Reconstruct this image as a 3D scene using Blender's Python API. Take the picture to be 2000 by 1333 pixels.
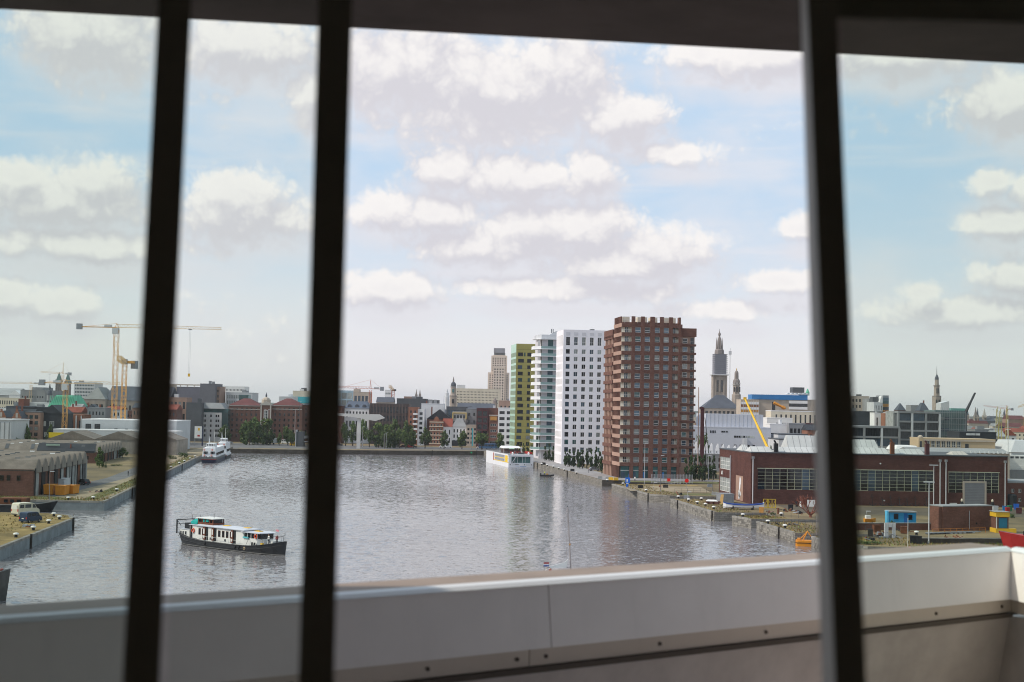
import bpy, math, random
from mathutils import Vector, Matrix
R = random.Random(11)
SC = bpy.context.scene
C = SC.collection
for o in list(bpy.data.objects):
    bpy.data.objects.remove(o)
# ------------------------------------------------------------------ camera
H = 26.5                       # metres above the water
F = 2778.0                     # focal length in photo pixels (50 mm on 36 mm, 2000 px wide)
PITCH, ROLL = math.atan(128.5/F), 0.0195
_f = Vector((0, math.cos(PITCH), math.sin(PITCH)))
_r0 = Vector((1, 0, 0)); _u0 = Vector((0, -math.sin(PITCH), math.cos(PITCH)))
_r = math.cos(ROLL)*_r0 + math.sin(ROLL)*_u0
_u = math.cos(ROLL)*_u0 - math.sin(ROLL)*_r0
CAM = Vector((0, 0, H))
cd = bpy.data.cameras.new('camera'); cam = bpy.data.objects.new('camera', cd); C.objects.link(cam)
cam.matrix_world = Matrix(((_r.x, _u.x, -_f.x, 0), (_r.y, _u.y, -_f.y, 0), (_r.z, _u.z, -_f.z, H), (0, 0, 0, 1)))
cd.lens = 50; cd.sensor_width = 36; cd.clip_start = 0.05; cd.clip_end = 30000
cd.dof.use_dof = True; cd.dof.focus_distance = 420; cd.dof.aperture_fstop = 4.0
SC.camera = cam
# ------------------------------------------------------------------ light
SUN_AZ, SUN_EL = math.radians(-103), math.radians(44)     # azimuth from +Y towards +X
sdir = Vector((math.sin(SUN_AZ)*math.cos(SUN_EL), math.cos(SUN_AZ)*math.cos(SUN_EL), math.sin(SUN_EL)))
sl = bpy.data.lights.new('sun', 'SUN'); sl.energy = 3.4; sl.angle = math.radians(0.5); sl.color = (1.0, 0.93, 0.83)
so = bpy.data.objects.new('sun', sl); C.objects.link(so)
so.location = (-200, -50, 300); so.rotation_euler = sdir.to_track_quat('Z', 'Y').to_euler()
SC.view_settings.view_transform = 'Standard'; SC.view_settings.look = 'None'
SC.view_settings.exposure = 0.0; SC.view_settings.gamma = 1.0; SC.view_settings.use_curve_mapping = False
SC.render.engine = 'CYCLES'
SC.cycles.use_denoising = True; SC.cycles.pixel_filter_type = 'BLACKMAN_HARRIS'; SC.cycles.filter_width = 1.05
SC.cycles.max_bounces = 8; SC.cycles.diffuse_bounces = 4; SC.cycles.transparent_max_bounces = 32
SC.cycles.use_fast_gi = False
SC.cycles.sample_clamp_indirect = 6.0

# ------------------------------------------------------------------ sky with clouds
CLOUDS = [  # photo px: centre x, y, half width, half height
 (185,95,190,110),(70,375,90,44),(130,412,230,66),(205,370,120,52),(-80,400,120,70),
 (470,395,120,60),(480,430,190,60),(475,105,190,80),(600,200,60,80),(170,490,280,36),
 (35,592,80,40),(150,604,86,38),(220,510,80,28),
 (760,140,230,120),(940,185,290,130),(1080,160,150,110),(1212,236,110,62),
 (870,338,90,54),(1000,352,220,58),(1140,338,72,54),(1315,308,100,34),
 (740,416,90,44),(850,418,110,46),(1020,445,140,60),(1130,448,140,64),(960,485,200,44),(1290,490,130,60),(1200,520,180,44),
 (770,568,130,44),(1100,565,280,30),(1500,128,240,54),(1360,120,70,34),(1400,608,110,26),(1560,455,72,34),(1530,555,110,28),
 (1740,140,180,54),(1950,235,150,80),(1905,380,66,36),(1980,395,70,44),(1945,455,120,34),
 (1785,578,56,24),(1870,618,220,38),(1955,560,120,46),(2150,330,150,80),(-180,560,150,60)]
w = bpy.data.worlds.new('World'); SC.world = w; w.use_nodes = True
nt = w.node_tree; nt.nodes.clear()
def N(tree, typ, **kw):
    n = tree.nodes.new(typ)
    for k, v in kw.items():
        if k == 'ins':
            for i, val in v.items():
                if hasattr(val, 'is_output'): tree.links.new(val, n.inputs[i])
                else: n.inputs[i].default_value = val
        else: setattr(n, k, v)
    return n
def math_(tree, op, a, b=0.0, c=None, clamp=False):
    n = N(tree, 'ShaderNodeMath', operation=op, use_clamp=clamp, ins={0: a, 1: b})
    if c is not None:
        if hasattr(c, 'is_output'): tree.links.new(c, n.inputs[2])
        else: n.inputs[2].default_value = c
    return n.outputs[0]
def rng(tree, v, a, b, c=0.0, d=1.0, smooth=True):
    return N(tree, 'ShaderNodeMapRange', interpolation_type='SMOOTHSTEP' if smooth else 'LINEAR', clamp=True, ins={0: v, 1: a, 2: b, 3: c, 4: d}).outputs[0]
def mixc(tree, f, a, b, blend='MIX'):
    n = N(tree, 'ShaderNodeMix', data_type='RGBA', blend_type=blend, clamp_factor=True)
    for i, val in ((0, f), (6, a), (7, b)):
        if hasattr(val, 'is_output'): tree.links.new(val, n.inputs[i])
        else: n.inputs[i].default_value = val if i == 0 else (*val[:3], 1)
    return n.outputs[2]
# a field that is high inside the clouds; coordinates in photo pixels of angle
g = bpy.data.node_groups.new('cloud_field', 'ShaderNodeTree')
g.interface.new_socket('P', in_out='INPUT', socket_type='NodeSocketVector')
g.interface.new_socket('Field', in_out='OUTPUT', socket_type='NodeSocketFloat')
g.interface.new_socket('Soft', in_out='OUTPUT', socket_type='NodeSocketFloat'); g.interface.new_socket('Puff', in_out='OUTPUT', socket_type='NodeSocketFloat')
gi = N(g, 'NodeGroupInput'); go = N(g, 'NodeGroupOutput')
acc = None
for (cx, cy, a, b) in CLOUDS:
    d = N(g, 'ShaderNodeVectorMath', operation='SUBTRACT', ins={0: gi.outputs[0], 1: (cx-1000.0, 795.0+ROLL*(cx-1000)-cy, 0)}).outputs[0]
    d = N(g, 'ShaderNodeVectorMath', operation='MULTIPLY', ins={0: d, 1: (1.0/a, 1.0/b, 0)}).outputs[0]
    l = N(g, 'ShaderNodeVectorMath', operation='LENGTH', ins={0: d}).outputs[1]
    v = math_(g, 'SUBTRACT', 1.0, l)
    acc = v if acc is None else N(g, 'ShaderNodeMath', operation='SMOOTH_MAX', ins={0: acc, 1: v, 2: 0.25}).outputs[0]
acc = math_(g, 'MAXIMUM', acc, -0.9)
def noise(tree, vec, scale, detail=6, rough=0.55, dist=0.0):
    return N(tree, 'ShaderNodeTexNoise', noise_dimensions='3D', ins={'Vector': vec, 'Scale': scale, 'Detail': detail, 'Roughness': rough, 'Distortion': dist}).outputs[0]
wp = N(g, 'ShaderNodeTexNoise', noise_dimensions='3D', ins={'Vector': gi.outputs[0], 'Scale': 1/70.0, 'Detail': 3, 'Roughness': .55})
wv_ = N(g, 'ShaderNodeVectorMath', operation='MULTIPLY_ADD', ins={0: wp.outputs[1], 1: (46, 46, 0), 2: gi.outputs[0]}).outputs[0]
vo = N(g, 'ShaderNodeTexVoronoi', voronoi_dimensions='2D', feature='SMOOTH_F1', normalize=False, ins={'Vector': wv_, 'Scale': 1/44.0, 'Detail': 2.0, 'Roughness': .55, 'Lacunarity': 2.2, 'Smoothness': .35}).outputs[0]
n1 = noise(g, gi.outputs[0], 1/130.0, 4, 0.5)
sc_ = N(g, 'ShaderNodeVectorMath', operation='MULTIPLY', ins={0: gi.outputs[0], 1: (0.45, 1.0, 1)}).outputs[0]
n3 = noise(g, sc_, 1/240.0, 4, 0.55)
f = math_(g, 'MULTIPLY_ADD', n1, 0.95, -0.42)
f = math_(g, 'ADD', f, math_(g, 'MULTIPLY_ADD', vo, -0.40, 0.26))
wide = math_(g, 'MULTIPLY_ADD', n3, 3.2, -2.0)          # the clouds beyond those of the view
acc2 = N(g, 'ShaderNodeMath', operation='SMOOTH_MAX', ins={0: acc, 1: wide, 2: 0.3}).outputs[0]
g.links.new(math_(g, 'ADD', acc2, f), go.inputs[0])
g.links.new(math_(g, 'ADD', acc2, math_(g, 'MULTIPLY_ADD', n1, 1.1, -0.5)), go.inputs[1]); g.links.new(vo, go.inputs[2])

tc = N(nt, 'ShaderNodeTexCoord')
sp = N(nt, 'ShaderNodeSeparateXYZ', ins={0: tc.outputs['Generated']})
az = math_(nt, 'ARCTAN2', sp.outputs[0], sp.outputs[1])
el = math_(nt, 'ARCSINE', sp.outputs[2])
up = N(nt, 'ShaderNodeCombineXYZ', ins={0: math_(nt, 'MULTIPLY', az, F), 1: math_(nt, 'MULTIPLY', el, F), 2: 0.0}).outputs[0]
def cf(off):
    p = N(nt, 'ShaderNodeVectorMath', operation='ADD', ins={0: up, 1: off}).outputs[0]
    n = N(nt, 'ShaderNodeGroup', node_tree=g); nt.links.new(p, n.inputs[0]); return n.outputs
q0, q1 = cf((0, 0, 0)), cf((-10, 40, 0)); f0, f1 = q0[0], q1[1]
cover = rng(nt, f0, -0.14, 0.46)
edge = math_(nt, 'ADD', math_(nt, 'SUBTRACT', q0[1], f1), math_(nt, 'MULTIPLY_ADD', q0[2], -0.55, 0.24))                     # > 0 where the light from above reaches the cloud
lit = rng(nt, edge, -0.46, 0.40)
thick = rng(nt, f0, 0.35, 1.25)
lit = math_(nt, 'SUBTRACT', lit, math_(nt, 'MULTIPLY', thick, 0.20), clamp=True)
sky = N(nt, 'ShaderNodeTexSky', sky_type='NISHITA', sun_disc=False, sun_elevation=SUN_EL, sun_rotation=SUN_AZ, altitude=20, air_density=1.0, dust_density=1.6, ozone_density=1.2)
STR = 0.1
hi = rng(nt, el, 0.01, 0.17)
veilc = mixc(nt, hi, (0.94/STR, 0.915/STR, 0.92/STR), (0.55/STR, 0.73/STR, 0.93/STR))
clear = mixc(nt, 0.92, sky.outputs[0], veilc)
# thin streaks of high cloud
st = N(nt, 'ShaderNodeVectorMath', operation='MULTIPLY', ins={0: up, 1: (0.12, 1.0, 1)}).outputs[0]
ci = rng(nt, noise(nt, st, 1/55.0, 6, 0.6), 0.45, 0.8, 0.0, 0.65)
clear = mixc(nt, ci, clear, (0.82/STR, 0.825/STR, 0.88/STR))
soft = rng(nt, noise(nt, N(nt, 'ShaderNodeVectorMath', operation='MULTIPLY', ins={0: up, 1: (0.5, 1.0, 1)}).outputs[0], 1/150.0, 4, 0.5), 0.40, 0.70, 0.0, 0.55)
clear = mixc(nt, soft, clear, (0.84/STR, 0.825/STR, 0.865/STR))
clear = mixc(nt, rng(nt, f1, -0.15, 0.75, 0.0, 0.75), clear, (0.80/STR, 0.785/STR, 0.83/STR))
cl = mixc(nt, lit, (0.70/STR, 0.685/STR, 0.735/STR), (0.965/STR, 0.935/STR, 0.92/STR))
far = rng(nt, el, 0.0, 0.08, 0.45, 0.0)                  # low clouds fade into the bright air above the horizon
cl = mixc(nt, far, cl, (0.93/STR, 0.905/STR, 0.92/STR))
col = mixc(nt, math_(nt, 'MULTIPLY', cover, rng(nt, el, -0.02, 0.06, 0.15, 1.0)), clear, cl)
bg = N(nt, 'ShaderNodeBackground', ins={0: col, 1: STR})
wo = N(nt, 'ShaderNodeOutputWorld', ins={0: bg.outputs[0]})
w.cycles.sampling_method = 'MANUAL'; w.cycles.sample_map_resolution = 512

# ------------------------------------------------------------------ helpers: where a photo pixel lies in the place
def ray(px, py):
    return _f + ((px-1000.0)/F)*_r + ((666.5-py)/F)*_u
def G(px, py, z=2.2):                      # on the level plane z
    d = ray(px, py); t = (z-H)/d.z; return CAM + d*t
def P(px, py, Y):                          # at the distance Y in front of the window
    d = ray(px, py); return CAM + d*(Y/d.y)
QZ = 2.2

# ------------------------------------------------------------------ materials
MATS = {}
def lin(c):
    return tuple(((x/255.0)/12.92 if x/255.0 <= .04045 else ((x/255.0+.055)/1.055)**2.4) for x in c)
def mat(name, col, rough=.8, var=.18, sc=.35, metal=0.0, spec=.3, bump=0.0, streak=0.0, c2=None, emit=None, rnd=0.0):
    if name in MATS: return MATS[name]
    m = bpy.data.materials.new(name); m.use_nodes = True; t = m.node_tree; b = t.nodes['Principled BSDF']
    b.inputs['Roughness'].default_value = rough; b.inputs['Metallic'].default_value = metal; b.inputs['Specular IOR Level'].default_value = spec
    tcn = N(t, 'ShaderNodeTexCoord'); v = tcn.outputs['Object']
    n = noise(t, v, sc, 6, .62)
    lo = tuple(x*(1-var) for x in col); hi_ = tuple(min(1, x*(1+var)) for x in (c2 or col))
    cc = mixc(t, rng(t, n, .3, .7, smooth=False), lo, hi_)
    if streak:
        s = N(t, 'ShaderNodeVectorMath', operation='MULTIPLY', ins={0: v, 1: (1, 1, .08)}).outputs[0]
        cc = mixc(t, rng(t, noise(t, s, sc*4, 5, .6), .5, .8, 0, streak), cc, tuple(x*.45 for x in col))
    if rnd:
        oi = N(t, 'ShaderNodeObjectInfo')
        cc = mixc(t, 1.0, cc, N(t, 'ShaderNodeCombineColor', ins={i: rng(t, oi.outputs['Random'], 0, 1, 1-rnd, 1+rnd*.6, False) for i in range(3)}).outputs[0], 'MULTIPLY')
    t.links.new(cc, b.inputs['Base Color'])
    if bump:
        bn = N(t, 'ShaderNodeBump', ins={'Strength': bump, 'Distance': .05, 'Height': noise(t, v, sc*12, 5, .6)})
        t.links.new(bn.outputs[0], b.inputs['Normal'])
    MATS[name] = m; return m
def glassm(name, col, rough=.06, spec=.6):
    return mat(name, col, rough, .35, .25, 0, spec, rnd=.45)
def brickm(name, c1, c2, mortar, scale=1.0, w_=.45, h_=.16, ms=.012, var=.35):
    if name in MATS: return MATS[name]
    m = bpy.data.materials.new(name); m.use_nodes = True; t = m.node_tree; b = t.nodes['Principled BSDF']
    b.inputs['Roughness'].default_value = .9; b.inputs['Specular IOR Level'].default_value = .15
    tcn = N(t, 'ShaderNodeTexCoord'); s = N(t, 'ShaderNodeSeparateXYZ', ins={0: tcn.outputs['Object']})
    v = N(t, 'ShaderNodeCombineXYZ', ins={0: math_(t, 'ADD', s.outputs[0], s.outputs[1]), 1: s.outputs[2], 2: 0.0}).outputs[0]
    br = N(t, 'ShaderNodeTexBrick', ins={'Vector': v, 'Color1': (*c1, 1), 'Color2': (*c2, 1), 'Mortar': (*mortar, 1), 'Scale': scale, 'Mortar Size': ms, 'Brick Width': w_, 'Row Height': h_})
    n = noise(t, tcn.outputs['Object'], .3, 6, .65)
    cc = mixc(t, rng(t, n, .35, .75, 0, var), br.outputs[0], tuple(x*.4 for x in c1))
    n2_ = noise(t, tcn.outputs['Object'], 2.1, 4, .6)
    cc = mixc(t, rng(t, n2_, .5, .75, 0, var*.6), cc, tuple(min(1, x*1.5) for x in c2))
    t.links.new(cc, b.inputs['Base Color'])
    bn = N(t, 'ShaderNodeBump', ins={'Strength': .5, 'Distance': .04, 'Height': br.outputs[1]}); bn.invert = True
    t.links.new(bn.outputs[0], b.inputs['Normal'])
    MATS[name] = m; return m

# ------------------------------------------------------------------ mesh builder
class MB:
    def __init__(s): s.v = []; s.f = []; s.m = []; s.k = 0
    def mt(s, k): s.k = k; return s
    def poly(s, pts):
        b = len(s.v); s.v += [tuple(p) for p in pts]; s.f.append(tuple(range(b, b+len(pts)))); s.m.append(s.k); return s
    def faces(s, pts, fs):
        b = len(s.v); s.v += [tuple(p) for p in pts]
        for f_ in fs: s.f.append(tuple(b+i for i in f_)); s.m.append(s.k)
        return s
    def box(s, x0, x1, y0, y1, z0, z1):
        return s.faces([(x0,y0,z0),(x1,y0,z0),(x1,y1,z0),(x0,y1,z0),(x0,y0,z1),(x1,y0,z1),(x1,y1,z1),(x0,y1,z1)],
                       [(3,2,1,0),(4,5,6,7),(0,1,5,4),(1,2,6,5),(2,3,7,6),(3,0,4,7)])
    def loft(s, rings, cap=True):
        n = len(rings[0]); b = len(s.v)
        for r in rings: s.v += [tuple(p) for p in r]
        for i in range(len(rings)-1):
            for j in range(n):
                k = (j+1) % n
                s.f.append((b+i*n+j, b+i*n+k, b+(i+1)*n+k, b+(i+1)*n+j)); s.m.append(s.k)
        if cap:
            s.f.append(tuple(b+n-1-j for j in range(n))); s.m.append(s.k)
            s.f.append(tuple(b+(len(rings)-1)*n+j for j in range(n))); s.m.append(s.k)
        return s
    def prism(s, poly, z0, z1):            # polygon in x,y counter-clockwise
        return s.loft([[(x, y, z0) for x, y in poly], [(x, y, z1) for x, y in poly]])
    def prof(s, poly, y0, y1):             # polygon in x,z drawn along y
        return s.loft([[(x, y1, z) for x, z in poly], [(x, y0, z) for x, z in poly]])
    def profx(s, poly, x0, x1):            # polygon in y,z drawn along x
        return s.loft([[(x0, y, z) for y, z in poly], [(x1, y, z) for y, z in poly]])
    def tube(s, p, q, r0, r1=None, n=6):
        r1 = r0 if r1 is None else r1
        p = Vector(p); q = Vector(q); d = (q-p)
        if d.length < 1e-6: return s
        d.normalize(); a = d.orthogonal().normalized(); b = d.cross(a)
        ring = lambda c, r: [c+(a*math.cos(2*math.pi*(i+.5)/n)+b*math.sin(2*math.pi*(i+.5)/n))*r for i in range(n)]
        return s.loft([ring(p, r0), ring(q, r1)])
    def path(s, pts, r, n=5):
        for a, b in zip(pts, pts[1:]): s.tube(a, b, r, r, n)
        return s
    def lathe(s, prof, n=10, cx=0, cy=0, sx=1, sy=1):
        return s.loft([[(cx+r*sx*math.cos(2*math.pi*(i+.5)/n), cy+r*sy*math.sin(2*math.pi*(i+.5)/n), z) for i in range(n)] for r, z in prof])
    def ball(s, c, r, n=8, m=5, sz=1):
        c = Vector(c); return s.lathe([(max(.001, r*math.sin(math.pi*j/m)), c.z-r*sz*math.cos(math.pi*j/m)) for j in range(m+1)], n, c.x, c.y)
    def torus(s, c, r, t, axis='y', n=14, m=6):
        rings = []
        for i in range(n+1):
            a = 2*math.pi*i/n; ring = []
            for j in range(m):
                b = 2*math.pi*j/m; rr = r+t*math.cos(b); h = t*math.sin(b)
                q = (rr*math.cos(a), h, rr*math.sin(a)) if axis == 'y' else (h, rr*math.cos(a), rr*math.sin(a)) if axis == 'x' else (rr*math.cos(a), rr*math.sin(a), h)
                ring.append((c[0]+q[0], c[1]+q[1], c[2]+q[2]))
            rings.append(ring)
        return s.loft(rings, False)
    def xf(s, mtx):
        s.v = [tuple(mtx @ Vector(p)) for p in s.v]; return s
    def mesh(s, name, mats, smooth=False):
        me = bpy.data.meshes.new(name); me.from_pydata(s.v, [], s.f)
        for mm in (mats if isinstance(mats, (list, tuple)) else [mats]): me.materials.append(mm)
        if any(s.m): me.polygons.foreach_set('material_index', s.m)
        if smooth: me.polygons.foreach_set('use_smooth', [True]*len(s.f))
        me.update(); return me
    def obj(s, name, mats, parent=None, loc=(0, 0, 0), rz=0, smooth=False):
        return inst(name, s.mesh(name, mats, smooth), parent, loc, rz)
def inst(name, me, parent=None, loc=(0, 0, 0), rz=0, sc=None):
    o = bpy.data.objects.new(name, me); C.objects.link(o); o.location = loc
    if rz: o.rotation_euler = (0, 0, rz)
    if sc: o.scale = sc if isinstance(sc, tuple) else (sc, sc, sc)
    if parent: o.parent = parent
    return o
def tag(o, label, cat, group=None):
    o['label'] = label; o['category'] = cat
    if group: o['group'] = group
    return o
def thing(name, label, cat, loc=(0, 0, 0), rz=0, group=None):
    o = bpy.data.objects.new(name, None); C.objects.link(o); o.empty_display_size = .5
    o.location = loc; o.rotation_euler = (0, 0, rz); return tag(o, label, cat, group)
def struct(o, kind='structure'):
    o['kind'] = kind; return o
def dup(root, loc, rz=0, label=None, group=None, sc=None):
    r = root.copy(); C.objects.link(r); r.location = loc; r.rotation_euler = (0, 0, rz)
    if sc: r.scale = sc if isinstance(sc, tuple) else (sc, sc, sc)
    if label: r['label'] = label
    if group: r['group'] = group
    for ch in list(root.children):
        c = ch.copy(); C.objects.link(c); c.parent = r
        for q in list(ch.children):
            d = q.copy(); C.objects.link(d); d.parent = c
    return r
def dir2(a, b):                            # heading of the local x axis from a to b
    return math.atan2(b[1]-a[1], b[0]-a[0])
# ================================================================== SETTING
m_conc = mat('concrete', (.33,.33,.32), .9, .3, .5, streak=.5)
m_quayc = mat('quay_concrete', (.22,.24,.25), .9, .35, .25, streak=.8)
m_stone = brickm('quay_masonry', (.20,.18,.155), (.30,.275,.24), (.09,.085,.075), 1, 1.25, .48, .03, .6)
m_stonedark = brickm('old_dark_masonry', (.085,.07,.055), (.13,.105,.085), (.05,.045,.04), 1, 1.6, .5, .03, .6)
m_cope = mat('coping_stone', (.27,.25,.22), .9, .35, .4, rnd=.25)
m_block = mat('weathered_block', (.25,.23,.20), .95, .45, .9, rnd=.45, bump=.4)
m_timber = mat('dark_wet_timber', (.035,.03,.025), .8, .4, 1.0)
m_ground = mat('dry_ground', (.115,.092,.055), .95, .35, .05, c2=(.19,.14,.07))
m_asph = mat('asphalt', (.13,.125,.125), .95, .25, .12)
m_prom = mat('grey_paving', (.28,.265,.26), .9, .2, .15)
m_sand = mat('sandy_gravel', (.27,.215,.14), .95, .25, .1)
m_grass = mat('green_grass', (.075,.085,.025), .95, .45, .25, c2=(.12,.115,.04))
m_dgrass = mat('dry_grass', (.17,.12,.04), .95, .4, .2, c2=(.25,.175,.065))
# water
mw_ = bpy.data.materials.new('water'); mw_.use_nodes = True; t = mw_.node_tree; b = t.nodes['Principled BSDF']
b.inputs['Base Color'].default_value = (.19,.178,.182,1); b.inputs['Roughness'].default_value = .06; b.inputs['IOR'].default_value = 1.40
b.inputs['Specular IOR Level'].default_value = .5
v = N(t, 'ShaderNodeTexCoord').outputs['Object']
v2 = N(t, 'ShaderNodeVectorMath', operation='MULTIPLY', ins={0: v, 1: (.55, 1.0, 1)}).outputs[0]
def ripple(scale, k, detail=3):              # slopes of wind ripples as a vector
    n_ = N(t, 'ShaderNodeTexNoise', noise_dimensions='3D', ins={'Vector': v2, 'Scale': scale, 'Detail': detail, 'Roughness': .55, 'Distortion': .5})
    d_ = N(t, 'ShaderNodeVectorMath', operation='SUBTRACT', ins={0: n_.outputs[1], 1: (.5,.5,.5)}).outputs[0]
    return N(t, 'ShaderNodeVectorMath', operation='MULTIPLY', ins={0: d_, 1: (k*.6,k,0)}).outputs[0]
calm = rng(t, noise(t, N(t, 'ShaderNodeVectorMath', operation='MULTIPLY', ins={0: v, 1: (.5,1,1)}).outputs[0], .022, 5, .6), .36, .64, .62, 1.0)
sl_ = N(t, 'ShaderNodeVectorMath', operation='ADD', ins={0: ripple(1.2, .50), 1: ripple(3.1, .66)}).outputs[0]
sl_ = N(t, 'ShaderNodeVectorMath', operation='SCALE', ins={0: sl_, 'Scale': calm}).outputs[0]
nn = N(t, 'ShaderNodeVectorMath', operation='NORMALIZE', ins={0: N(t, 'ShaderNodeVectorMath', operation='ADD', ins={0: sl_, 1: (0,0,1)}).outputs[0]}).outputs[0]
t.links.new(nn, b.inputs['Normal'])
struct(MB().poly([(-9000,-9000,-.45),(9000,-9000,-.45),(9000,1500,-.45),(-9000,1500,-.45)]).obj('water', mw_))
import numpy as np
rg = np.random.default_rng(4)
ys = [150.0]
while ys[-1] < 790: ys.append(ys[-1]+.34+.00065*(ys[-1]-150))
ys = np.array(ys); xs = np.arange(-185, 112, .55); XX, YY = np.meshgrid(xs, ys); ZZ = np.zeros_like(XX)
XX = XX+rg.uniform(-.12, .12, XX.shape)
amp_ = .55+.45*np.sin(XX*.021+1.3*np.sin(YY*.013))*np.sin(YY*.017+.7*np.sin(XX*.03)+1)
for i in range(56):
    lam = 1.0*(3.4/1.0)**rg.random(); th = math.radians(rg.normal(62, 26)); kx, ky = math.cos(th)*2*math.pi/lam, math.sin(th)*2*math.pi/lam
    if rg.random() < .5: kx = -kx*.6
    ph = kx*XX+ky*YY+rg.uniform(0, 6.28)+1.4*np.sin(XX*.11*rg.normal(1,.3)+YY*.07*rg.normal(1,.4)+i)
    ZZ += .0042*lam**.95*np.sin(ph)
ZZ *= amp_*np.clip((YY-150)/20, 0, 1)
ny_, nx_ = XX.shape; co = np.stack([XX, YY, ZZ], -1).reshape(-1, 3).astype(np.float32)
i0 = (np.arange(ny_-1)[:, None]*nx_+np.arange(nx_-1)[None, :]).reshape(-1); fc = np.stack([i0, i0+1, i0+nx_+1, i0+nx_], -1).astype(np.int32)
wm_ = bpy.data.meshes.new('dock_water'); wm_.vertices.add(len(co)); wm_.vertices.foreach_set('co', co.ravel()); wm_.loops.add(fc.size); wm_.loops.foreach_set('vertex_index', fc.ravel())
wm_.polygons.add(len(fc)); wm_.polygons.foreach_set('loop_start', np.arange(0, fc.size, 4, dtype=np.int32)); wm_.polygons.foreach_set('use_smooth', np.ones(len(fc), dtype=bool)); wm_.materials.append(mw_); wm_.update()
struct(inst('water', wm_))

EDGE = [(-400,338),(-95.9,338.6),(-136.6,628.4),(-148,731),(-104.9,738.4),(-53.3,757),(-14.2,775),(11.2,627),(31.6,486),
 (72,489),(72,474),(33.2,462),(40.3,409.4),(45.6,405.2),(62,406),(62,391),(44.2,391.2),(49.3,342.5),(62,344),(62,332),
 (51.9,331.8),(55,323.6),(74,326),(74,317),(54.9,316.3),(57.8,288),(78,288.5),(78,281),(59.6,281),(59.6,268),(66,262.4),(95,262),(400,262),(6000,262)]
gp = MB(); pts = EDGE+[(6000,14000),(-6000,14000),(-6000,338)]
gp.poly([(x, y, QZ) for x, y in reversed(pts)])
o = gp.obj('ground', m_ground); struct(o)
import bmesh
bm = bmesh.new(); bm.from_mesh(o.data); bmesh.ops.triangulate(bm, faces=bm.faces[:]); bm.normal_update()
for fc in bm.faces:
    if fc.normal.z < 0: fc.normal_flip()
bm.to_mesh(o.data); bm.free()
cope_me = MB().box(.01,1.49,-.06,.6,-.38,.06).mesh('coping_stone', m_cope)
block_me = MB().box(.02,1.27,-.07,.1,.02,.47).mesh('stone_block', m_block)
fend_me = MB().box(-.22,.22,-.35,.0,-2.6,.25).mesh('timber_fender', m_timber)
def quay(i, m, cope=False, blocks=False, fenders=(), z=QZ):
    a, b = EDGE[i], EDGE[i+1]; L = math.hypot(b[0]-a[0], b[1]-a[1])
    w_ = MB().poly([(0,0,-3),(L,0,-3),(L,0,0),(0,0,0)]).obj('quay_wall', m, None, (a[0], a[1], z), dir2(a, b)); struct(w_)
    if cope:
        n = max(1, int(L/1.5))
        for k in range(n): inst('coping_stone', cope_me, w_, (k*1.5, 0, R.uniform(-.02,.02)), 0, (min(1, L/1.5) if n == 1 else 1, 1, 1))
    if blocks:
        for r_ in range(4):
            x = R.uniform(-.6, 0)
            while x < L-.4:
                s = R.uniform(.75, 1.2)
                if x > -.05 and x+1.29*s < L and R.random() > .04:
                    inst('stone_block', block_me, w_, (x, R.uniform(-.03,.05), -2.36+r_*.495), 0, (s, 1, R.uniform(.93,1)))
                x += 1.29*s
    for fx in fenders: inst('timber_fender', fend_me, w_, (fx*L, 0, 0))
    return w_
for i in range(len(EDGE)-2):
    if i in (0, 1): quay(i, m_quayc, True, False, (.18,.42,.7) if i else (.5,))
    elif i in (2,): quay(i, m_quayc)
    elif i in (3, 4, 5): quay(i, m_stonedark, False, False, (.3,.9) if i == 5 else ())
    elif i in (6, 7): quay(i, m_stone, False, False, (.55,.05) if i == 7 else ())
    elif i in (16, 20, 24, 28, 29): quay(i, m_stone, True, True, {16:(.2,.97), 24:(.62,)}.get(i, ()))
    elif i in (11, 12): quay(i, m_stone, True, False, (.98,) if i == 11 else ())
    else: quay(i, m_stonedark if i in (8, 9, 10) else m_stone)
# the pier in front of the barges
PIER = [(-240,228),(-82,231),(-88,289),(-91,297),(-97,301),(-240,303)]
pm = MB(); pm.poly([(x, y, QZ) for x, y in PIER]); struct(pm.obj('pier_ground', m_dgrass))
E0 = EDGE; EDGE = PIER+[PIER[0]]
EDGE[1:4] = [(-82,231),(-88,289),(-91,297)]
for i in range(4): quay(i, m_quayc, True, False, (.36,.99) if i == 1 else ())
EDGE = E0
def sheet(name, pts, m, dz=.004, px=True, kind='structure'):
    q = [tuple(G(*p)) for p in pts] if px else [(x, y, QZ) for x, y in pts]
    b_ = MB().poly([(x, y, QZ+dz) for x, y, _ in q]); o_ = b_.obj(name, m); struct(o_, kind)
    if o_.data.polygons[0].normal.z < 0: o_.data.flip_normals()
    return o_
sheet('promenade', [(-13.2,773),(11.8,627),(32.2,487),(72,490),(90,497),(52,505),(35,540),(24,640),(0,773)], m_prom, px=False)
sheet('street', [(-400,775),(-146,735),(-105,742),(-53,761),(-14,778),(10,777),(10,830),(-400,830)], m_asph, px=False)
sheet('gravel_road', [(-98,342),(-118,350),(-122,430),(-150,640),(-160,735),(-149,735),(-138.5,628),(-104,400)], m_sand, .004, False)
sheet('track', [(-112,352),(-119,362),(-124,440),(-137,530),(-131,532),(-118,440)], m_asph, .008, False)
sheet('grass_verge', [(-99.5,345),(-102.5,342),(-139.5,620),(-137.5,622),(-108,420)], m_grass, .012, False)
sheet('grass_verge', [(-400,341),(-100,342),(-112,352),(-400,356)], m_grass, .010, False)
sheet('grass_verge', [(-142,742),(-106,747),(-54,766),(-18,783),(-20,790),(-56,773),(-108,754),(-142,749)], m_dgrass, .008, False)
sheet('grass_verge', [(38,476),(71,477),(71,487),(38,484)], m_grass, .004, False)
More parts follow.
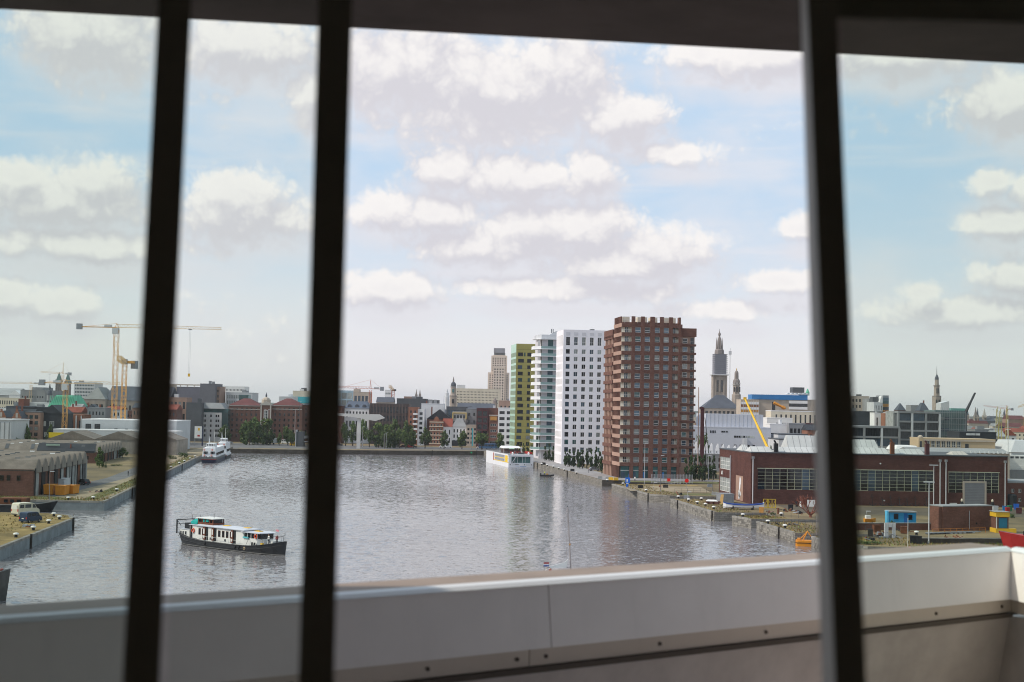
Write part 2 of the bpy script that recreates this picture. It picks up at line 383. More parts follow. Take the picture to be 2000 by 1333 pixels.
sheet('grass_verge', [(35,456),(61,458),(61,466),(36,462)], m_dgrass, .004, False)
sheet('grass_verge', [(47,408),(61,409),(60,420),(48,416)], m_grass, .006, False)
sheet('yard', [(70,345),(140,345),(140,374),(70,374)], mat('oily_yard_dirt', (.105,.085,.06), .95, .35, .12), .004, False)
sheet('yard', [(36,425),(60,425),(61,455),(36,452)], m_sand, .006, False)
# ------------------------------------------------------------------ the room and its balcony
m_frame = mat('dark_bronze_frame', (.15,.135,.10), .45, .2, 3, 0, .4)
m_pale = mat('pale_frame_edge', (.72,.69,.65), .5, .1, 2)
m_room = mat('dim_room_paint', (.78,.72,.66), .9, .1)
m_soff = mat('brown_soffit', (.10,.078,.068), .9, .25, 1.2, streak=.3)
m_cap = mat('beige_cap', (.29,.215,.165), .6, .16, 3.0)
m_panel = mat('white_panel', (.92,.855,.825), .45, .04, 2.5, 0, .4, streak=.10)
m_lip = mat('pale_highlight', (.80,.79,.78), .3, .03, 1, 0, .6)  # cap edge catching light: the highlight is put into this pale colour
m_strip = mat('grey_metal_strip', (.62,.54,.47), .5, .08, 1.5)
m_cwall = mat('fair_faced_concrete', (.50,.445,.415), .85, .16, 2.2, c2=(.56,.50,.47))
m_screw = mat('dark_screw', (.07,.05,.04), .5)
XR, XL, YB = 3.4, -4.6, -5.0
zf, zc = H-1.62, H+1.15
struct(MB().box(XL-.2,XR+.2,YB,2.1,zf-.2,zf).obj('room_floor', m_room))
struct(MB().box(XL-.2,XR+.2,YB,2.06,zc,zc+.2).obj('room_ceiling', m_room))
struct(MB().box(XL-.2,XR+.2,YB-.2,YB,zf-.2,zc+.2).obj('back_wall', m_room))
struct(MB().box(XL-.4,XL-.2,YB-.2,2.2,zf-.2,zc+.2).obj('side_wall', m_room))
struct(MB().box(XR+.2,XR+.4,YB-.2,2.2,zf-.2,zc+.2).obj('side_wall', m_room))
struct(MB().box(XL-.2,XR+.2,1.72,1.92,zf,H-.98).obj('facade_wall', mat('white_facade', (.88,.84,.80), .8, .05, 1)))
# window leaves: each stile runs along a line seen in the photo; glass in the same leaning plane
YT, YBt = 1.99, 1.80
def onw(px, py, dy=0.0):                     # a point of the leaning window plane
    k = py/1333.0
    return P(px, py, YT+(YBt-YT)*k+dy)
def stile(name, mats, top, bot, parent, d0=0.0, d1=.055, k0=-.42, k1=1.62):
    pts = []
    for k in (k0, k1):
        xl = top[0]+(bot[0]-top[0])*k; xr = top[1]+(bot[1]-top[1])*k; py = 1333*k
        pts.append([onw(xl, py, d0), onw(xr, py, d0), onw(xr, py, d1)+Vector((0, 0, 0)), onw(xl, py, d1)])
    return MB().loft(pts[::-1]).obj(name, mats, parent)
m_glass = bpy.data.materials.new('window_glass'); m_glass.use_nodes = True; t = m_glass.node_tree; t.nodes.clear()
tb = N(t, 'ShaderNodeBsdfTransparent'); tb.inputs[0].default_value = (.950,.968,.953,1)
N(t, 'ShaderNodeOutputMaterial', ins={0: tb.outputs[0]})
def pane(px0, px1, parent, dy, name='glass_pane', py0=-560, py1=2160):
    a, b_, c, d = onw(px0[0], py0, dy), onw(px0[1], py0, dy), onw(px1[1], py1, dy), onw(px1[0], py1, dy)
    e = Vector((0, .006, 0))
    return MB().loft([[d, c, b_, a], [d+e, c+e, b_+e, a+e]]).obj(name, m_glass, parent)
lf = thing('window_leaf', 'dark framed sliding leaf with the greenest glass beside the pair of dark stiles', 'window leaf', group='sliding window leaves')
stile('stile', m_frame, (309,374), (239,311), lf)
pane((-900,334),(-1100,262), lf, .012); pane((-900,330),(-1100,258), lf, .040)
ml = thing('window_leaf', 'narrow glazed leaf between two dark stiles, in front of the houseboat', 'window leaf', group='sliding window leaves')
stile('stile', m_frame, (622,688), (583,652), ml, .06, .115)
pane((372,632),(310,594), ml, .075)
rl = thing('window_leaf', 'dark framed leaf with a pale edge and a black top rail, over the balcony corner', 'window leaf', group='sliding window leaves')
stile('stile', m_frame, (1578,1634), (1632,1692), rl, 0, .055)
pts = []
for k_ in (-.42, 1.62):
    a_ = onw(1577+54*k_, 1333*k_, .056); c_ = onw(1630+58*k_, 1333*k_, .056); e_ = Vector((0, .045+.03*k_, 0)); pts.append([a_, c_, c_+e_, a_+e_])
MB().loft(pts[::-1]).obj('stile_edge', m_pale, rl)
MB().loft([[onw(1634,-300,0),onw(2700,-300,0),onw(2700,62,0),onw(1634,36,0)],[onw(1634,-300,.05),onw(2700,-300,.05),onw(2700,62,.05),onw(1634,36,.05)]]).obj('top_rail', m_frame, rl)
for q in (.012,.026): pane((1630,2700),(1688,2800), rl, q)
struct(MB().box(5.6,5.9,2.12,8.4,H-2.1,H+1.4).obj('side_wall', m_cwall))  # unseen wall added to hold back light from the balcony's right end
# soffit of the slab above
s0, s1 = G(0,18,H+1.4), G(2000,125,H+1.4); dv = (s1-s0).normalized()
sa, sb = s0-dv*9, s1+dv*9
struct(MB().prism([(sa.x,sa.y),(sa.x,2.05),(sb.x,2.05),(sb.x,sb.y)], H+1.4, H+1.8).obj('soffit', m_soff))
# parapet
pa, pb = G(0,1206,H-.7), G(1975,1069,H-.7); L_ = (pb-pa).length; hd = dir2(pa, pb)
pw = thing('balcony_parapet', 'long white parapet with a beige cap running to the balcony corner', 'parapet', (pa.x, pa.y, H-.7), hd, 'balcony parapets')
X0 = -6.0
jl = (G(1080,1134,H-.7)-pa).length
for i, (u0, u1) in enumerate(((X0, jl-3.2), (jl-3.2, jl), (jl, L_))):
    a_, b_ = u0+.003, u1-.003
    MB().profx([(-.04,-.27),(-.008,-.022),(.10,-.022),(.10,-.27)][::-1], a_, b_).obj('white_panel', m_panel, pw)
MB().profx([(.03,.0),(.26,.0),(.30,-.30),(.12,-.30),(.12,-.02)], X0, L_+.0).obj('beige_cap', m_cap, pw)
MB().profx([(-.012,-.020),(.004,-.005),(.03,.002),(.03,-.02)], X0, L_).obj('highlight_lip', m_lip, pw)
sj = (G(1064,1260,H-.99)-G(1064,1260,H-.99)).length
for u0, u1 in ((X0, jl-.085), (jl-.08, L_)):
    MB().profx([(.0,-.345),(.0,-.274),(.06,-.274),(.06,-.345)][::-1], u0, u1).obj('metal_strip', m_strip, pw)
MB().profx([(-.012,-.372),(-.012,-.35),(.06,-.35),(.06,-.372)][::-1], X0, L_).obj('painted_shadow_gap', mat('shadow_gap_brown', (.10,.08,.065), .7), pw)  # dark strip painted in for the shadow gap below the metal strip
MB().profx([(.30,-1.35),(.03,-.37),(.25,-.37),(.45,-1.35)], X0, L_+.4).obj('concrete_wall', m_cwall, pw)
scm = MB().tube((0,-.006,0),(0,.012,0),.0085,.0085,10).mesh('screw', m_screw)
for u_ in (jl-4.0,jl-2.3,jl-1.72,jl-1.15,jl-.57,jl-.145,jl+.0,jl+.62,jl+1.27,jl+1.85,jl+2.5,jl+3.05): inst('screw', scm, pw, (u_, 0, -.311))
rr = Vector((.2,-.98)); hd2 = math.atan2(rr.y, rr.x)
pr = thing('balcony_parapet', 'short return parapet with a beige cap turning back from the balcony corner', 'parapet', (pb.x, pb.y, H-.7), hd2, 'balcony parapets')
MB().profx([(-.04,-.27),(-.008,-.022),(.10,-.022),(.10,-.27)][::-1], .01, 4.6).obj('white_panel', m_panel, pr)
MB().profx([(.03,.0),(.26,.0),(.30,-.30),(.12,-.30),(.12,-.02)], 0, 4.6).obj('beige_cap', m_cap, pr)
MB().profx([(-.012,-.020),(.004,-.005),(.03,.002),(.03,-.02)], 0, 4.6).obj('highlight_lip', m_lip, pr)
MB().profx([(.0,-.345),(.0,-.274),(.06,-.274),(.06,-.345)][::-1], .0, 4.6).obj('metal_strip', m_strip, pr)
MB().profx([(.02,-1.35),(.02,-.37),(.25,-.37),(.25,-1.35)], -.3, 4.6).obj('concrete_wall', m_cwall, pr)
qa = pa+(pa-pb).normalized()*6
struct(MB().prism([(qa.x-1.0,1.5),(pb.x+1.2,1.5),(pb.x+.3,pb.y+.5),(qa.x-.3,qa.y+.4)], H-2.1, H-1.95).obj('balcony_floor', mat('pale_balcony_floor', (.88,.81,.75), .8, .1, 2)))
# ================================================================== BUILDINGS: generator
g_dark = glassm('dark_glass', (.022,.026,.032)); g_blue = glassm('blue_glass', (.05,.085,.12)); g_teal = glassm('teal_glass', (.05,.13,.13))
g_pale = glassm('curtained_glass', (.34,.36,.34), .2); g_black = glassm('deep_glass', (.012,.013,.016))
GL = [g_dark, g_dark, g_black, g_blue, g_teal, g_pale]
m_white = mat('white_render', (.78,.755,.745), .8, .07, .15, streak=.12)
m_cream = mat('cream_render', (.66,.58,.46), .85, .1, .15, streak=.2)
m_beige = mat('beige_stone', (.47,.39,.32), .9, .15, .12, streak=.25)
m_palegrey = mat('pale_grey_cladding', (.55,.55,.56), .7, .08, .15, streak=.15)
m_grey = mat('grey_render', (.26,.26,.265), .85, .15, .15, streak=.25)
m_dgrey = mat('dark_grey_cladding', (.085,.088,.095), .7, .2, .15)
m_black = mat('black_slate_wall', (.032,.035,.042), .7, .25, .2)
m_brown = mat('brown_brick', (.155,.072,.056), .9, .2, .1, streak=.2)
m_lbrown = mat('light_brown_brick', (.33,.21,.16), .9, .15, .1, streak=.2)
m_red = mat('red_brick', (.20,.07,.05), .9, .25, .15, streak=.3)
m_rust = mat('rust_brick', (.27,.115,.07), .9, .25, .15, streak=.3)
m_maroon = mat('maroon_cladding', (.085,.025,.028), .6, .2, .15)
m_slate = mat('slate_roof', (.075,.082,.10), .7, .2, .12, streak=.2)
m_slateb = mat('blue_slate_roof', (.11,.135,.18), .6, .2, .12)
m_rtile = mat('red_tile_roof', (.22,.06,.04), .85, .25, .2)
m_wtile = mat('wine_tile_roof', (.13,.045,.045), .85, .25, .12)
m_copper = mat('copper_green_roof', (.12,.42,.27), .7, .15, .15, streak=.15)
m_groof = mat('grey_flat_roof', (.30,.30,.30), .9, .2, .1)
m_stonec = mat('church_stone', (.34,.28,.235), .9, .25, .1, streak=.4)
m_stoned = mat('dark_church_stone', (.22,.185,.17), .9, .25, .1, streak=.4)
m_cornice = mat('pale_cornice', (.45,.41,.37), .85, .1)
m_fr_w = mat('white_window_frame', (.72,.70,.66), .6, .05); m_fr_d = mat('dark_window_frame', (.05,.05,.05), .6, .1)
m_fr_c = mat('cream_window_frame', (.66,.60,.50), .6, .05)
m_steel = mat('grey_steel', (.30,.31,.33), .5, .15, 1, .4)
m_orange = mat('ochre_panel', (.50,.24,.06), .7, .15, .2); m_bluep = mat('bright_blue_panel', (.025,.17,.42), .5, .1, .2)
m_turq = mat('turquoise_panel', (.05,.38,.44), .4, .1, .2)
_wm = {}
def wmesh(w, h, nm=1, ntr=0, fm=m_fr_d, gm=None, fr=.09, rec=.16):
    gm = gm or R.choice(GL); k = (round(w,2), round(h,2), nm, ntr, fm.name, gm.name, fr)
    if k not in _wm:
        b = MB(); b.mt(0)
        b.box(0,fr,rec-.07,rec,0,h); b.box(w-fr,w,rec-.07,rec,0,h); b.box(fr,w-fr,rec-.07,rec,0,fr); b.box(fr,w-fr,rec-.07,rec,h-fr,h)
        for i in range(nm): x = w*(i+1)/(nm+1); b.box(x-fr/2,x+fr/2,rec-.06,rec,fr,h-fr)
        for i in range(ntr): z = h*(i+1)/(ntr+1)*(.72 if ntr == 1 else 1); b.box(fr,w-fr,rec-.05,rec,z-fr/2,z+fr/2)
        b.mt(1).poly([(0,rec-.01,0),(w,rec-.01,0),(w,rec-.01,h),(0,rec-.01,h)])
        _wm[k] = b.mesh('window', [fm, gm])
    return _wm[k]
def hface(b, W, z0, z1, holes, tf, rec=.17):
    xs = sorted({0, W, *[h_[0] for h_ in holes], *[h_[1] for h_ in holes]}); zs = sorted({z0, z1, *[h_[2] for h_ in holes], *[h_[3] for h_ in holes]})
    for i in range(len(zs)-1):
        zc_ = (zs[i]+zs[i+1])/2; run = None
        hh = [h_ for h_ in holes if h_[2] < zc_ < h_[3]]
        for j in range(len(xs)-1):
            xc_ = (xs[j]+xs[j+1])/2; hole = any(h_[0] < xc_ < h_[1] for h_ in hh)
            if not hole and run is None: run = xs[j]
            if run is not None and (hole or j == len(xs)-2):
                e = xs[j] if hole else xs[j+1]
                b.poly([tf(run,0,zs[i]),tf(e,0,zs[i]),tf(e,0,zs[i+1]),tf(run,0,zs[i+1])]); run = None
    for (a, c, p, q) in holes:
        b.poly([tf(a,0,p),tf(a,0,q),tf(a,rec,q),tf(a,rec,p)]); b.poly([tf(c,0,q),tf(c,0,p),tf(c,rec,p),tf(c,rec,q)])
        b.poly([tf(a,0,p),tf(a,rec,p),tf(c,rec,p),tf(c,0,p)]); b.poly([tf(a,0,q),tf(c,0,q),tf(c,rec,q),tf(a,rec,q)])
def shell(t, W, D, Z, m, holes=(), lholes=(), roofm=None, name='wall', gap=0, z0=0):
    b = MB()
    hface(b, W, z0, Z, holes, lambda u, d, z: (u, d, z))
    hface(b, D, z0, Z, lholes, lambda u, d, z: (d, D-u, z))
    b.poly([(W,0,z0),(W,D,z0),(W,D,Z),(W,0,Z)]).poly([(W,D,z0),(0,D,z0),(0,D,Z),(W,D,Z)])
    b.mt(1).poly([(0,0,Z-.002),(W,0,Z-.002),(W,D,Z-.002),(0,D,Z-.002)])
    return b.obj(name, [m, roofm or m_groof], t)
def wins(t, holes, D=None, name='window', **kw):
    """one window object per hole; D given: the holes are in the side face"""
    for (a, c, p, q) in holes:
        me = wmesh(c-a, q-p, **kw)
        if D is None: inst(name, me, t, (a, 0, p))
        else: inst(name, me, t, (0, D-a, p), -math.pi/2)
def grid(W, z0, z1, nc, nr, fw=.55, fh=.6, mx=.04):
    out = []; x0 = W*mx; cw = (W-2*x0)/nc; rh = (z1-z0)/nr
    for j in range(nr):
        for i in range(nc):
            a = x0+cw*(i+.5-fw/2); p = z0+rh*(j+.5-fh/2); out.append((a, a+cw*fw, p, p+rh*fh))
    return out
def roof(t, kind, W, D, z, h, m, ov=.25, name='roof', x0=0, y0=0):
    b = MB(); X, Y_ = W+ov, D+ov
    if kind == 'gx': b.profx([(-ov,z),(Y_,z),(D/2,z+h)], -ov, X)
    elif kind == 'gy': b.prof([(-ov,z),(X,z),(W/2,z+h)], -ov, Y_)
    elif kind == 'hip':
        k = min(W, D)/2
        if W >= D: r0, r1 = (k,D/2,z+h), (W-k,D/2,z+h)
        else: r0, r1 = (W/2,k,z+h), (W/2,D-k,z+h)
        v_ = [(-ov,-ov,z),(X,-ov,z),(X,Y_,z),(-ov,Y_,z),r0,r1]
        b.faces(v_, [(0,1,5,4),(2,3,4,5),(1,2,5),(3,0,4),(3,2,1,0)] if W >= D else [(0,1,4),(1,2,5,4),(2,3,5),(3,0,4,5),(3,2,1,0)])
    elif kind == 'man':
        k = min(W, D, h*1.2)*.42
        b.loft([[(-ov,-ov,z),(X,-ov,z),(X,Y_,z),(-ov,Y_,z)],[(k,k,z+h),(W-k,k,z+h),(W-k,D-k,z+h),(k,D-k,z+h)]])
    elif kind == 'flat': b.box(-ov,X,-ov,Y_,z,z+h)
    b.xf(Matrix.Translation((x0, y0, 0)))
    return b.obj(name, m, t)
def chimney(t, x, y, z, h=1.6, m=None, w=.8):
    MB().box(x,x+w,y,y+w*.8,z,z+h).obj('chimney', m or m_red, t)
def fy(x0, Y): return 850+(Y-779)*.7 if 320 < x0 < 1003 and 775 <= Y <= 840 else Y
def base(name, label, x0, x1, yt, Y, cat='building', zb=QZ, group=None, rz=0):
    Y = fy(x0, Y); a, c = P(x0, yt, Y), P(x1, yt, Y); zt = P((x0+x1)/2, yt, Y).z
    t = thing(name, label, cat, (a.x, Y, zb), rz, group); return t, c.x-a.x, zt-zb
def B(name, label, x0, x1, yt, Y, D, m, rk=None, ya=None, rm=None, w=None, wl=None, zb=QZ, fm=m_fr_d, gm=None, nm=1, ntr=0, z0=3.2, plant=0, ch=0, fw=.55, fh=.6, top=.8, cor=None, mx=.04, lfw=.4, cat='building'):
    Y = fy(x0, Y); t, W, Z = base(name, label, x0, x1, yt, Y, cat, zb)
    ho = grid(W, z0, Z-top, w[0], w[1], fw, fh, mx) if w else []
    lo = grid(D, z0, Z-top, wl[0], wl[1], lfw, fh, mx) if wl else []
    shell(t, W, D, Z, m, ho, lo)
    wins(t, ho, fm=fm, gm=gm, nm=nm, ntr=ntr); wins(t, lo, D, fm=fm, gm=gm, nm=0)
    if rk: roof(t, rk, W, D, Z, (P((x0+x1)/2, ya, Y).z-QZ if zb == QZ else P((x0+x1)/2, ya, Y).z-zb)-Z, rm or m_slate)
    elif cor is not False: roof(t, 'flat', W, D, Z, .45, cor or m, .06, 'parapet_rim')
    for i in range(plant):
        x = R.uniform(.1,.7)*W; y = R.uniform(.2,.6)*D; MB().box(x,x+W*R.uniform(.1,.22),y,y+3,Z+.1,Z+R.uniform(1.5,3)).obj('roof_plant', R.choice([m_grey, m_palegrey, m_dgrey]), t)
    for i in range(ch):
        chimney(t, R.uniform(.1,.85)*W, D*R.uniform(.3,.6), Z+.2, ((P(x0,ya,Y).z-P(x0,yt,Y).z) if rk else .6)+1.3)
    return t, W, D, Z
# ================================================================== the four quay towers
TR = .12
# brown brick tower
m_bk = brickm('tower_brick', (.150,.068,.052), (.20,.10,.074), (.15,.078,.06), 1, .9, .22, .012, .22)
m_bk_sunlit = mat('sunlit_tower_brick', (.40,.25,.19), .9, .12, .1, streak=.15)  # same tower brick with sunlight put into its colour, for the water side
m_loggia = mat('cream_loggia', (.72,.66,.56), .8, .06)
bt = thing('apartment_tower', 'brown brick tower with white window frames and a toothed roof terrace', 'building', (39.0,503,QZ), TR)
FL = [6.55+3.28*k for k in range(15)]
core = MB().box(3.3,18.2,.3,1.8,0,55.2).box(.35,21.2,1.7,14,0,55.2).box(1.2,21.0,14,31,0,52.9)
core.obj('wall', m_bk, bt)
PIL = [(3.3,4.6),(6.7,8.05),(10.05,11.7),(13.55,14.9),(16.85,18.2),(20.3,21.1)]
for i, (a, c) in enumerate(PIL): MB().box(a,c,-.35,.3 if i < 5 else 1.7,0,57.2).obj('pilaster', m_bk, bt)
for k, z in enumerate(FL+[FL[-1]+3.28]):
    for x0, x1 in ((-.15,3.3),(4.6,6.7),(8.05,10.05),(11.7,13.55),(14.9,16.85),(18.2,20.3),(21.1,21.7)):
        MB().box(x0,x1,-.12 if 3 < x0 < 18 else -.3,.32 if 3 < x0 < 18 else 1.7,z-2.35,z-1.02).obj('spandrel_band', m_bk, bt)
    MB().box(-.35,-.16,-.3,14,z-2.35,z-1.02).obj('side_band', m_bk_sunlit, bt)
g_sky = glassm('sky_blue_pane', (.10,.17,.23)); wg = [g_blue, g_sky, g_sky, g_dark, g_teal, g_pale, g_sky]
for z in FL:
    for a, c in ((4.6,6.7),(8.05,10.05),(11.7,13.55),(14.9,16.85)):
        wi = MB(); w_, h_ = c-a, 1.93
        wi.box(0,.13,0,.12,0,h_).box(w_-.13,w_,0,.12,0,h_).box(.13,w_-.13,0,.12,0,.13).box(.13,w_-.13,0,.12,h_-.13,h_).box(.13,w_-.13,0,.12,h_*.34,h_*.34+.17)
        wo_ = wi.obj('window', m_fr_w, bt, (a, .1, z-.97))
        MB().poly([(.1,.08,.1),(w_-.1,.08,.1),(w_-.1,.08,h_-.1),(.1,.08,h_-.1)]).obj('pane', R.choice(wg), wo_)
    for a, c, dx in ((0.0,3.3,1.15),(18.2,20.3,.1)):
        lb = MB().poly([(a,1.68,z-1.02),(c,1.68,z-1.02),(c,1.68,z+.95),(a,1.68,z+.95)]).poly([(c-.02,-.05,z-1.02),(c-.02,1.68,z-1.02),(c-.02,1.68,z+.95),(c-.02,-.05,z+.95)]).poly([(a,-.3,z-1.0),(c,-.3,z-1.0),(c,1.68,z-1.0),(a,1.68,z-1.0)])
        bo = lb.obj('loggia', m_loggia, bt)
        d = MB(); d.box(a+dx,a+dx+.08,1.55,1.66,z-1,z+.9).box(a+dx+.62,a+dx+.7,1.55,1.66,z-1,z+.9).box(a+dx+1.3,a+dx+1.38,1.55,1.66,z-1,z+.9)
        d.mt(1).poly([(a+dx,1.6,z-1),(a+dx+1.38,1.6,z-1),(a+dx+1.38,1.6,z+.9),(a+dx,1.6,z+.9)]); d.obj('balcony_door', [m_fr_w, g_blue if R.random() < .7 else g_dark], bo)
        r_ = MB().box(a,c,-.24,-.19,z-.08,z-.02)
        for q in range(6): xq = a+(c-a)*q/5; r_.box(xq-.025,xq+.025,-.23,-.2,z-1.02,z-.08)
        r_.obj('railing', m_fr_w, bo)
    # side piers of the main block and of the wing
m_dfin = m_bk
for q in range(6):
    y = 2.2+q*2.15; MB().box(-.22,.34,y,y+.75,0,57.2 if q < 6 else 55).obj('side_pier', m_bk, bt)
MB().box(.1,.34,1.7,14,0,54).obj('side_glazing', g_dark, bt)
for k in range(16):
    z = 4.2+3.28*k-.3
    if z > 50.5: break
    MB().box(-.7,1.3,14.3,31.2,z,z+1.25).obj('wing_band', m_bk, bt)
for q in range(6):
    y = 15+q*2.75; MB().box(-.45,1.2,y,y+.85,0,51).obj('wing_pier', m_bk_sunlit, bt)
MB().box(.2,1.25,14.3,31,0,51).obj('wing_glazing', mat('warm_infill', (.42,.31,.24), .8, .2, .3), bt)
MB().box(-.7,20,14.3,31.2,50.3,53.2).obj('wing_parapet', m_bk, bt)
# lower wing on the other side
MB().box(21.2,27.0,3.0,17,0,50.8).obj('wing_wall', m_lbrown, bt)
MB().box(21.2,27.6,2.6,17.3,50.6,53.6).obj('wing_parapet', m_bk, bt)
for k in range(16):
    z = 50.8-3.04*(k+1)+.1
    if z < 3: break
    if k: MB().box(21.25,27.5,2.55,8,z+2.35,z+3.1).obj('wing_band', m_bk, bt)
    inst('window', wmesh(1.75, 1.75, 0, 1, m_fr_w, R.choice(wg), .12, .05), bt, (22.6,2.9,z+.35))
    MB().box(25.5,26.7,2.95,3.02,z+.1,z+2.3).obj('balcony_door', g_dark, bt)
    MB().box(25.3,27.4,2.62,2.66,z+.95,z+1.0).box(25.3,25.34,2.62,2.66,z+.05,z+.95).box(26.3,26.34,2.62,2.66,z+.05,z+.95).box(27.36,27.4,2.62,2.66,z+.05,z+.95).obj('railing', m_fr_w, bt)
for a, c in ((.2,3.3),(4.6,6.7),(8.05,10.05),(11.7,13.55),(14.9,16.85),(18.2,20.3)):
    s = MB(); s.box(a,c,.25,.3,2.6,2.75); s.mt(1).poly([(a,.28,0),(c,.28,0),(c,.28,4.2),(a,.28,4.2)]); s.mt(2).box(a+.2,a+(c-a)*.5,.2,.27,0,2.2); s.obj('shop_front', [m_fr_w, g_teal, R.choice([m_bluep, g_blue, g_dark])], bt)
tz = FL[-1]+3.28-1.02
for a, c in ((.6,3.1),(6.0,9.4),(10.6,13.2),(15.0,17.4),(17.8,19.9)): MB().box(a,c,2.6,6,tz,tz+2.4).obj('penthouse', m_cream, bt)
for a, c in ((0,3.3),(4.6,6.7),(8.05,10.05),(11.7,13.55),(14.9,16.85),(18.2,20.3)):
    MB().box(a,c,-.15,-.1,tz+1.2,tz+1.26).box(a,c,-.15,-.1,tz+2.3,tz+2.36).box(a+.8,a+.86,-.15,-.1,tz,tz+2.3).obj('terrace_rail', m_fr_w, bt)
# white tower
wt = thing('apartment_tower', 'tall white tower with a regular grid of dark paired windows', 'building', (22.4,619,QZ), TR)
COL = [(1.2,2.9),(4.7,6.4),(8.2,9.9),(11.7,13.4),(15.15,16.85),(18.6,20.3),(22.1,23.8)]
ho = [(a, c, 5.25+3.28*k, 7.25+3.28*k) for k in range(14) for a, c in COL]+[(a, c, 51.6, 55.2) for a, c in COL]+[(a, c, .6, 3.6) for a, c in COL]
lo = [(1.2+3.1*i, 2.1+3.1*i, 5.0+3.28*k, 7.5+3.28*k) for k in range(14) for i in range(6)]+[(1.2+3.1*i, 2.1+3.1*i, 51.4, 56.2) for i in range(6)]+[(1.2+3.1*i, 2.1+3.1*i, .4, 3.8) for i in range(6)]
m_wt = mat('white_tower_concrete', (.85,.805,.825), .8, .04, .1, streak=.06)
shell(wt, 26, 20, 58.4, m_wt, ho, lo)
for h_ in ho:
    big = h_[3]-h_[2] > 3.2
    inst('window', wmesh(h_[1]-h_[0], h_[3]-h_[2], 0 if h_[0] < 2 else 1, 1 if big and h_[0] > 2 else 0, m_fr_d if h_[0] < 2 else m_fr_w, R.choice([g_dark,g_dark,g_black,g_teal,g_blue,g_dark,g_pale]), .1, .28), wt, (h_[0],-.1,h_[2]))
wins(wt, lo, 20, fm=m_fr_c, gm=g_pale, nm=0, rec=.1)
for a, c in COL: MB().box(a-.05,c+.05,-.03,.02,55.9,57.3).obj('roof_recess', mat('pale_recess', (.66,.63,.65), .8, .05), wt)
MB().box(12.5,14.2,3,6,58.4,59).obj('roof_plant', m_dgrey, wt)
# rounded tower with balconies
rt = thing('apartment_tower', 'white and teal tower wrapped in projecting glass fronted balconies', 'building', (13.6,677,QZ), TR)
m_bal = mat('balcony_white', (.80,.79,.79), .6, .04)
m_gr = mat('clear_green_balustrade', (.26,.37,.35), .15, .12, .3, 0, .6)
MB().prism([(0,0),(24,0),(24,18),(0,18)], 0, 57).obj('wall', mat('pale_ribbed_panel', (.60,.57,.58), .8, .06, .2), rt)
SL = [(-3.1,9),(-3.1,1.6),(.1,-1.8),(24,-1.8),(24,9)]
for k in range(16):
    z = 4.4+3.42*k if k < 15 else 57.0
    MB().prism(SL, z-.35, z).obj('balcony_slab', m_bal, rt)
    if k == 15: break
    b = MB()
    for (p, q) in (((.1,-1.75),(24,-1.75)),): b.loft([[(p[0],p[1],z),(q[0],q[1],z),(q[0],q[1]+.05,z),(p[0],p[1]+.05,z)],[(p[0],p[1],z+1.15),(q[0],q[1],z+1.15),(q[0],q[1]+.05,z+1.15),(p[0],p[1]+.05,z+1.15)]])
    b.obj('glass_balustrade', m_gr, rt)
    b = MB()
    for p, q in (((-3.05,9),(-3.05,1.6)),((-3.05,1.6),(.1,-1.75))):
        b.loft([[(p[0],p[1],z),(q[0],q[1],z),(q[0]+.06,q[1]+.05,z),(p[0]+.06,p[1]+.05,z)],[(p[0],p[1],z+1.15),(q[0],q[1],z+1.15),(q[0]+.06,q[1]+.05,z+1.15),(p[0]+.06,p[1]+.05,z+1.15)]])
    b.obj('end_balustrade', m_bal if k > 6 else m_gr, rt)
    hh = 3.05 if k < 14 else 4.3
    MB().box(3.6,6.1,-.06,.0,z+.02,z+hh).box(4.82,4.88,-.1,-.06,z,z+hh).obj('window', R.choice([g_teal,g_teal,g_blue,mat('teal_blind', (.13,.27,.25), .5)]), rt)
    for x in (.05,.65): MB().box(x,x+.16,-.12,.0,z,z+hh).obj('mullion', m_cream, rt)
    MB().box(.3,.6,-.03,.0,z,z+hh).obj('window', g_dark, rt)
    if R.random() < .55: MB().box(1.0,2.4,-1.2,-.7,z,z+.75).obj('balcony_table', R.choice([m_dgrey, m_brown]), rt)
    MB().box(-.05,.0,1.5,8,z+.2,z+hh-.2).obj('side_window', g_dark, rt)
MB().prism([(-1,14),(-1,2),(.5,.2),(24,.2),(24,14)], 57, 59).obj('roof_storey', m_palegrey, rt)
MB().prof([(4.5,59),(24,59),(24,61),(8,61)], 4, 14).obj('roof_slope', m_palegrey, rt)
MB().box(5.6,6,4,4.4,60,62).box(6.4,6.8,4,4.4,60,62).obj('roof_flue', m_grey, rt)
for x in (.1,.7,3,5.8): MB().box(x,x+.3,-.9,-.6,0,4.1).obj('column', m_white, rt)
MB().box(2.6,24,-.05,.0,.2,3.8).obj('shop_front', mat('pale_louvres', (.55,.52,.50), .7), rt)
# green tower
gx = P(1006.5, 780, 735)
gt = thing('apartment_tower', 'olive green tower with a mint coloured side facing the water', 'building', (gx.x,735,QZ), TR)
m_olive = mat('olive_metal_panel', (.37,.32,.095), .6, .1, .25, streak=.2); m_mint = mat('mint_glass_panel', (.42,.62,.50), .35, .1, .2)
ho = []
for k in range(15):
    z = 50.5-3.3*k; a, w_ = R.choice([(1.0,2.6),(1.2,2.2),(1.1,3.0),(.9,2.4)]); b_, w2 = R.choice([(5.9,1.7),(6.2,1.2),(5.8,2.2)])
    ho += [(a, a+w_, z, z+1.95), (b_, b_+w2, z, z+1.95)]+([(4.1,4.9,z,z+1.95)] if k == 0 else [])+[(9.8,11.8,z,z+1.95),(12.6,13.6,z,z+1.95)]
lo = [(.8+5.3*i+2.6*j, 2.9+5.3*i+2.6*j, 50.3-3.3*k, 52.5-3.3*k) for k in range(15) for i in range(4) for j in range(2)]
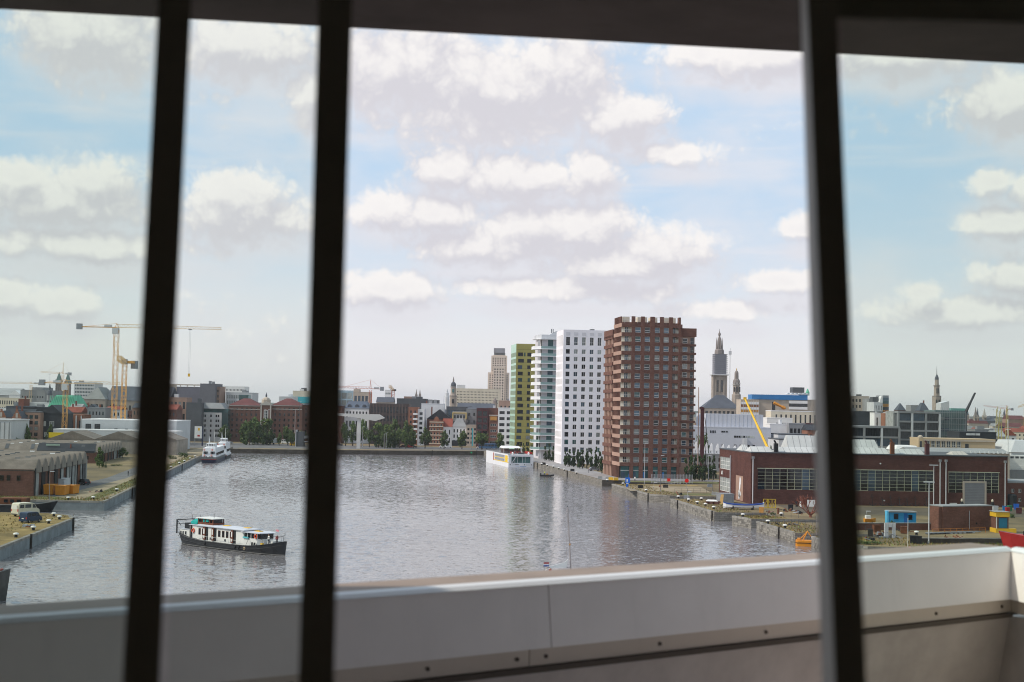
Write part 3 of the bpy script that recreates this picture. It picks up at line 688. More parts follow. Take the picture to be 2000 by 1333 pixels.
b = MB(); hface(b, 15, 0, 57.0, ho, lambda u, d, z: (u, d, z)); b.mt(1); hface(b, 22, 0, 57, lo, lambda u, d, z: (d, 22-u, z)); b.mt(0).box(.01,14.99,.3,21.9,56,56.9).poly([(15,0,0),(15,22,0),(15,22,57),(15,0,57)])
b.obj('wall', [m_olive, m_mint], gt)
for h_ in ho: inst('window', wmesh(h_[1]-h_[0], h_[3]-h_[2], 1, 0, m_fr_d, R.choice([g_dark,g_black,g_blue,g_blue,g_teal,g_pale,g_dark]), .07), gt, (h_[0],0,h_[2]))
wins(gt, lo, 22, fm=m_olive, gm=g_pale, nm=0)
for k in range(17): MB().box(0,15,-.025,.0,1.2+3.3*k,1.27+3.3*k).obj('panel_joint', mat('dark_joint', (.08,.07,.03), .8), gt)
# ================================================================== THE CITY, from the left of the picture to the right
def stepped(x0, x1, yt, ya, Y, label):
    t, W, Z = base('gabled_house', label, x0, x1, yt, Y)
    ho = grid(W, 4, Z-.5, 2, 3, .42, .6, .12); shell(t, W, 12, Z, m_rust, ho); wins(t, ho, fm=m_fr_w, gm=g_dark, nm=0)
    h = P((x0+x1)/2, ya, Y).z-QZ-Z; b = MB(); n = 4
    for i in range(n): b.box(W*i*.5/n+.01*i, W-W*i*.5/n-.01*i, -.06, .4, Z+h*i/n, Z+h*(i+1)/n)
    b.obj('stepped_gable', m_rust, t)
    for i in range(5): MB().box(-.05,W+.05,-.1,-.062,3+i*Z/5.2,3.35+i*Z/5.2).obj('stone_band', m_cornice, t)
    MB().box(W*.38,W*.62,-.12,-.07,Z+.4,Z+h*.6).obj('gable_window', m_cornice, t)
    roof(t, 'gy', W, 12, Z, h*.8, m_slate, 0, y0=.5)
stepped(24,41,818,800,690,'narrow stepped gable house with orange brick and cream stone bands')
stepped(-7,11,816,799,690,'stepped gable house of orange brick half cut off, behind the pale shed')
t, W, D, Z = B('shed', 'pale vertically clad shed at the foot of the stepped gable houses', -60, 22, 821, 640, 24, m_palegrey, 'flat', 819, m_palegrey, cat='shed')
for i in range(9): MB().box(W*(i+.5)/9,W*(i+.5)/9+.5,-.05,.0,.5,Z-.8).obj('cladding_groove', m_grey, t)
B('brick_flats', 'brown brick flats with wide dark windows beside the stepped gable', 43, 79, 806, 700, 18, m_lbrown, w=(3,5), fw=.66, fh=.62, z0=2, cor=m_dgrey, mx=.07)
t, W, D, Z = B('black_house', 'black slate clad house with a wide gable and a few white windows', 80, 121, 808, 705, 18, m_black, 'gy', 791, m_black)
for x, z, w_ in ((.15,.62,.1),(.42,.62,.22),(.2,.3,.16),(.8,.28,.1)): inst('window', wmesh(W*w_, 2.4, 1, 0, m_fr_w, g_pale, .12, .0), t, (W*x,-.02,Z*z))
B('terrace_block', 'long dark roofed block behind the stepped gable house', 5, 62, 812, 720, 14, m_dgrey, 'gx', 799, m_black, ch=2)
B('terrace_block', 'dark flat roofed block behind the brown brick flats', 40, 100, 797, 745, 20, m_black, plant=2)
B('terrace_block', 'low slate blue roofed row over the stepped gable', 12, 60, 795, 790, 16, m_slate, plant=1)
t, W, D, Z = B('copper_roofed_hall', 'dark hall under a bright green copper roof behind the small crane', 94, 148, 795, 830, 24, m_dgrey, 'man', 772, m_copper, z0=2)
for i in range(16): MB().loft([[(W*(i+.5)/16-.12,-.32,Z),(W*(i+.5)/16+.12,-.32,Z),(W*(i+.5)/16+.12,-.05,Z),(W*(i+.5)/16-.12,-.05,Z)],[(W*(i+.5)/16-.12,2.6,Z+6.4),(W*(i+.5)/16+.12,2.6,Z+6.4),(W*(i+.5)/16+.12,2.9,Z+6.4),(W*(i+.5)/16-.12,2.9,Z+6.4)]]).obj('roof_seam', m_copper, t)
B('white_roofed_block', 'low white roofed block before the grey theatre', 47, 96, 788, 860, 20, m_white, plant=1)
B('brick_house', 'small red brick house with a tall chimney below the grey theatre', 36, 47, 781, 850, 10, m_red, ch=1)
t, W, D, Z = B('theatre', 'big grey concrete theatre block with a raised roof box', 40, 88, 763, 1300, 60, m_grey, w=(9,1), z0=22, fh=.3, fw=.5, top=3)
MB().box(W*.3,W*.75,10,40,Z,Z+3).obj('roof_storey', m_grey, t)
B('arcade_building', 'white arcaded building at the edge of the theatre', -40, 37, 778, 1150, 30, m_cream, w=(16,2), z0=12, fw=.5, fh=.6, gm=g_dark, nm=0)
B('hall', 'large hall with a pale grey gabled roof beyond the arcaded building', -40, 26, 772, 1500, 60, m_grey, 'gx', 758, m_groof)
B('hall', 'white roofed hall between the arcaded building and the theatre', 18, 42, 772, 1480, 30, m_white, 'gy', 763, m_white)
def spire_tower(name, label, x, ytop, yspire, yb, w_px, Y, m, rm, n=4, sub=True, cat='church tower'):
    a = P(x-w_px/2, yspire, Y); c = P(x+w_px/2, yspire, Y); W = c.x-a.x; zs = a.z-QZ; zt = P(x, ytop, Y).z-QZ
    t = thing(name, label, cat, (a.x, Y, QZ))
    ho = [(W*.2, W*.4, zs*.72, zs*.93), (W*.6, W*.8, zs*.72, zs*.93)] if sub else []
    shell(t, W, W, zs, m, ho); wins(t, ho, fm=m_stoned, gm=g_black, nm=0)
    MB().loft([[(0,0,zs),(W,0,zs),(W,W,zs),(0,W,zs)],[(W*.47,W*.47,zt),(W*.53,W*.47,zt),(W*.53,W*.53,zt),(W*.47,W*.53,zt)]]).obj('spire', rm, t)
    for q in ((0,0),(W,0),(0,W),(W,W)): MB().loft([[(q[0]-.6,q[1]-.6,zs-1),(q[0]+.6,q[1]-.6,zs-1),(q[0]+.6,q[1]+.6,zs-1),(q[0]-.6,q[1]+.6,zs-1)],[(q[0]-.05,q[1]-.05,zs+(zt-zs)*.22),(q[0]+.05,q[1]-.05,zs+(zt-zs)*.22),(q[0]+.05,q[1]+.05,zs+(zt-zs)*.22),(q[0]-.05,q[1]+.05,zs+(zt-zs)*.22)]]).obj('pinnacle', m, t)
    return t
spire_tower('church_tower','stone church tower with a thin green spire, beside the orange crane mast',113.5,727,745,770,10,1500,m_stoned,mat('verdigris_spire',(.10,.17,.16),.8))
spire_tower('church_tower','stone church tower with a thin green spire, nearer the cream slab block',131,727,748,770,10,1500,m_stoned,MATS['verdigris_spire'])
def lathe_tower(name, label, x, Y, prof, m, cat='church tower', n=8, parts=()):
    c = P(x, 780, Y); t = thing(name, label, cat, (c.x, Y, QZ))
    for nm_, mm, pr in prof:
        k = Y/F; MB().lathe([(r*k, P(x, y, Y).z-QZ) for r, y in pr], n).obj(nm_, mm, t)
    return t, c
lathe_tower('domed_turret','grey domed turret with a statue on top between theatre and copper roof',96.5,1200,[('wall',m_grey,[(5,800),(5,772)]),('dome',m_slate,[(5.5,772),(5,768),(3.5,764),(1.6,762)]),('statue',m_dgrey,[(1.2,762),(1.8,757),(1.0,753),(.6,750)])],m_grey)
B('slab_block', 'pale slab of flats with a cream sunlit end and grey striped front', 145, 185, 748, 1300, 26, m_palegrey, w=(12,9), wl=(2,9), z0=10, fw=.7, fh=.5, gm=g_blue, nm=0, plant=1)
t, W, D, Z = B('gothic_church', 'long grey roofed gothic church behind the tall orange cranes', 207, 330, 783, 950, 30, m_stonec, 'gx', 755, m_slate, w=(12,1), z0=6, fh=.7, fw=.4, gm=g_black, nm=0)
t, W, D, Z = B('church_choir', 'hipped stone choir with dormers at the end of the gothic church', 163, 206, 780, 945, 34, m_stonec, 'hip', 756, mat('dull_grey_roof', (.24,.24,.23), .9, .2, .15), w=(4,1), z0=6, fh=.7, fw=.45, gm=g_black, nm=0)
LH = [(126,158,806,795,m_lbrown,'gx',m_rtile,'brown house with a low red roof under the copper roof'),(134,156,800,789,m_grey,'gx',m_groof,'plain grey house at the side of the copper roofed hall'),
 (156,172,803,794,m_cream,'gy',m_slate,'cream gable house just over the white block'),(171,206,798,None,m_grey,None,None,'wide flat grey house below the stone choir'),
 (205,236,800,794,m_palegrey,'gx',m_rtile,'pale house with a red roof between the crane masts'),(233,262,804,None,m_brown,None,None,'brown flat house by the second orange crane mast'),
 (258,300,797,788,m_lbrown,'gx',m_slate,'light brown house with slate roof beyond the crane masts'),(298,345,800,790,m_brown,'gx',m_rtile,'brown terrace with tiled roof hidden by the dark stile')]
for i, (x0, x1, yt, ya, m, rk, rm, lb) in enumerate(LH): B('town_house', lb, x0, x1, yt, 770+i%3*22, 14, m, rk, ya, rm, w=(max(2,int((x1-x0)/7)),4), fw=.4, fh=.5, nm=0, ch=1)
t, W, D, Z = B('workshop', 'red brown workshop with pale concrete posts beside the orange crane', 128, 162, 812, 735, 14, m_rust, w=(4,1), z0=6, fh=.6, fw=.6, gm=g_dark)
for i in range(4): MB().box(W*i/3.4,W*i/3.4+.6,-.3,-.05,0,Z).obj('post', m_palegrey, t)
t, W, D, Z = B('depot', 'long white flat roofed depot with two large dark windows', 160, 345, 822, 690, 30, m_palegrey, cor=m_white)
for x in (1.8,6.2): inst('window', wmesh(2.7, 2.7, 2, 2, m_fr_d, g_dark, .1, .05), t, (x,-.06,Z-4.6))
for x in (16,21): MB().box(x,x+1.4,-.7,-.05,Z-5,Z-3.9).obj('air_conditioner', m_dgrey, t)
B('low_store', 'low pale grey store running below the white depot', 104, 345, 842, 672, 12, m_palegrey, cor=m_white, cat='shed')
# ---- centre left, beyond the far quay
t, W, D, Z = B('office_block', 'beige office with an open roof frame and mauve cladding', 325, 392, 757, 1000, 30, mat('mauve_cladding', (.17,.16,.19), .8, .1), wl=(3,4), z0=8)
MB().box(-.3,W+.3,-.3,.4,Z+1.4,Z+2.2).box(0,W*.3,-.35,-.05,8,Z+1.4).obj('roof_frame', m_beige, t)
for i in range(4): MB().box(W*(i+1)/5,W*(i+1)/5+.5,-.2,.3,Z,Z+1.4).obj('frame_post', m_beige, t)
t, W, D, Z = B('tower_block', 'blank dark grey block with a brick side wing, above the pale block', 391, 421, 751, 980, 24, mat('mauve_grey_concrete', (.155,.15,.165), .85, .1), plant=2)
B('side_wing', 'brick and concrete gridded wing against the blank dark grey block', 421, 429, 757, 985, 20, m_lbrown, w=(3,7), z0=8, fw=.5, fh=.5, nm=0)
B('office_slab', 'white slab with rows of tiny square windows', 428, 478, 756, 1150, 20, m_white, w=(17,7), z0=12, fw=.45, fh=.45, nm=0, gm=g_dark)
B('office_block', 'low white office with a fine window grid behind the wine roof', 441, 493, 768, 1000, 24, m_palegrey, w=(14,5), z0=10, fw=.65, fh=.6, nm=0, gm=g_pale, plant=2)
B('glass_pavilion', 'small teal glass box between white office and wine roof', 467, 485, 773, 960, 10, g_teal)
B('town_house', 'dull brown house behind the red tiled gable roof', 330, 365, 778, 860, 14, m_lbrown, w=(4,3), nm=0, plant=1)
B('town_house', 'dark green grey house behind the narrow white house', 364, 394, 788, 850, 14, m_dgrey, plant=1)
t, W, D, Z = B('town_house', 'red brick house with a bright red tiled roof and two white dormers', 341, 368, 816, 795, 12, m_red, 'gx', 798, m_rtile, w=(3,3), fw=.4, fh=.6, gm=g_dark, nm=0, ch=1, cor=m_cornice)
for x in (.28,.72): MB().prof([(W*x-.7,Z+.3),(W*x+.7,Z+.3),(W*x+.7,Z+1.6),(W*x,Z+2.2),(W*x-.7,Z+1.6)], -.1, 3).obj('dormer', m_white, t)
MB().box(-.05,W+.05,-.2,-.02,Z-.9,Z-.2).obj('cornice', m_cornice, t)
t, W, D, Z = B('town_house', 'narrow pale house with a grey mansard beside the red brick one', 368, 389, 820, 797, 12, m_cornice, 'man', 809, m_slateb, w=(3,3), fw=.45, fh=.6, gm=g_dark, nm=0)
MB().box(0,W,-1.2,-.05,2.6,4.0).obj('awning', mat('red_awning', (.42,.03,.025), .7), t)
pb_ = base('pale_block', 'pale block of paired dark windows with a glass attic behind the ship', 391, 433, 806, 788)
t, W, Z = pb_
ho = []
for r_ in range(5):
    z = 2.2+r_*(Z-2.6)/5; h_ = (Z-2.6)/5*.5
    for x in (.10,.20,.47,.72,.82): ho.append((W*x, W*x+W*.075, z+.6, z+.6+h_))
shell(t, W, 16, Z, mat('pale_stone_panel', (.50,.47,.46), .8, .06), ho); wins(t, ho, gm=g_black, nm=0)
MB().box(.3,W+3.6,1.2,15,Z,Z+2.3).obj('glass_attic', g_teal, t); MB().box(W,W+3.7,.8,15,2,Z).obj('glass_stair', mat('green_glass_wall', (.035,.07,.07), .15, .2, .5, 0, .6), t)
MB().loft([[(-.8,-.6,Z+2.3),(W+2,-.6,Z+2.3),(W+2,16,Z+2.3),(-.8,16,Z+2.3)],[(-.8,1,Z+5.8),(W-1,1,Z+5.8),(W-1,15,Z+5.8),(-.8,15,Z+5.8)]]).obj('roof', m_groof, t)
m_cust = mat('warehouse_brick', (.155,.075,.058), .9, .2, .1, streak=.25)
for (x0, x1, lb) in ((447,508,'brown brick warehouse with a wine red hipped roof beside the pale block'),(531,590,'brown brick warehouse with a wine red hipped roof, right of the stone pediment')):
    t, W, D, Z = B('customs_warehouse', lb, x0, x1, 792, 800, 15, m_cust, 'hip', 778.5, m_wtile, w=(6,6), fw=.34, fh=.5, gm=g_black, nm=0, z0=2)
    for z in (Z-.5, Z-2.6): MB().box(-.05,W+.05,-.2,-.02,z,z+.4).obj('cornice', m_cornice, t)
    for q in range(7): MB().box(W*q/6-.25,W*q/6+.25,-.14,-.01,2,Z-2.7).obj('pilaster', m_cust, t)
t, W, D, Z = B('customs_gatehouse', 'brown brick gatehouse with pale pilasters and a stone pediment', 508, 531, 792, 797, 14, m_cust)
MB().prof([(-.3,Z),(W+.3,Z),(W*.8,Z+1.2),(W*.5,Z+2.4),(W*.2,Z+1.2)], -.3, 1).obj('pediment', m_cornice, t)
for x in (.3,W-1.1): MB().box(x,x+.8,-.25,-.02,2,Z).obj('pilaster', m_cornice, t)
inst('window', wmesh(2.4, 7, 1, 3, m_fr_w, g_dark, .2, .0), t, (W*.5-1.2,-.02,Z-10))
B('customs_warehouse', 'brown brick warehouse end with a low slate roof by the second dark stile', 590, 668, 792, 802, 15, m_cust, 'hip', 784, m_slate, w=(7,6), fw=.34, fh=.5, gm=g_black, nm=0, z0=2)
lathe_tower('domed_turret','small pale domed lantern over the stone pediment',520,1150,[('wall',m_beige,[(9,792),(9,781)]),('dome',m_beige,[(8,781),(6,778),(2,776)]),('lantern',m_slate,[(1.6,776),(1.8,772),(.8,770),(.3,767)])],m_beige)
t, W, D, Z = B('office_block', 'cream office with a bright turquoise glass band, beside the second stile', 572, 625, 765, 1200, 30, m_cream, plant=2)
MB().box(-.2,W+.2,-.3,-.02,Z-10,Z-4.5).obj('turquoise_band', m_turq, t)
B('flat_roofed_block', 'grey flat roofed block behind the wine red warehouse roof', 545, 574, 776, 1100, 20, m_palegrey, plant=2)
# ---- centre
B('glass_office', 'pale blue glass office by the second dark stile', 655, 690, 764, 1150, 24, mat('sky_blue_glass', (.33,.45,.52), .15, .15, .3, 0, .6), w=(3,5), fw=.9, fh=.8, gm=g_pale, nm=3)
t, W, D, Z = B('civic_block', 'stepped beige block with a glazed middle near the far crane', 690, 721, 767, 1100, 24, m_beige, w=(4,2), z0=14, fw=.7, fh=.6, gm=g_blue)
MB().box(0,W*.35,2,14,Z,Z+2.6).obj('stair_tower', m_beige, t); MB().box(W*.1,W*.16,4,5,Z+2.6,Z+3.6).obj('roof_plant', m_grey, t)
t, W, D, Z = B('mansion', 'white mansion under a blue grey mansard with round dormers', 673, 721, 798, 820, 16, m_white, 'man', 784, m_slateb, w=(7,3), fw=.5, fh=.62, gm=g_dark, nm=1, cor=m_cornice)
for x in (.2,.5,.8): MB().prof([(W*x-1.2,Z+.2),(W*x+1.2,Z+.2),(W*x+1.2,Z+1.6),(W*x+.6,Z+2.4),(W*x-.6,Z+2.4),(W*x-1.2,Z+1.6)], .1, 3).obj('dormer', m_slate, t)
t, W, D, Z = B('timber_grid_building', 'long brown building with a timber grid of large dark panes', 723, 799, 790, 812, 18, mat('dark_timber', (.085,.065,.06), .8, .2), w=(12,4), fw=.8, fh=.66, gm=g_dark, nm=1, z0=2.5)
for i in range(13): MB().box(W*i/12-.15,W*i/12+.15,-.25,-.01,2,Z).obj('timber_post', mat('brown_timber', (.16,.115,.10), .8, .2), t)
t, W, D, Z = B('depot', 'dark mesh clad block below the two far thin spires', 775, 832, 780, 1000, 26, m_dgrey, plant=3)
B('roof_block', 'small brick and white rooftop block over the mesh clad depot', 789, 806, 776, 1020, 10, m_lbrown)
B('flat_roofed_block', 'purple grey flat block right of the mesh clad depot', 832, 856, 783, 1040, 20, m_dgrey, w=(5,1), z0=10, fh=.5, nm=0)
for x, lb in ((813,'first of two thin grey spires far off over the mesh clad depot'),(820,'second of two thin grey spires far off, nearest the domed bell tower')): spire_tower('church_tower', lb, x, 760, 773, 790, 3.6, 1700, m_stoned, m_stoned)
B('chapel', 'beige chapel with a plain gable and slate roof under the far cranes', 735, 768, 786, 950, 14, m_beige, 'gx', 776, m_slate)
B('tower_block', 'white and red banded tower beside the raised orange crane', 752, 764, 763, 1150, 14, m_white, w=(3,6), z0=14, fw=.7, fh=.4, gm=g_pale, nm=0)
t, W, D, Z = B('town_house', 'narrow red brick flats with white balconies beside the timber grid building', 798, 816, 797, 790, 16, m_rust, w=(2,6), fw=.4, fh=.5, gm=g_dark, nm=0)
for k in range(6): MB().box(W*.5,W,-.9,-.05,3.3+k*3,3.5+k*3).box(W*.5,W,-.9,-.84,3.5+k*3,4.4+k*3).obj('balcony', m_white, t)
B('town_house', 'very narrow white house with dark windows beside the red brick flats', 816, 829, 801, 791, 14, m_white, w=(1,6), fw=.5, fh=.55, gm=g_dark, nm=0)
B('white_wall_block', 'blank white party wall block with roof clutter', 823, 867, 790, 835, 14, m_white, plant=3, ch=1)
B('black_gable_house', 'black gabled roof with an orange verge behind the striped brick house', 834, 882, 819, 803, 12, m_brown, 'gy', 800, m_black, ch=1)
t, W, D, Z = B('town_house', 'brick house with cream bands and tall windows below the black gable', 839, 866, 824, 790, 12, m_rust, w=(4,5), fw=.55, fh=.55, fm=m_fr_c, gm=g_dark, nm=0, z0=1)
for k in range(6): MB().box(-.05,W+.05,-.15,-.01,1+k*(Z-1.5)/5,1.45+k*(Z-1.5)/5).obj('stone_band', m_cream, t)
MB().prof([(W*.25,Z),(W*.75,Z),(W*.62,Z+2.6),(W*.5,Z+3.2),(W*.38,Z+2.6)], -.05, .4).obj('gable', m_rust, t)
B('town_house', 'white house with a plain red tiled roof between two taller houses', 865, 883, 834, 792, 12, m_white, 'gx', 818, m_rtile, w=(2,2), fw=.3, fh=.6, gm=g_dark, nm=0, z0=1)
t, W, D, Z = B('town_house', 'white corner house with a grey mansard and black ground floor', 883, 911, 834, 793, 14, m_white, 'man', 818, m_groof, w=(4,3), fw=.4, fh=.62, gm=g_dark, nm=1, z0=1)
MB().box(-1,W,-.3,-.02,.1,3.4).obj('shop_front', m_black, t)
t, W, D, Z = B('yellow_bay_house', 'house with a yellow framed glass bay standing over the grey mansard', 884, 911, 806, 806, 12, m_cornice, w=(4,2), fw=.7, fh=.5, gm=g_dark, nm=0, z0=Z+3 if False else 12)
MB().box(-.2,W+.2,-.5,-.02,Z-.6,Z-.1).box(-.2,.5,-.5,-.02,Z-4,Z-.6).box(W-.5,W+.2,-.5,-.02,Z-4,Z-.6).obj('yellow_frame', mat('yellow_frame', (.62,.45,.16), .7), t)
B('glass_roof_block', 'dark glass penthouse behind the yellow framed bay', 872, 913, 796, 822, 12, m_dgrey, w=(6,1), z0=16, fw=.85, fh=.7, gm=g_blue)
B('flats', 'beige flats with square dark windows by the blue banner pole', 911, 932, 832, 790, 12, m_beige, w=(3,4), fw=.6, fh=.5, gm=g_dark, nm=0, z0=1)
B('grey_tower_house', 'plain grey building rising behind the beige flats', 911, 932, 800, 810, 14, m_grey, w=(2,4), gm=g_dark, nm=0, fw=.4, fh=.4)
t, W, D, Z = B('red_glass_building', 'dark wine red building with deep glass bays', 931, 954, 799, 786, 16, m_maroon, w=(2,5), fw=.8, fh=.72, gm=g_black, nm=2, z0=2)
B('brick_house', 'dark brown brick building behind the ochre topped house', 953, 976, 799, 800, 14, m_brown, plant=1)
t, W, D, Z = B('town_house', 'brown brick house with white windows and an ochre top bay', 955, 973, 811, 783, 14, m_brown, w=(1,5), fw=.72, fh=.42, fm=m_fr_w, gm=g_dark, nm=2, z0=1)
MB().box(W*.15,W*.85,-.2,-.02,Z-3.2,Z-.9).obj('ochre_bay', m_orange, t); MB().box(-.05,W+.05,-.25,-.02,Z-.5,Z).obj('cornice', m_cornice, t)
t, W, D, Z = B('flats', 'white modern flats with black ribbon windows at the foot of the olive tower', 973, 1003, 798, 779, 16, m_white, w=(2,6), fw=.7, fh=.5, gm=g_black, nm=1, z0=1, mx=.02)
B('long_roof_hall', 'long slate roofed hall below the cream office slab', 893, 965, 800, 900, 20, m_grey, 'gx', 788, m_slate, plant=1)
B('salmon_house', 'salmon coloured house with a curved gable by the olive tower', 974, 1000, 784, 1000, 14, mat('salmon_render', (.42,.27,.21), .85, .1), w=(3,2), fw=.4, gm=g_dark, plant=1)
lathe_tower('domed_turret','small stone turret in front of the cream tower',967,1020,[('wall',m_stonec,[(5,800),(5,787)]),('dome',m_stoned,[(5,787),(4,783),(2,780),(.7,777)])],m_stonec)
t, W, D, Z = B('office_slab', 'long cream office slab with five rows of small windows', 889, 977, 760.5, 1350, 26, m_cream, w=(30,5), z0=26, fw=.42, fh=.42, gm=g_black, nm=0, top=1.5)
MB().box(W*.03,W*.21,4,18,Z,Z+3.8).obj('roof_storey', m_palegrey, t)
# art deco tower
ar, Wd, Zd = base('art_deco_tower', 'tall stepped cream tower with a grey box on its crown', 953, 995, 728, 1700)
m_ad = mat('pinkish_stone', (.72,.59,.49), .85, .1, .06, streak=.15)
k = 1700/F; zz = lambda y: P(974, y, 1700).z-QZ
def tier(x0, x1, y0, y1, yf, D_, nc, nr):
    a, c = (x0-953)*k, (x1-953)*k; z0_, z1_ = zz(y0), zz(y1)
    ho = [(h_[0]+0, h_[1], h_[2], h_[3]) for h_ in grid(c-a, z0_+1, z1_-2, nc, nr, .5, .56, .05)]
    b = MB(); hface(b, c-a, z0_, z1_, ho, lambda u, d, z: (a+u, yf+d, z)); b.poly([(a,yf,z0_),(a,yf,z1_),(a,yf+D_,z1_),(a,yf+D_,z0_)]).poly([(c,yf,z0_),(c,yf+D_,z0_),(c,yf+D_,z1_),(c,yf,z1_)]).poly([(a,yf,z1_),(c,yf,z1_),(c,yf+D_,z1_),(a,yf+D_,z1_)])
    b.obj('wall', m_ad, ar)
    for h_ in ho: inst('window', wmesh(h_[1]-h_[0], h_[3]-h_[2], 0, 0, m_dgrey, g_black, .1), ar, (a+h_[0], yf, h_[2]))
tier(953,995,800,728,0,24,8,16); tier(959,990,728,695,4,16,6,8); tier(963,986,800,716,-3,4,4,15); tier(962,988,695.5,694,5,14,1,1)
MB().box((964.5-953)*k,(986-953)*k,7,15,zz(694),zz(689)).obj('roof_gallery', mat('dark_gallery',(.12,.13,.13),.6), ar)
MB().box((963.5-953)*k,(985.5-953)*k,6,16,zz(689),zz(680)).obj('crown_box', mat('mauve_metal', (.33,.32,.35), .5, .1), ar)
for q in range(9): x = (964+q*2.6-953)*k; MB().box(x,x+.25,5.9,6.0,zz(694),zz(680)).obj('crown_rib', m_grey, ar)
lathe_tower('bell_tower','stone bell tower with a dark dome and slim lantern over the cream slab',885,1300,[('wall',m_stonec,[(7.4,800),(7.4,774),(6.6,773),(5.6,770),(5.4,757)]),('balcony',m_stoned,[(7.8,775),(7.8,773)]),('cornice',m_cornice,[(6.2,757),(6.2,755.5)]),('dome',m_slate,[(5.4,755.5),(5.6,752),(4.4,748.5),(2.4,746.5)]),('lantern',m_stoned,[(1.7,746.5),(1.6,742),(1.0,739.5),(.2,736)])],m_stonec,n=8)
c = P(885,780,1300)
t = [o for o in C.objects if o.name == 'bell_tower'][0]
MB().box(-1.0,1.0,-2.75,-2.6,P(885,767,1300).z-QZ,P(885,760.5,1300).z-QZ).obj('clock_window', g_teal, t); MB().box(-.9,.9,-3.6,-3.3,P(885,788,1300).z-QZ,P(885,780,1300).z-QZ).obj('window', g_black, t)
lathe_tower('stepped_tower','pale stepped tower with a pointed top left of the bell tower',873,1500,[('wall',m_palegrey,[(4.4,800),(4.2,775),(3.4,774),(3.2,768)]),('crown',m_palegrey,[(3,768),(2,766),(1.8,764),(.3,760)])],m_palegrey)
# ---- right of the brown tower
t, W, D, Z = B('gothic_church', 'slate roofed church with arched windows right of the brown tower', 1373, 1447, 798, 1250, 26, m_stonec, 'hip', 772, m_slate, w=(8,1), z0=13, fh=.75, fw=.6, gm=g_black, nm=0)
# cathedral
ct, Wc, Zc = base('cathedral_tower', 'tall lace spired cathedral tower wrapped in grey scaffolding', 1393, 1420, 734, 1675)
k = 1675/F; zc_ = lambda y: P(1406, y, 1675).z-QZ; X = lambda x: (x-1393)*k
ho = [(X(1399.6), X(1404), zc_(766), zc_(743)), (X(1408), X(1412.6), zc_(766), zc_(743))]
shell(ct, X(1420), 15, zc_(732), m_stonec, ho); wins(ct, ho, fm=m_stonec, gm=g_black, nm=1, ntr=1)
for x in (1393,1398,1405,1414,1419): MB().box(X(x)-.4,X(x)+.8,-.8,-.02,0,zc_(733)).obj('buttress', m_stonec, ct)
m_scaf = mat('scaffold_mesh', (.25,.24,.285), .7, .15, .4)
MB().box(X(1395),X(1418.5),-1.5,16,zc_(732),zc_(692)).obj('scaffold_mesh', m_scaf, ct)
for y in range(692, 733, 4): MB().box(X(1394),X(1421),-2.3,16,zc_(y)-.25,zc_(y)).obj('scaffold_deck', m_steel, ct)
MB().box(X(1390),X(1423),-3,17,zc_(733.5),zc_(731.5)).obj('scaffold_platform', m_palegrey, ct)
for i in range(12): x = X(1394)+i*1.45; MB().box(x,x+.14,-2.4,-2.2,zc_(732),zc_(692)).obj('scaffold_pole', m_steel, ct)
MB().lathe([(X(1402.6), zc_(692)),(X(1402), zc_(684)),(X(1400.5), zc_(682))], 8, X(1406), 7).obj('octagon', m_stoned, ct)
for a in range(8):
    q = math.radians(a*45+22); r_ = X(1399.2); MB().tube((X(1406)+r_*math.cos(q),7+r_*math.sin(q),zc_(684)),(X(1406)+r_*.92*math.cos(q),7+r_*.92*math.sin(q),zc_(666)),.75,.5,4).tube((X(1406)+r_*.92*math.cos(q),7+r_*.92*math.sin(q),zc_(666)),(X(1406)+r_*.9*math.cos(q),7+r_*.9*math.sin(q),zc_(659)),.5,.05,4).obj('pinnacle', m_stoned, ct)
MB().lathe([(X(1397.3),zc_(684)),(X(1396.4),zc_(668)),(X(1395.4),zc_(660)),(X(1394.6),zc_(656)),(X(1395.9),zc_(654)),(X(1395.4),zc_(651)),(X(1394),zc_(649)),(X(1393.3),zc_(645)),(X(1393.7),zc_(647.5)),(.05,zc_(642))][:8], 8, X(1406), 7).obj('spire', m_stoned, ct)
MB().tube((X(1406),7,zc_(645)),(X(1406),7,zc_(642)),.3,.1).obj('finial', m_dgrey, ct)
hx = P(1425, 770, 1660)
t = thing('scaffold_hoist', 'thin white hoist mast standing beside the scaffolded cathedral tower', 'hoist', (hx.x,1660,QZ))
MB().tube((0,0,0),(0,0,P(1425,690,1660).z-QZ),.45,.45,4).obj('mast', m_palegrey, t); MB().box(-1.6,1.6,-1,1,P(1425,693,1660).z-QZ,P(1425,686,1660).z-QZ).obj('hoist_cage', m_palegrey, t); MB().tube((0,0,P(1425,686,1660).z-QZ),(.2,0,P(1425,681,1660).z-QZ),.2).obj('aerial', m_grey, t)
lathe_tower('bell_tower','baroque stone bell tower with a gold cross, right of the cathedral',1438,1270,[('wall',m_stonec,[(9,800),(9,771),(7,770),(6.7,768),(6.7,753)]),('cornice',m_cornice,[(8,753),(8,751.5)]),('dial_storey',m_stoned,[(7.2,751.5),(7.2,747),(6.4,743),(4.6,740.5)]),('dome',m_stoned,[(4.2,740.5),(4,731),(3.8,728),(2.4,725.5),(.8,724)]),('cross',mat('gilded_cross',(.55,.36,.12),.4,.1,1,.5),[(.8,724),(1.0,722),(.2,719)])],m_stonec)
t = [o for o in C.objects if o.name.startswith('bell_tower')][-1]
for a in (-3,-.6,1.8): MB().box(a,a+1.2,-3.4,-3.0,P(1438,766,1270).z-QZ,P(1438,756,1270).z-QZ).obj('window', g_black, t)
for a in (-2.4,0,2.4): MB().tube((a,-3.5,P(1438,749,1270).z-QZ),(a,-3.1,P(1438,749,1270).z-QZ),.7,.7,8).obj('clock_dial', m_cornice, t)
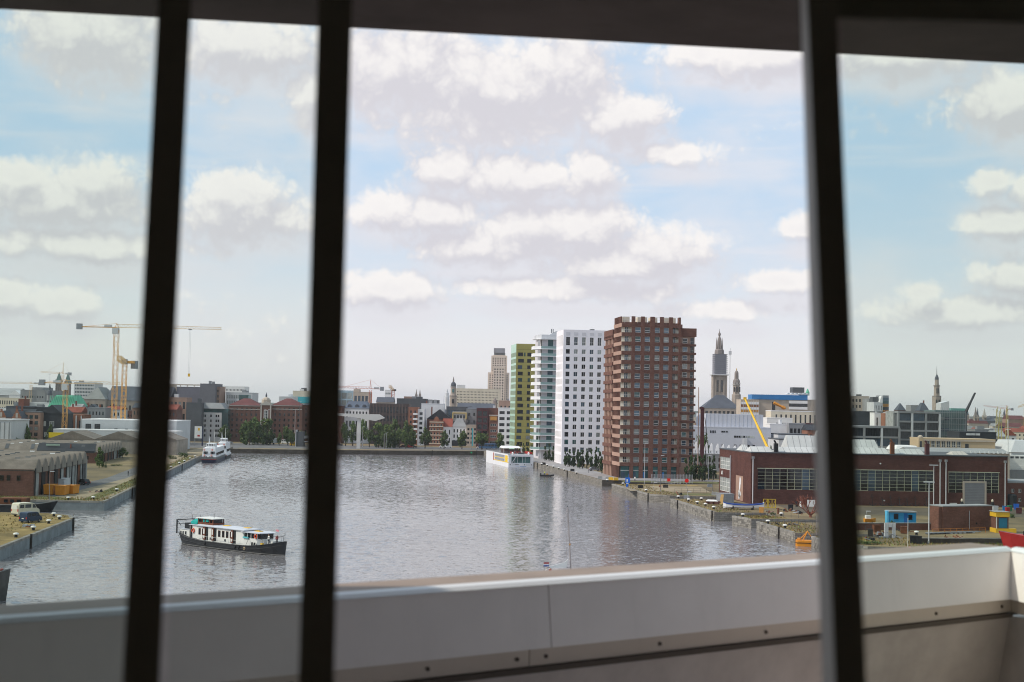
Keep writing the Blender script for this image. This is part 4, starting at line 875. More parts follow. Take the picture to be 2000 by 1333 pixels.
t, W, D, Z = B('banded_office', 'office with alternating white and ochre window bands beside the yellow crane boom', 1447, 1482, 782, 900, 18, m_beige)
for i in range(6):
    z = Z-1-(i+1)*1.65
    MB().box(.05,W-.05,-.2,-.02,z,z+1.5).obj('white_band' if i%2 == 0 else 'ochre_band', m_white if i%2 == 0 else R.choice([m_orange, mat('brown_band',(.22,.09,.04),.7)]), t)
for i in range(8): MB().box(W*i/7-.1,W*i/7+.1,-.3,-.2,Z-11,Z).obj('mullion', m_palegrey, t)
t, W, D, Z = B('blank_office', 'beige windowless office topped by a long bright blue band', 1482, 1640, 782, 905, 30, m_beige)
MB().box(-4.5,P(1577,780,905).x-P(1482,780,905).x,-.6,14,Z,Z+3.1).obj('blue_band', m_bluep, t)
MB().box(P(1541,780,905).x-P(1482,780,905).x,P(1577,780,905).x-P(1482,780,905).x,-.5,-.02,Z-2.2,Z-.4).obj('white_band', m_white, t)
MB().box(P(1541,780,905).x-P(1482,780,905).x,P(1577,780,905).x-P(1482,780,905).x,-.4,-.02,Z-4.2,Z-2.3).obj('window_band', g_dark, t)
MB().box(P(1541,780,905).x-P(1482,780,905).x,P(1577,780,905).x-P(1482,780,905).x,-.5,-.02,Z-6,Z-4.3).obj('white_band', m_white, t)
MB().box(P(1508,790,905).x-P(1482,790,905).x,P(1514,790,905).x-P(1482,790,905).x,-.1,-.02,Z-6.5,Z-1.5).obj('dark_opening', g_black, t)
MB().box(28,30.5,2,14,Z+3.1,Z+4.6).obj('roof_plant', m_grey, t); MB().box(P(1551,760,905).x-P(1482,760,905).x,P(1574,760,905).x-P(1482,760,905).x,5,14,Z+4.8,Z+8.2).obj('dark_roof_box', m_dgrey, t)
wv_ = MB()
for i in range(6): wv_.prof([(18+i*2.4,Z+3.6),(20.4+i*2.4,Z+3.6),(20.4+i*2.4,Z+3.8),(19.2+i*2.4,Z+4.6),(18+i*2.4,Z+3.8)], 1, 9)
wv_.obj('wavy_canopy', m_palegrey, t)
t_ = [o for o in t.children if o.name.startswith('wavy')]
MB().lathe([(1.2,Z+3.1),(1.2,Z+5.2),(.9,Z+5.8),(.2,Z+7.4)], 8, 31.6, 3).obj('green_turret', m_copper, t)
t, W, D, Z = B('flats', 'cream modern flats with dark slot windows below the beige office', 1506, 1650, 805, 760, 16, m_cream, w=(14,2), fw=.35, fh=.7, gm=g_dark, nm=0, z0=9, cor=m_white, top=.5)
B('stair_annexe', 'white annexe with a slatted grey screen below the cream flats', 1498, 1548, 818, 740, 12, m_white, w=(1,1), z0=11, fw=.3, fh=.7, gm=g_dark, nm=6, mx=.0)
t, W, D, Z = B('white_hall', 'large white industrial hall with a raised ribbed upper box', 1352, 1506, 836.5, 610, 40, mat('white_sheet_cladding', (.52,.53,.58), .6, .04, .1, streak=.08))
a, c = P(1380,820,610).x-P(1352,820,610).x, P(1493,820,610).x-P(1352,820,610).x; zt = P(1436,809.5,610).z-QZ
MB().box(a,c,3,34,Z,zt).obj('upper_box', MATS['white_sheet_cladding'], t)
for i in range(14): x = a+(c-a)*i/14; MB().box(x,x+.12,2.9,2.99,Z,zt).obj('cladding_rib', m_palegrey, t)
f_ = lambda x: P(x,850,610).x-P(1352,850,610).x
for i in range(9): x = f_(1434)+i*f_(1438)*.0+i*.98; MB().box(x,x+.8,-.06,-.01,P(1450,855.5,610).z-QZ,P(1450,851.5,610).z-QZ).obj('window', R.choice([g_dark, g_black, g_pale]), t)
for x in (1409,1413,1418): MB().box(f_(x),f_(x)+.8,-.06,-.01,P(1410,845,610).z-QZ,P(1410,842,610).z-QZ).obj('window', g_dark, t)
for x in (1387,1390,1393,1396): MB().box(f_(x),f_(x)+.4,-.06,-.01,P(1390,846,610).z-QZ,P(1390,841,610).z-QZ).obj('window', g_dark, t)
for x in (1410,1434,1445,1460,1470): MB().box(f_(x),f_(x)+1,-.06,-.01,P(1450,873,610).z-QZ,P(1450,869,610).z-QZ).obj('window', g_dark, t)
MB().box(f_(1451),f_(1459),-1.2,-.05,P(1450,872,610).z-QZ,P(1450,856,610).z-QZ).obj('duct', m_palegrey, t)
B('low_hall', 'low white hall with a black roof edge behind the brick shed', 1521, 1650, 861, 575, 24, m_palegrey, w=(7,1), z0=1, fw=.14, fh=.35, gm=g_dark, cor=m_dgrey)
B('low_hall', 'grey white flat hall below the grey modern flats', 1520, 1578, 850, 600, 18, m_palegrey, cor=m_dgrey)
t, W, D, Z = B('sheet_roofed_hall', 'white hall with a sloping sheet roof and beige gable end', 1556, 1660, 868, 520, 18, m_cream, 'gx', 857, m_white)
B('flats', 'small grey modern flats with a glazed top floor by the dark stile', 1541, 1573, 829, 640, 12, m_grey, w=(4,3), fw=.7, fh=.55, gm=g_dark, cor=m_grey)
B('brick_house', 'red brick house with black roof and chimneys by the dark stile', 1577, 1625, 841, 615, 12, m_rust, 'gx', 830, m_black, w=(4,3), fw=.35, fh=.5, gm=g_dark, ch=3)
B('maroon_house', 'small dark red flat house left of the brick chimneys', 1573, 1590, 829, 650, 9, m_maroon)
B('white_house', 'white house between the white hall and the grey flats', 1504, 1541, 830, 645, 10, m_white, plant=1)
# ---- right pane
B('flats', 'pale stepped flats beyond the dark block right of the wide stile', 1655, 1698, 775, 1100, 22, m_beige, w=(6,5), z0=14, fw=.5, fh=.5, gm=g_dark, nm=0, plant=2)
B('flats', 'brown grey flats next to the postmodern block', 1697, 1713, 780, 1080, 20, m_grey, w=(2,4), z0=12, gm=g_dark)
t, W, D, Z = B('postmodern_block', 'pale ribbed block with a curved white shoulder and roof plant', 1707, 1724, 787, 1000, 20, m_palegrey, w=(5,3), z0=14, fw=.35, fh=.6, gm=g_dark, nm=0)
MB().prof([(W*.6,Z),(W,Z),(W,Z+5),(W*.85,Z+4.6),(W*.7,Z+2)], -.1, 6).obj('curved_shoulder', m_white, t); MB().box(0,W*.6,3,12,Z,Z+4).obj('roof_plant', m_dgrey, t)
t, W, D, Z = B('postmodern_block', 'glass tower with two orange bands next to the curved white shoulder', 1724, 1736, 774, 1005, 18, m_steel)
for i, mm in enumerate((g_blue, g_teal, m_orange, g_dark, m_orange, g_blue)): MB().box(.02,W-.02,-.25,-.02,Z-1-2.2*(i+1),Z-1.1-2.2*i).obj('facade_band', mm, t)
B('dark_block', 'black clad block in front of the pale stepped flats', 1640, 1728, 805, 820, 20, m_black, plant=2)
B('white_house', 'small white house with stepped roofs below the black block', 1708, 1728, 808, 780, 10, m_white, w=(2,2), fw=.3, gm=g_dark, z0=9, plant=1)
B('chimney_house', 'narrow rust brick house squeezed between white and pale walls', 1728, 1735, 809, 770, 8, m_rust, ch=1)
B('white_wall_block', 'plain pale blue white wall beside the grey grid building', 1735, 1746, 808, 765, 10, m_white)
def frame_building(label, x0, x1, yt, Y, nr, nc, D=18):
    t, W, Z = base('concrete_frame_building', label, x0, x1, yt, Y); rh = (Z-.8)/nr
    MB().box(.4,W-.4,1.0,D,0,Z-.4).obj('core', m_dgrey, t)
    MB().box(-.2,W+.2,-.2,D,Z-.9,Z).obj('roof_slab', m_grey, t)
    for j in range(nr):
        if j: MB().box(-.1,W+.1,-.1,1.2,rh*j-.25,rh*j+.55).obj('floor_slab', m_grey, t)
        for i in range(nc):
            a, c = W*i/nc+.5, W*(i+1)/nc-.5
            inst('window', wmesh(c-a, rh-.9, R.choice([3,4,5]), 0, m_fr_d, R.choice([g_dark,g_black,g_dark,g_blue]), .08, .1), t, (a,.7,rh*j+.6))
    for i in range(nc+1): MB().box(W*i/nc-.45,W*i/nc+.45,-.15,1.1,0,Z-.9).obj('column', m_palegrey if i%2 else m_grey, t)
    return t, W, Z
frame_building('grey concrete frame building with a tall glazed top floor and orange posts', 1755, 1836, 804, 660, 6, 3)
frame_building('lower wing of the grey concrete frame building behind the white roof lights', 1620, 1757, 832, 655, 4, 4)
t, W, D, Z = B('stair_core', 'blank grey stair core joining the two concrete frame wings', 1745, 1757, 806, 668, 14, m_conc)
t, W, D, Z = B('pyramid_roofed_house', 'house with a pointed slate pyramid roof behind the concrete frame', 1753, 1769, 802, 900, 8, m_brown, 'hip', 788, m_slate)
B('rooftop_box', 'plain grey rooftop block between pyramid and mansard', 1779, 1793, 793, 950, 12, m_grey)
t, W, D, Z = B('mansard_tower', 'tower with a steep slate mansard left of the beige spire', 1796, 1815, 803, 900, 10, m_brown, 'man', 787, m_slate, ch=1)
lathe_tower('bell_tower','slender beige tiered church spire above the concrete frame building',1829.5,1500,[('wall',m_stonec,[(8.5,815),(8.5,776),(7.4,774)]),('gallery',m_stoned,[(8.4,776),(8.4,773.5)]),('middle_tier',m_stonec,[(5.6,773.5),(5.2,755)]),('upper_gallery',m_stoned,[(6.4,755),(6.4,753)]),('upper_tier',m_stonec,[(4,753),(3.7,742)]),('dome',m_slate,[(3.9,742),(3.6,738),(2,734.5),(1.2,732)]),('needle',m_dgrey,[(.7,732),(.4,722),(.15,715)])],m_stonec)
t = [o for o in C.objects if o.name.startswith('bell_tower')][-1]
for x in (-2.2,.7): MB().box(x,x+1.5,-4.7,-4.1,P(1829,798,1500).z-QZ,P(1829,781,1500).z-QZ).box(x*.55,x*.55+.9,-3.2,-2.6,P(1829,769,1500).z-QZ,P(1829,759,1500).z-QZ).obj('window', g_black, t)
t, W, D, Z = B('slanted_block', 'blank pale block with a slanting top beside the beige spire', 1838, 1854, 788, 860, 10, m_palegrey, cor=False)
MB().prof([(0,Z),(W,Z),(W,Z+1.4)], 0, 10).obj('roof', m_palegrey, t)
t, W, D, Z = B('glass_block', 'curved glass block wrapped in fine scaffolding lines', 1826, 1884, 802, 672, 18, mat('grey_green_glass', (.10,.15,.15), .2, .3, .15, 0, .6), cor=False)
for j in range(10): MB().box(-.4,W+.4,-1.3,-.4,1.5+Z*j/10,1.68+Z*j/10).obj('scaffold_deck', m_steel, t)
for i in range(14): MB().box(W*i/13-.05,W*i/13+.05,-1.35,-1.25,0,Z+1.5-abs(i-3)*.2).obj('scaffold_pole', m_steel, t)
for j in range(5):
    for i in range(3): MB().box(W*i/6+.2,W*i/6+2,-.12,-.02,Z*j/5+.6,Z*j/5+2.2).obj('window', R.choice([g_teal, g_pale, g_blue]), t)
B('glass_house', 'green glass roof storey under the dark crane boom', 1858, 1889, 806, 900, 12, m_dgrey, 'flat', 798, mat('sea_green_glass', (.13,.33,.29), .3, .15))
t, W, D, Z = B('art_deco_station', 'low beige art deco building with seven tall windows and a rounded end', 1803, 1944, 860, 480, 16, mat('warm_beige_brick', (.50,.37,.24), .9, .08, .12))
f_ = lambda x: P(x,870,480).x-P(1803,870,480).x
for i in range(7): inst('window', wmesh(1.25, 2.1, 1, 1, m_fr_w, g_dark, .08, .02), t, (f_(1808.5+i*10.1),-.05,P(1840,874,480).z-QZ))
MB().box(f_(1885),f_(1892),-.06,-.01,P(1890,878,480).z-QZ,P(1890,867.5,480).z-QZ).obj('door', g_dark, t)
MB().box(-.1,f_(1944),-.25,-.01,Z-.5,Z+.1).obj('cornice', m_beige, t)
MB().box(-1.6,-.02,-.3,10,0,Z+.6).obj('entrance_bay', MATS['warm_beige_brick'], t); MB().lathe([(.9,Z+.6),(.85,Z+1),(.5,Z+1.3),(.05,Z+1.45)], 10, -.8, .5).obj('round_cap', m_beige, t); MB().box(-1.2,-.5,-.36,-.31,1,Z-.6).obj('tall_window', g_dark, t)
t, W, D, Z = B('dark_roofed_shed', 'dark low roofed building with pale roof lights behind the beige station', 1874, 1946, 846, 560, 16, m_black)
for x in (.18,.3,.42): MB().box(W*x,W*x+2,-.12,-.02,Z-1,Z-.2).obj('roof_light', m_palegrey, t)
t, W, D, Z = B('long_shed', 'long grey roofed shed with a row of small roof vents behind the brick hall', 1778, 1972, 884.5, 425, 14, m_beige, 'gx', 876.5, m_groof)
for i in range(9): MB().box(W*.6+i*1.35,W*.6+i*1.35+.5,-.5,-.3,Z-.1,Z+.6).obj('roof_vent', m_white, t)
B('round_roofed_store', 'small store with a rounded white roof left of the beige station', 1750, 1795, 880, 470, 12, m_palegrey, 'man', 871, m_white)
# low brick office and stores at the far right edge
t, W, D, Z = B('brick_office', 'low brown brick office with a flat grey roof at the edge of the yard', 1966, 2100, 945, 385, 16, m_brown, w=(9,2), fw=.42, fh=.4, fm=m_fr_w, gm=g_dark, z0=.6, cor=m_groof)
B('white_arched_shed', 'big white arched shed roof behind the ship bridge', 1975, 2120, 885, 470, 20, m_palegrey, 'man', 862, m_palegrey, cat='shed')
# far spires on the right
for x, yt, ys, w_, Y, lb, rm in ((1890,796,811,5,1900,'dark pointed spire just right of the dark crane boom',m_slate),(1906.5,795,815,6,1800,'taller front spire of the pair with a pale stone tower',m_stoned),(1910,797,815,4,1850,'thinner back spire of the pair with a pale stone tower',m_slate),(1923.5,798,814,6,1900,'spire with one brightly sunlit pale side',m_cornice),(1962,798,812,4,2000,'small dark spire among the yellow dock cranes',m_slate)):  # the palest spire has its sunlit side put into the roof colour
    spire_tower('church_tower', lb, x, yt, ys, 840, w_, Y, m_stonec, rm)
# ---- the sea of small roofs between: each a house of its own
HM = [m_brown, m_red, m_rust, m_lbrown, m_grey, m_cream, m_white, m_cornice, m_dgrey, m_beige, m_palegrey]; RMS = [m_slate, m_slate, m_rtile, m_black, m_groof, m_wtile]
MN = {'brown_brick':'brown','red_brick':'red brick','rust_brick':'rust brick','light_brown_brick':'light brown','grey_render':'grey','cream_render':'cream','white_render':'white','pale_cornice':'pale','dark_grey_cladding':'dark grey','beige_stone':'beige','pale_grey_cladding':'pale grey'}
RN = {'slate_roof':'slate','red_tile_roof':'red tile','black_slate_wall':'black','grey_flat_roof':'grey','wine_tile_roof':'wine red'}
ORD = 'first second third fourth fifth sixth seventh eighth ninth tenth eleventh twelfth thirteenth fourteenth fifteenth sixteenth seventeenth eighteenth nineteenth twentieth'.split()
def nth(i): return ORD[i] if i < 20 else ('twenty' if i < 30 else 'thirty')+ORD[i%10] if i < 40 else 'last'
def infill(x, Y, zt, w, lab, grp):
    c = P(x, 800, Y); k = R.random(); m = R.choice(HM); rm_ = R.choice(RMS); lab = f"{MN[m.name]} house with {RN[rm_.name]+' '+('gable' if k < .6 else 'mansard') if k < .8 else 'a flat roof'}, {lab}"; t = thing('roof_house', lab, 'house', (c.x-w/2, Y, QZ), R.uniform(-.15,.15), grp)
    D = R.uniform(9,14); Z = zt-QZ; nr = max(2, int(Z/3.2)); nc = max(2, int(w/2.6))
    ho = grid(w, 1, Z-.6, nc, nr, .42, .5, .05) if Y < 1250 else []
    shell(t, w, D, Z, m, ho); wins(t, ho, fm=m_fr_w if k < .5 else m_fr_d, gm=R.choice([g_dark, g_dark, g_black, g_blue]), nm=0)
    if k < .35: roof(t, 'gx', w, D, Z, R.uniform(2.5,4.5), rm_)
    elif k < .6: roof(t, 'gy', w, D, Z, R.uniform(3,5), rm_)
    elif k < .8: roof(t, 'man', w, D, Z, R.uniform(2.5,3.5), rm_)
    else: roof(t, 'flat', w, D, Z, .4, m, .1, 'parapet_rim')
    if k < .8: chimney(t, R.uniform(.5,w-1.5), D*.5, Z+1, R.uniform(2.2,4.5), R.choice([m_red, m_rust, m_grey]))
    elif R.random() < .7: MB().box(w*.2,w*.6,2,5,Z,Z+2.2).obj('roof_plant', R.choice([m_grey, m_white, m_palegrey]), t)
for (xa, xb, Ya, Yb, n, za, zb_, grp, lab) in ((-60,350,860,1080,26,13,19,'small town roofs beyond the warehouses','along beyond the old warehouses'),
  (-60,350,1150,2100,26,17,26,'distant town roofs beyond the warehouses','along the skyline beyond the old warehouses'),
  (330,670,910,1200,20,14,20,'small town roofs behind the brown warehouses','along above the brown brick warehouses'),(660,1000,910,1150,24,14,20,'small town roofs behind the quay houses','along behind the far quay houses'),
  (640,1000,1200,2200,22,18,26,'distant town roofs over the far quay','along the skyline over the far quay'),(1365,1660,820,1500,22,13,22,'small town roofs behind the white hall','along behind the white industrial hall'),
  (1650,2080,830,1100,26,12,18,'small town roofs behind the concrete frame','along behind the concrete frame building'),(1850,2080,1100,2600,40,14,24,'distant town roofs beyond the dock cranes','along the skyline beyond the yellow dock cranes')):
    for i in range(n):
        infill(xa+(xb-xa)*(i+R.uniform(.1,.9))/n, R.uniform(Ya, Yb), R.uniform(za, zb_), R.uniform(7,14)*(1 if Ya < 1100 else 1.6), nth(i)+' '+lab, grp)
struct(MB().loft([[(x, y, QZ-1) for x, y in ((-5000,5200),(5000,5200),(5200,6200),(-5200,6200))],[(x, y, 24) for x, y in ((-5000,5300),(5000,5300),(5200,6200),(-5200,6200))]]).obj('distant_woodland', mat('far_woodland', (.06,.075,.06), .95, .4, .01)), 'stuff')
# ================================================================== TREES
def leafm(name, c): return mat(name, c, .75, .45, .5, 0, .2, c2=tuple(min(1, x*1.35) for x in c), rnd=.25)
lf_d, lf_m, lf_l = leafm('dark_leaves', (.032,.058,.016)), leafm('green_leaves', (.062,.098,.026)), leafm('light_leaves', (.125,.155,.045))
lf_k = leafm('yew_leaves', (.022,.038,.019))
m_bark = mat('bark', (.07,.055,.042), .95, .3, 2)
def crown_mesh(kind, seed, n=900):
    r = random.Random(seed); b = MB(); cl = []
    if kind == 'round':
        for i in range(26):
            d = Vector((r.gauss(0,1), r.gauss(0,1), r.gauss(0,1))).normalized()*r.uniform(.35,.92); cl.append((Vector((d.x*.5, d.y*.5, .56+d.z*.42)), r.uniform(.10,.19)))
    elif kind == 'tall':
        for i in range(30):
            z = r.uniform(.09,.97); w_ = .34*math.sin(math.pi*min(1,(z*.82+.14)))**.7; a = r.uniform(0,6.28); q = w_*math.sqrt(r.random()); cl.append((Vector((q*math.cos(a), q*math.sin(a), z)), r.uniform(.09,.15)))
    elif kind == 'cone':
        for i in range(26):
            z = r.uniform(.12,.97); w_ = .24*(1-z*.75); a = r.uniform(0,6.28); q = w_*math.sqrt(r.random()); cl.append((Vector((q*math.cos(a), q*math.sin(a), z)), r.uniform(.06,.11)*(1.15-z*.6)))
    else:
        for i in range(22):
            a = r.uniform(0,6.28); q = .5*math.sqrt(r.random()); cl.append((Vector((q*math.cos(a), q*math.sin(a), r.uniform(.1,.75)*(1-q*.7))), r.uniform(.12,.22)))
    for i in range(n):
        c, s = r.choice(cl); d = Vector((r.gauss(0,1), r.gauss(0,1), r.gauss(0,1))).normalized(); p = c+d*s*r.uniform(.55,1.05)
        nrm = (d*1.2+Vector((r.gauss(0,.5), r.gauss(0,.5), r.gauss(.3,.5)))).normalized(); u = nrm.orthogonal().normalized(); w_ = nrm.cross(u); a = r.uniform(0,6.28)
        u, w_ = u*math.cos(a)+w_*math.sin(a), w_*math.cos(a)-u*math.sin(a); l = r.uniform(.035,.062)*(.8 if kind == 'cone' else 1)
        k = 0 if c.z+d.z*s < .45 and r.random() < .6 else r.choice([0,1,1,1,2])  # low leaves mostly take the dark colour, painting in the crown's shade
        b.mt(k).poly([p-u*l, p-w_*l*.55, p+u*l, p+w_*l*.55])
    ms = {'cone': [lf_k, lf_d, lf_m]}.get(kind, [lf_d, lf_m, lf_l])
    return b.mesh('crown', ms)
def trunk_mesh(kind, seed):
    r = random.Random(seed); b = MB(); h = .62 if kind != 'cone' else .8
    b.tube((0,0,-.02),(.01,.0,.3),.026,.02).tube((.01,0,.3),(0,.01,h),.02,.008)
    if kind != 'cone':
        for i in range(6):
            a = i*1.05+r.random(); z = r.uniform(.26,.5); b.tube((0,0,z),(.26*math.cos(a),.26*math.sin(a),z+r.uniform(.16,.3)),.012,.004,4)
    return b.mesh('trunk', m_bark)
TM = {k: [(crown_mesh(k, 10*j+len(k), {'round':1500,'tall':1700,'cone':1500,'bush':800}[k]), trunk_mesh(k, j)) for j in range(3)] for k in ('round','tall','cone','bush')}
def tree(kind, loc, h, wd, label, group, name=None, cat='tree'):
    t = thing(name or {'round':'broadleaf_tree','tall':'broadleaf_tree','cone':'columnar_tree','bush':'shrub'}[kind], label, cat if kind != 'bush' else 'shrub', loc, R.uniform(0,6.28), group)
    base_w = {'round':1.2,'tall':.82,'cone':.56,'bush':1.25}[kind]; sx = wd/base_w
    cm, tm = R.choice(TM[kind]); sc = (sx, sx, h)
    if kind != 'bush': inst('trunk', tm, t, sc=(h, h, h))
    inst('crown', cm, t, sc=sc); return t
TG_ = 'trees along the far quay'
def ptree(kind, x, yt, wpx, Y, label, group, zb=QZ):
    c = P(x, yt, Y); tree(kind, (c.x, Y, zb), c.z-zb, wpx*Y/F*(1.3 if group == TG_ else 1), label, group)
TG = 'trees along the far quay'
for x, yt, w_, Y, k, lb in ((439,829,24,800,'round','round tree in front of the pale block, beside the white ships'),(478,821,20,815,'tall','tall tree at the near end of the brown warehouse front'),(489,826,18,800,'tall','darker tree second in the row before the brown warehouse'),
  (499,814,24,812,'tall','tallest tree in front of the brown warehouse'),(522,818,26,805,'tall','broad tree below the stone pediment'),(514,826,18,815,'tall','slim tree left of the pediment tree'),(546,842,12,800,'round','small low tree behind the white lorry trailer'),(563,830,22,810,'round','round tree by the parked cars before the second hipped roof'),(570,841,14,798,'round','light green small tree by the orange van'),(593,838,20,805,'round','tree beside the dark bridge tower'),
  (676,821,18,815,'round','dark tree right of the second stile'),(690,818,20,820,'round','dark tree left of the white T shaped tower'),(709,818,24,818,'round','dark tree just right of the white T shaped tower'),(722,833,16,800,'round','low tree where the timber grid building begins'),
  (740,826,24,800,'tall','full tree below the timber grid building'),(758,829,22,795,'tall','pale green tree fourth along the square'),(752,836,16,788,'round','small tree before the pale green one'),(773,822,20,805,'tall','taller tree behind the flagpoles'),(782,832,20,795,'round','round tree in the middle of the square'),(797,821,18,812,'tall','tall tree under the red brick flats'),(793,838,18,790,'round','near tree at the end of the square'),(808,834,16,800,'round','last dark tree of the square beside the narrow white house'),
  (831,835,23,800,'round','single street tree before the narrow white house'),(868,839,23,800,'round','single street tree before the striped brick house'),(903,838,26,800,'round','single street tree before the white corner house'),(942,840,24,798,'round','single street tree before the dark red building'),(977,842,22,795,'round','single street tree before the white modern flats')):
    ptree(k, x, yt, w_, Y, lb, TG)
CG = 'columnar trees at the foot of the towers'
for i, (x, yt, Y) in enumerate([(1009,866,717),(1016,864,715),(1023,866,713),(1031,863,712),(1039,866,709),(1065,870,652),(1073,867,648),(1081,870,644)]): ptree('cone', x, yt, 9, Y, nth(i if i < 5 else i-5)+(' dark narrow tree at the foot of the olive tower' if i < 5 else ' dark narrow tree at the foot of the round balcony tower'), CG)
for i, (x, yt, Y) in enumerate([(1105,882,596),(1113,876,592),(1121,880,588),(1129,874,584),(1138,877,580),(1147,872,576),(1155,876,572),(1164,873,568),(1172,880,562),(1110,882,588),(1133,882,575)]): ptree('cone', x, yt, 12, Y, nth(i)+' dark narrow tree in the row before the white tower', CG)
for i, (x, yt, Y) in enumerate(((1176,888,535),(1186,886,530),(1192,892,525))): ptree('cone', x, yt, 12, Y, nth(i)+' dark narrow tree at the water corner of the brown tower', CG)
for i, (x, yt, Y) in enumerate(((1340,893,500),(1349,890,496),(1358,889,498),(1367,888,496),(1376,887,498),(1385,889,500),(1394,890,503),(1352,894,492),(1372,893,491))): ptree('cone', x, yt, 14, Y, nth(i)+' dark clipped tree between the brown tower and the brick hall', CG)
for x, yt, w_, Y, k, lb in ((1372,838,30,585,'round','bushy tree before the white hall and the red piling rig'),(1504,866,14,590,'round','small round tree right of the yellow crane boom'),(1516,862,18,592,'round','larger round tree beside the chimney of the brick hall')): ptree(k, x, yt, w_, Y, lb, 'trees by the white hall')
for x, yt, w_, Y, k, lb in ((18,838,40,655,'round','dark tree at the foot of the pale shed'),(52,826,18,660,'tall','slim tree before the brown brick flats'),(98,832,18,665,'tall','slim tree before the black slate house'),(66,846,30,650,'bush','low green bush under the brown brick flats'),(36,846,24,648,'bush','low green bush under the stepped gable house'),
  (196,876,20,520,'tall','ivy clad tree between the two old warehouses'),(201,895,18,505,'bush','dark shrub at the warehouse corner'),(240,874,26,590,'round','tree at the far end of the second warehouse'),(228,906,30,520,'bush','low bush on the sandy quay'),(345,850,16,690,'tall','dark tree by the brick house on the sandy quay'),(358,880,24,610,'bush','grey green bush beside the sandy quay road'),(338,886,20,590,'bush','low bush at the edge of the sandy quay road')): ptree(k, x, yt, w_, Y, lb, 'trees on the old quay')
for x, yt, w_, Y, lb in ((690,781,30,960,'first leafy treetop behind the white mansion'),(712,782,26,965,'second leafy treetop behind the white mansion'),(742,783,30,960,'broad treetop behind the timber grid building'),(770,784,24,970,'last treetop behind the timber grid building')): ptree('round', x, yt, w_, Y, lb, 'treetops behind the far quay')
for x, y, w_, h, lb in ((1747,1034,22,2.6,'green bush growing beside the grey steel portal'),(1425,962,40,.7,'bright green weed patch before the brick hall'),(1697,1062,60,.8,'weedy green patch at the near quay edge'),(1860,985,18,1.6,'bush by the roller door'),(1975,1012,20,1.4,'weeds by the coloured bins'),(1510,1006,14,.9,'weed clump on the dock side')):
    c = G(x, y); tree('bush', c, h, w_*c.y/F, lb, 'bushes on the dock')
# tufts of dry grass on the quays (past counting)
b = MB(); r = random.Random(5)
def tufts(poly_fn, n, hmin, hmax):
    for i in range(n):
        x, y = poly_fn(); h = r.uniform(hmin, hmax); a = r.uniform(0, 6.28); w_ = r.uniform(.06,.17); b.mt(r.choice([0,0,0,0,1]))
        b.poly([(x-w_*math.cos(a), y-w_*math.sin(a), QZ), (x+w_*math.cos(a), y+w_*math.sin(a), QZ), (x+r.uniform(-.2,.2), y+r.uniform(-.2,.2), QZ+h)])
def between(a, c, s0=0.4, s1=3):
    k = r.random(); q = r.uniform(s0, s1); dx, dy = c[0]-a[0], c[1]-a[1]; L = math.hypot(dx, dy); return a[0]+dx*k-dy/L*q, a[1]+dy*k+dx/L*q
tufts(lambda: (r.uniform(-150,-90), r.uniform(236,296)), 2600, .1, .4)
tufts(lambda: between((-96,339),(-137,628),.6,5), 1800, .1, .45)
tufts(lambda: (r.uniform(-160,-97), r.uniform(340,349)), 1200, .1, .6)
for a, c in (((33.5,462),(40.5,409)),((45,391),(50,342.5)),((52.3,332),(55.4,324)),((55.2,316),(58.2,288)),((60,281),(60,268))):
    tufts(lambda: between(a, c, .4, 9), 1100, .08, .32)
tufts(lambda: (r.uniform(66,110), r.uniform(264,280)), 1600, .1, .6)
struct(b.obj('dry_grass_tufts', [m_dgrass, lf_l]), 'stuff')
# ================================================================== BOATS
m_hull = mat('black_hull', (.024,.024,.027), .5, .3, .4, 0, .4, streak=.3); m_hrail = mat('grey_rubbing_strake', (.17,.17,.165), .7, .2, 1)
m_bw = mat('boat_white', (.72,.70,.66), .55, .06, .6, streak=.1); m_roofw = mat('pale_deck_roof', (.56,.57,.62), .7, .06, .5)
m_varn = mat('varnished_wood', (.15,.045,.022), .5, .25, 2); m_cover = mat('teal_canvas', (.01,.30,.27), .8, .1, 1)
m_lbuoy = mat('orange_lifebuoy', (.75,.10,.03), .6, .08, 1); m_navy = mat('navy_hull', (.018,.022,.06), .5, .2, .4, 0, .4)
m_yel = mat('yellow_paint', (.72,.42,.03), .6, .15, .5, streak=.2); m_oran = mat('orange_paint', (.62,.24,.02), .6, .15, .4, streak=.25)
m_redp = mat('red_paint', (.42,.025,.022), .5, .15, .5); m_rusty = mat('rusty_steel', (.16,.06,.03), .9, .4, .8); m_blk = mat('black_rubber', (.02,.02,.022), .8, .2, 1)
m_skin = mat('skin', (.5,.3,.22), .6, .05); m_hivis = mat('high_visibility_yellow', (.62,.85,.03), .7, .05); m_cloth = mat('dark_clothing', (.03,.035,.05), .9, .2)
def hull(L, bw, stations, mats, name='hull', parent=None):
    """stations: (x, half width at deck, half width at water, deck height); a keel below"""
    b = MB(); rings = []
    for x, hd, hw, z in stations:
        rings.append([(x,-hd,z),(x,-hw,.05),(x,-hw*.8,-.5),(x,hw*.8,-.5),(x,hw,.05),(x,hd,z)])
    b.loft(rings); return b.obj(name, mats, parent)
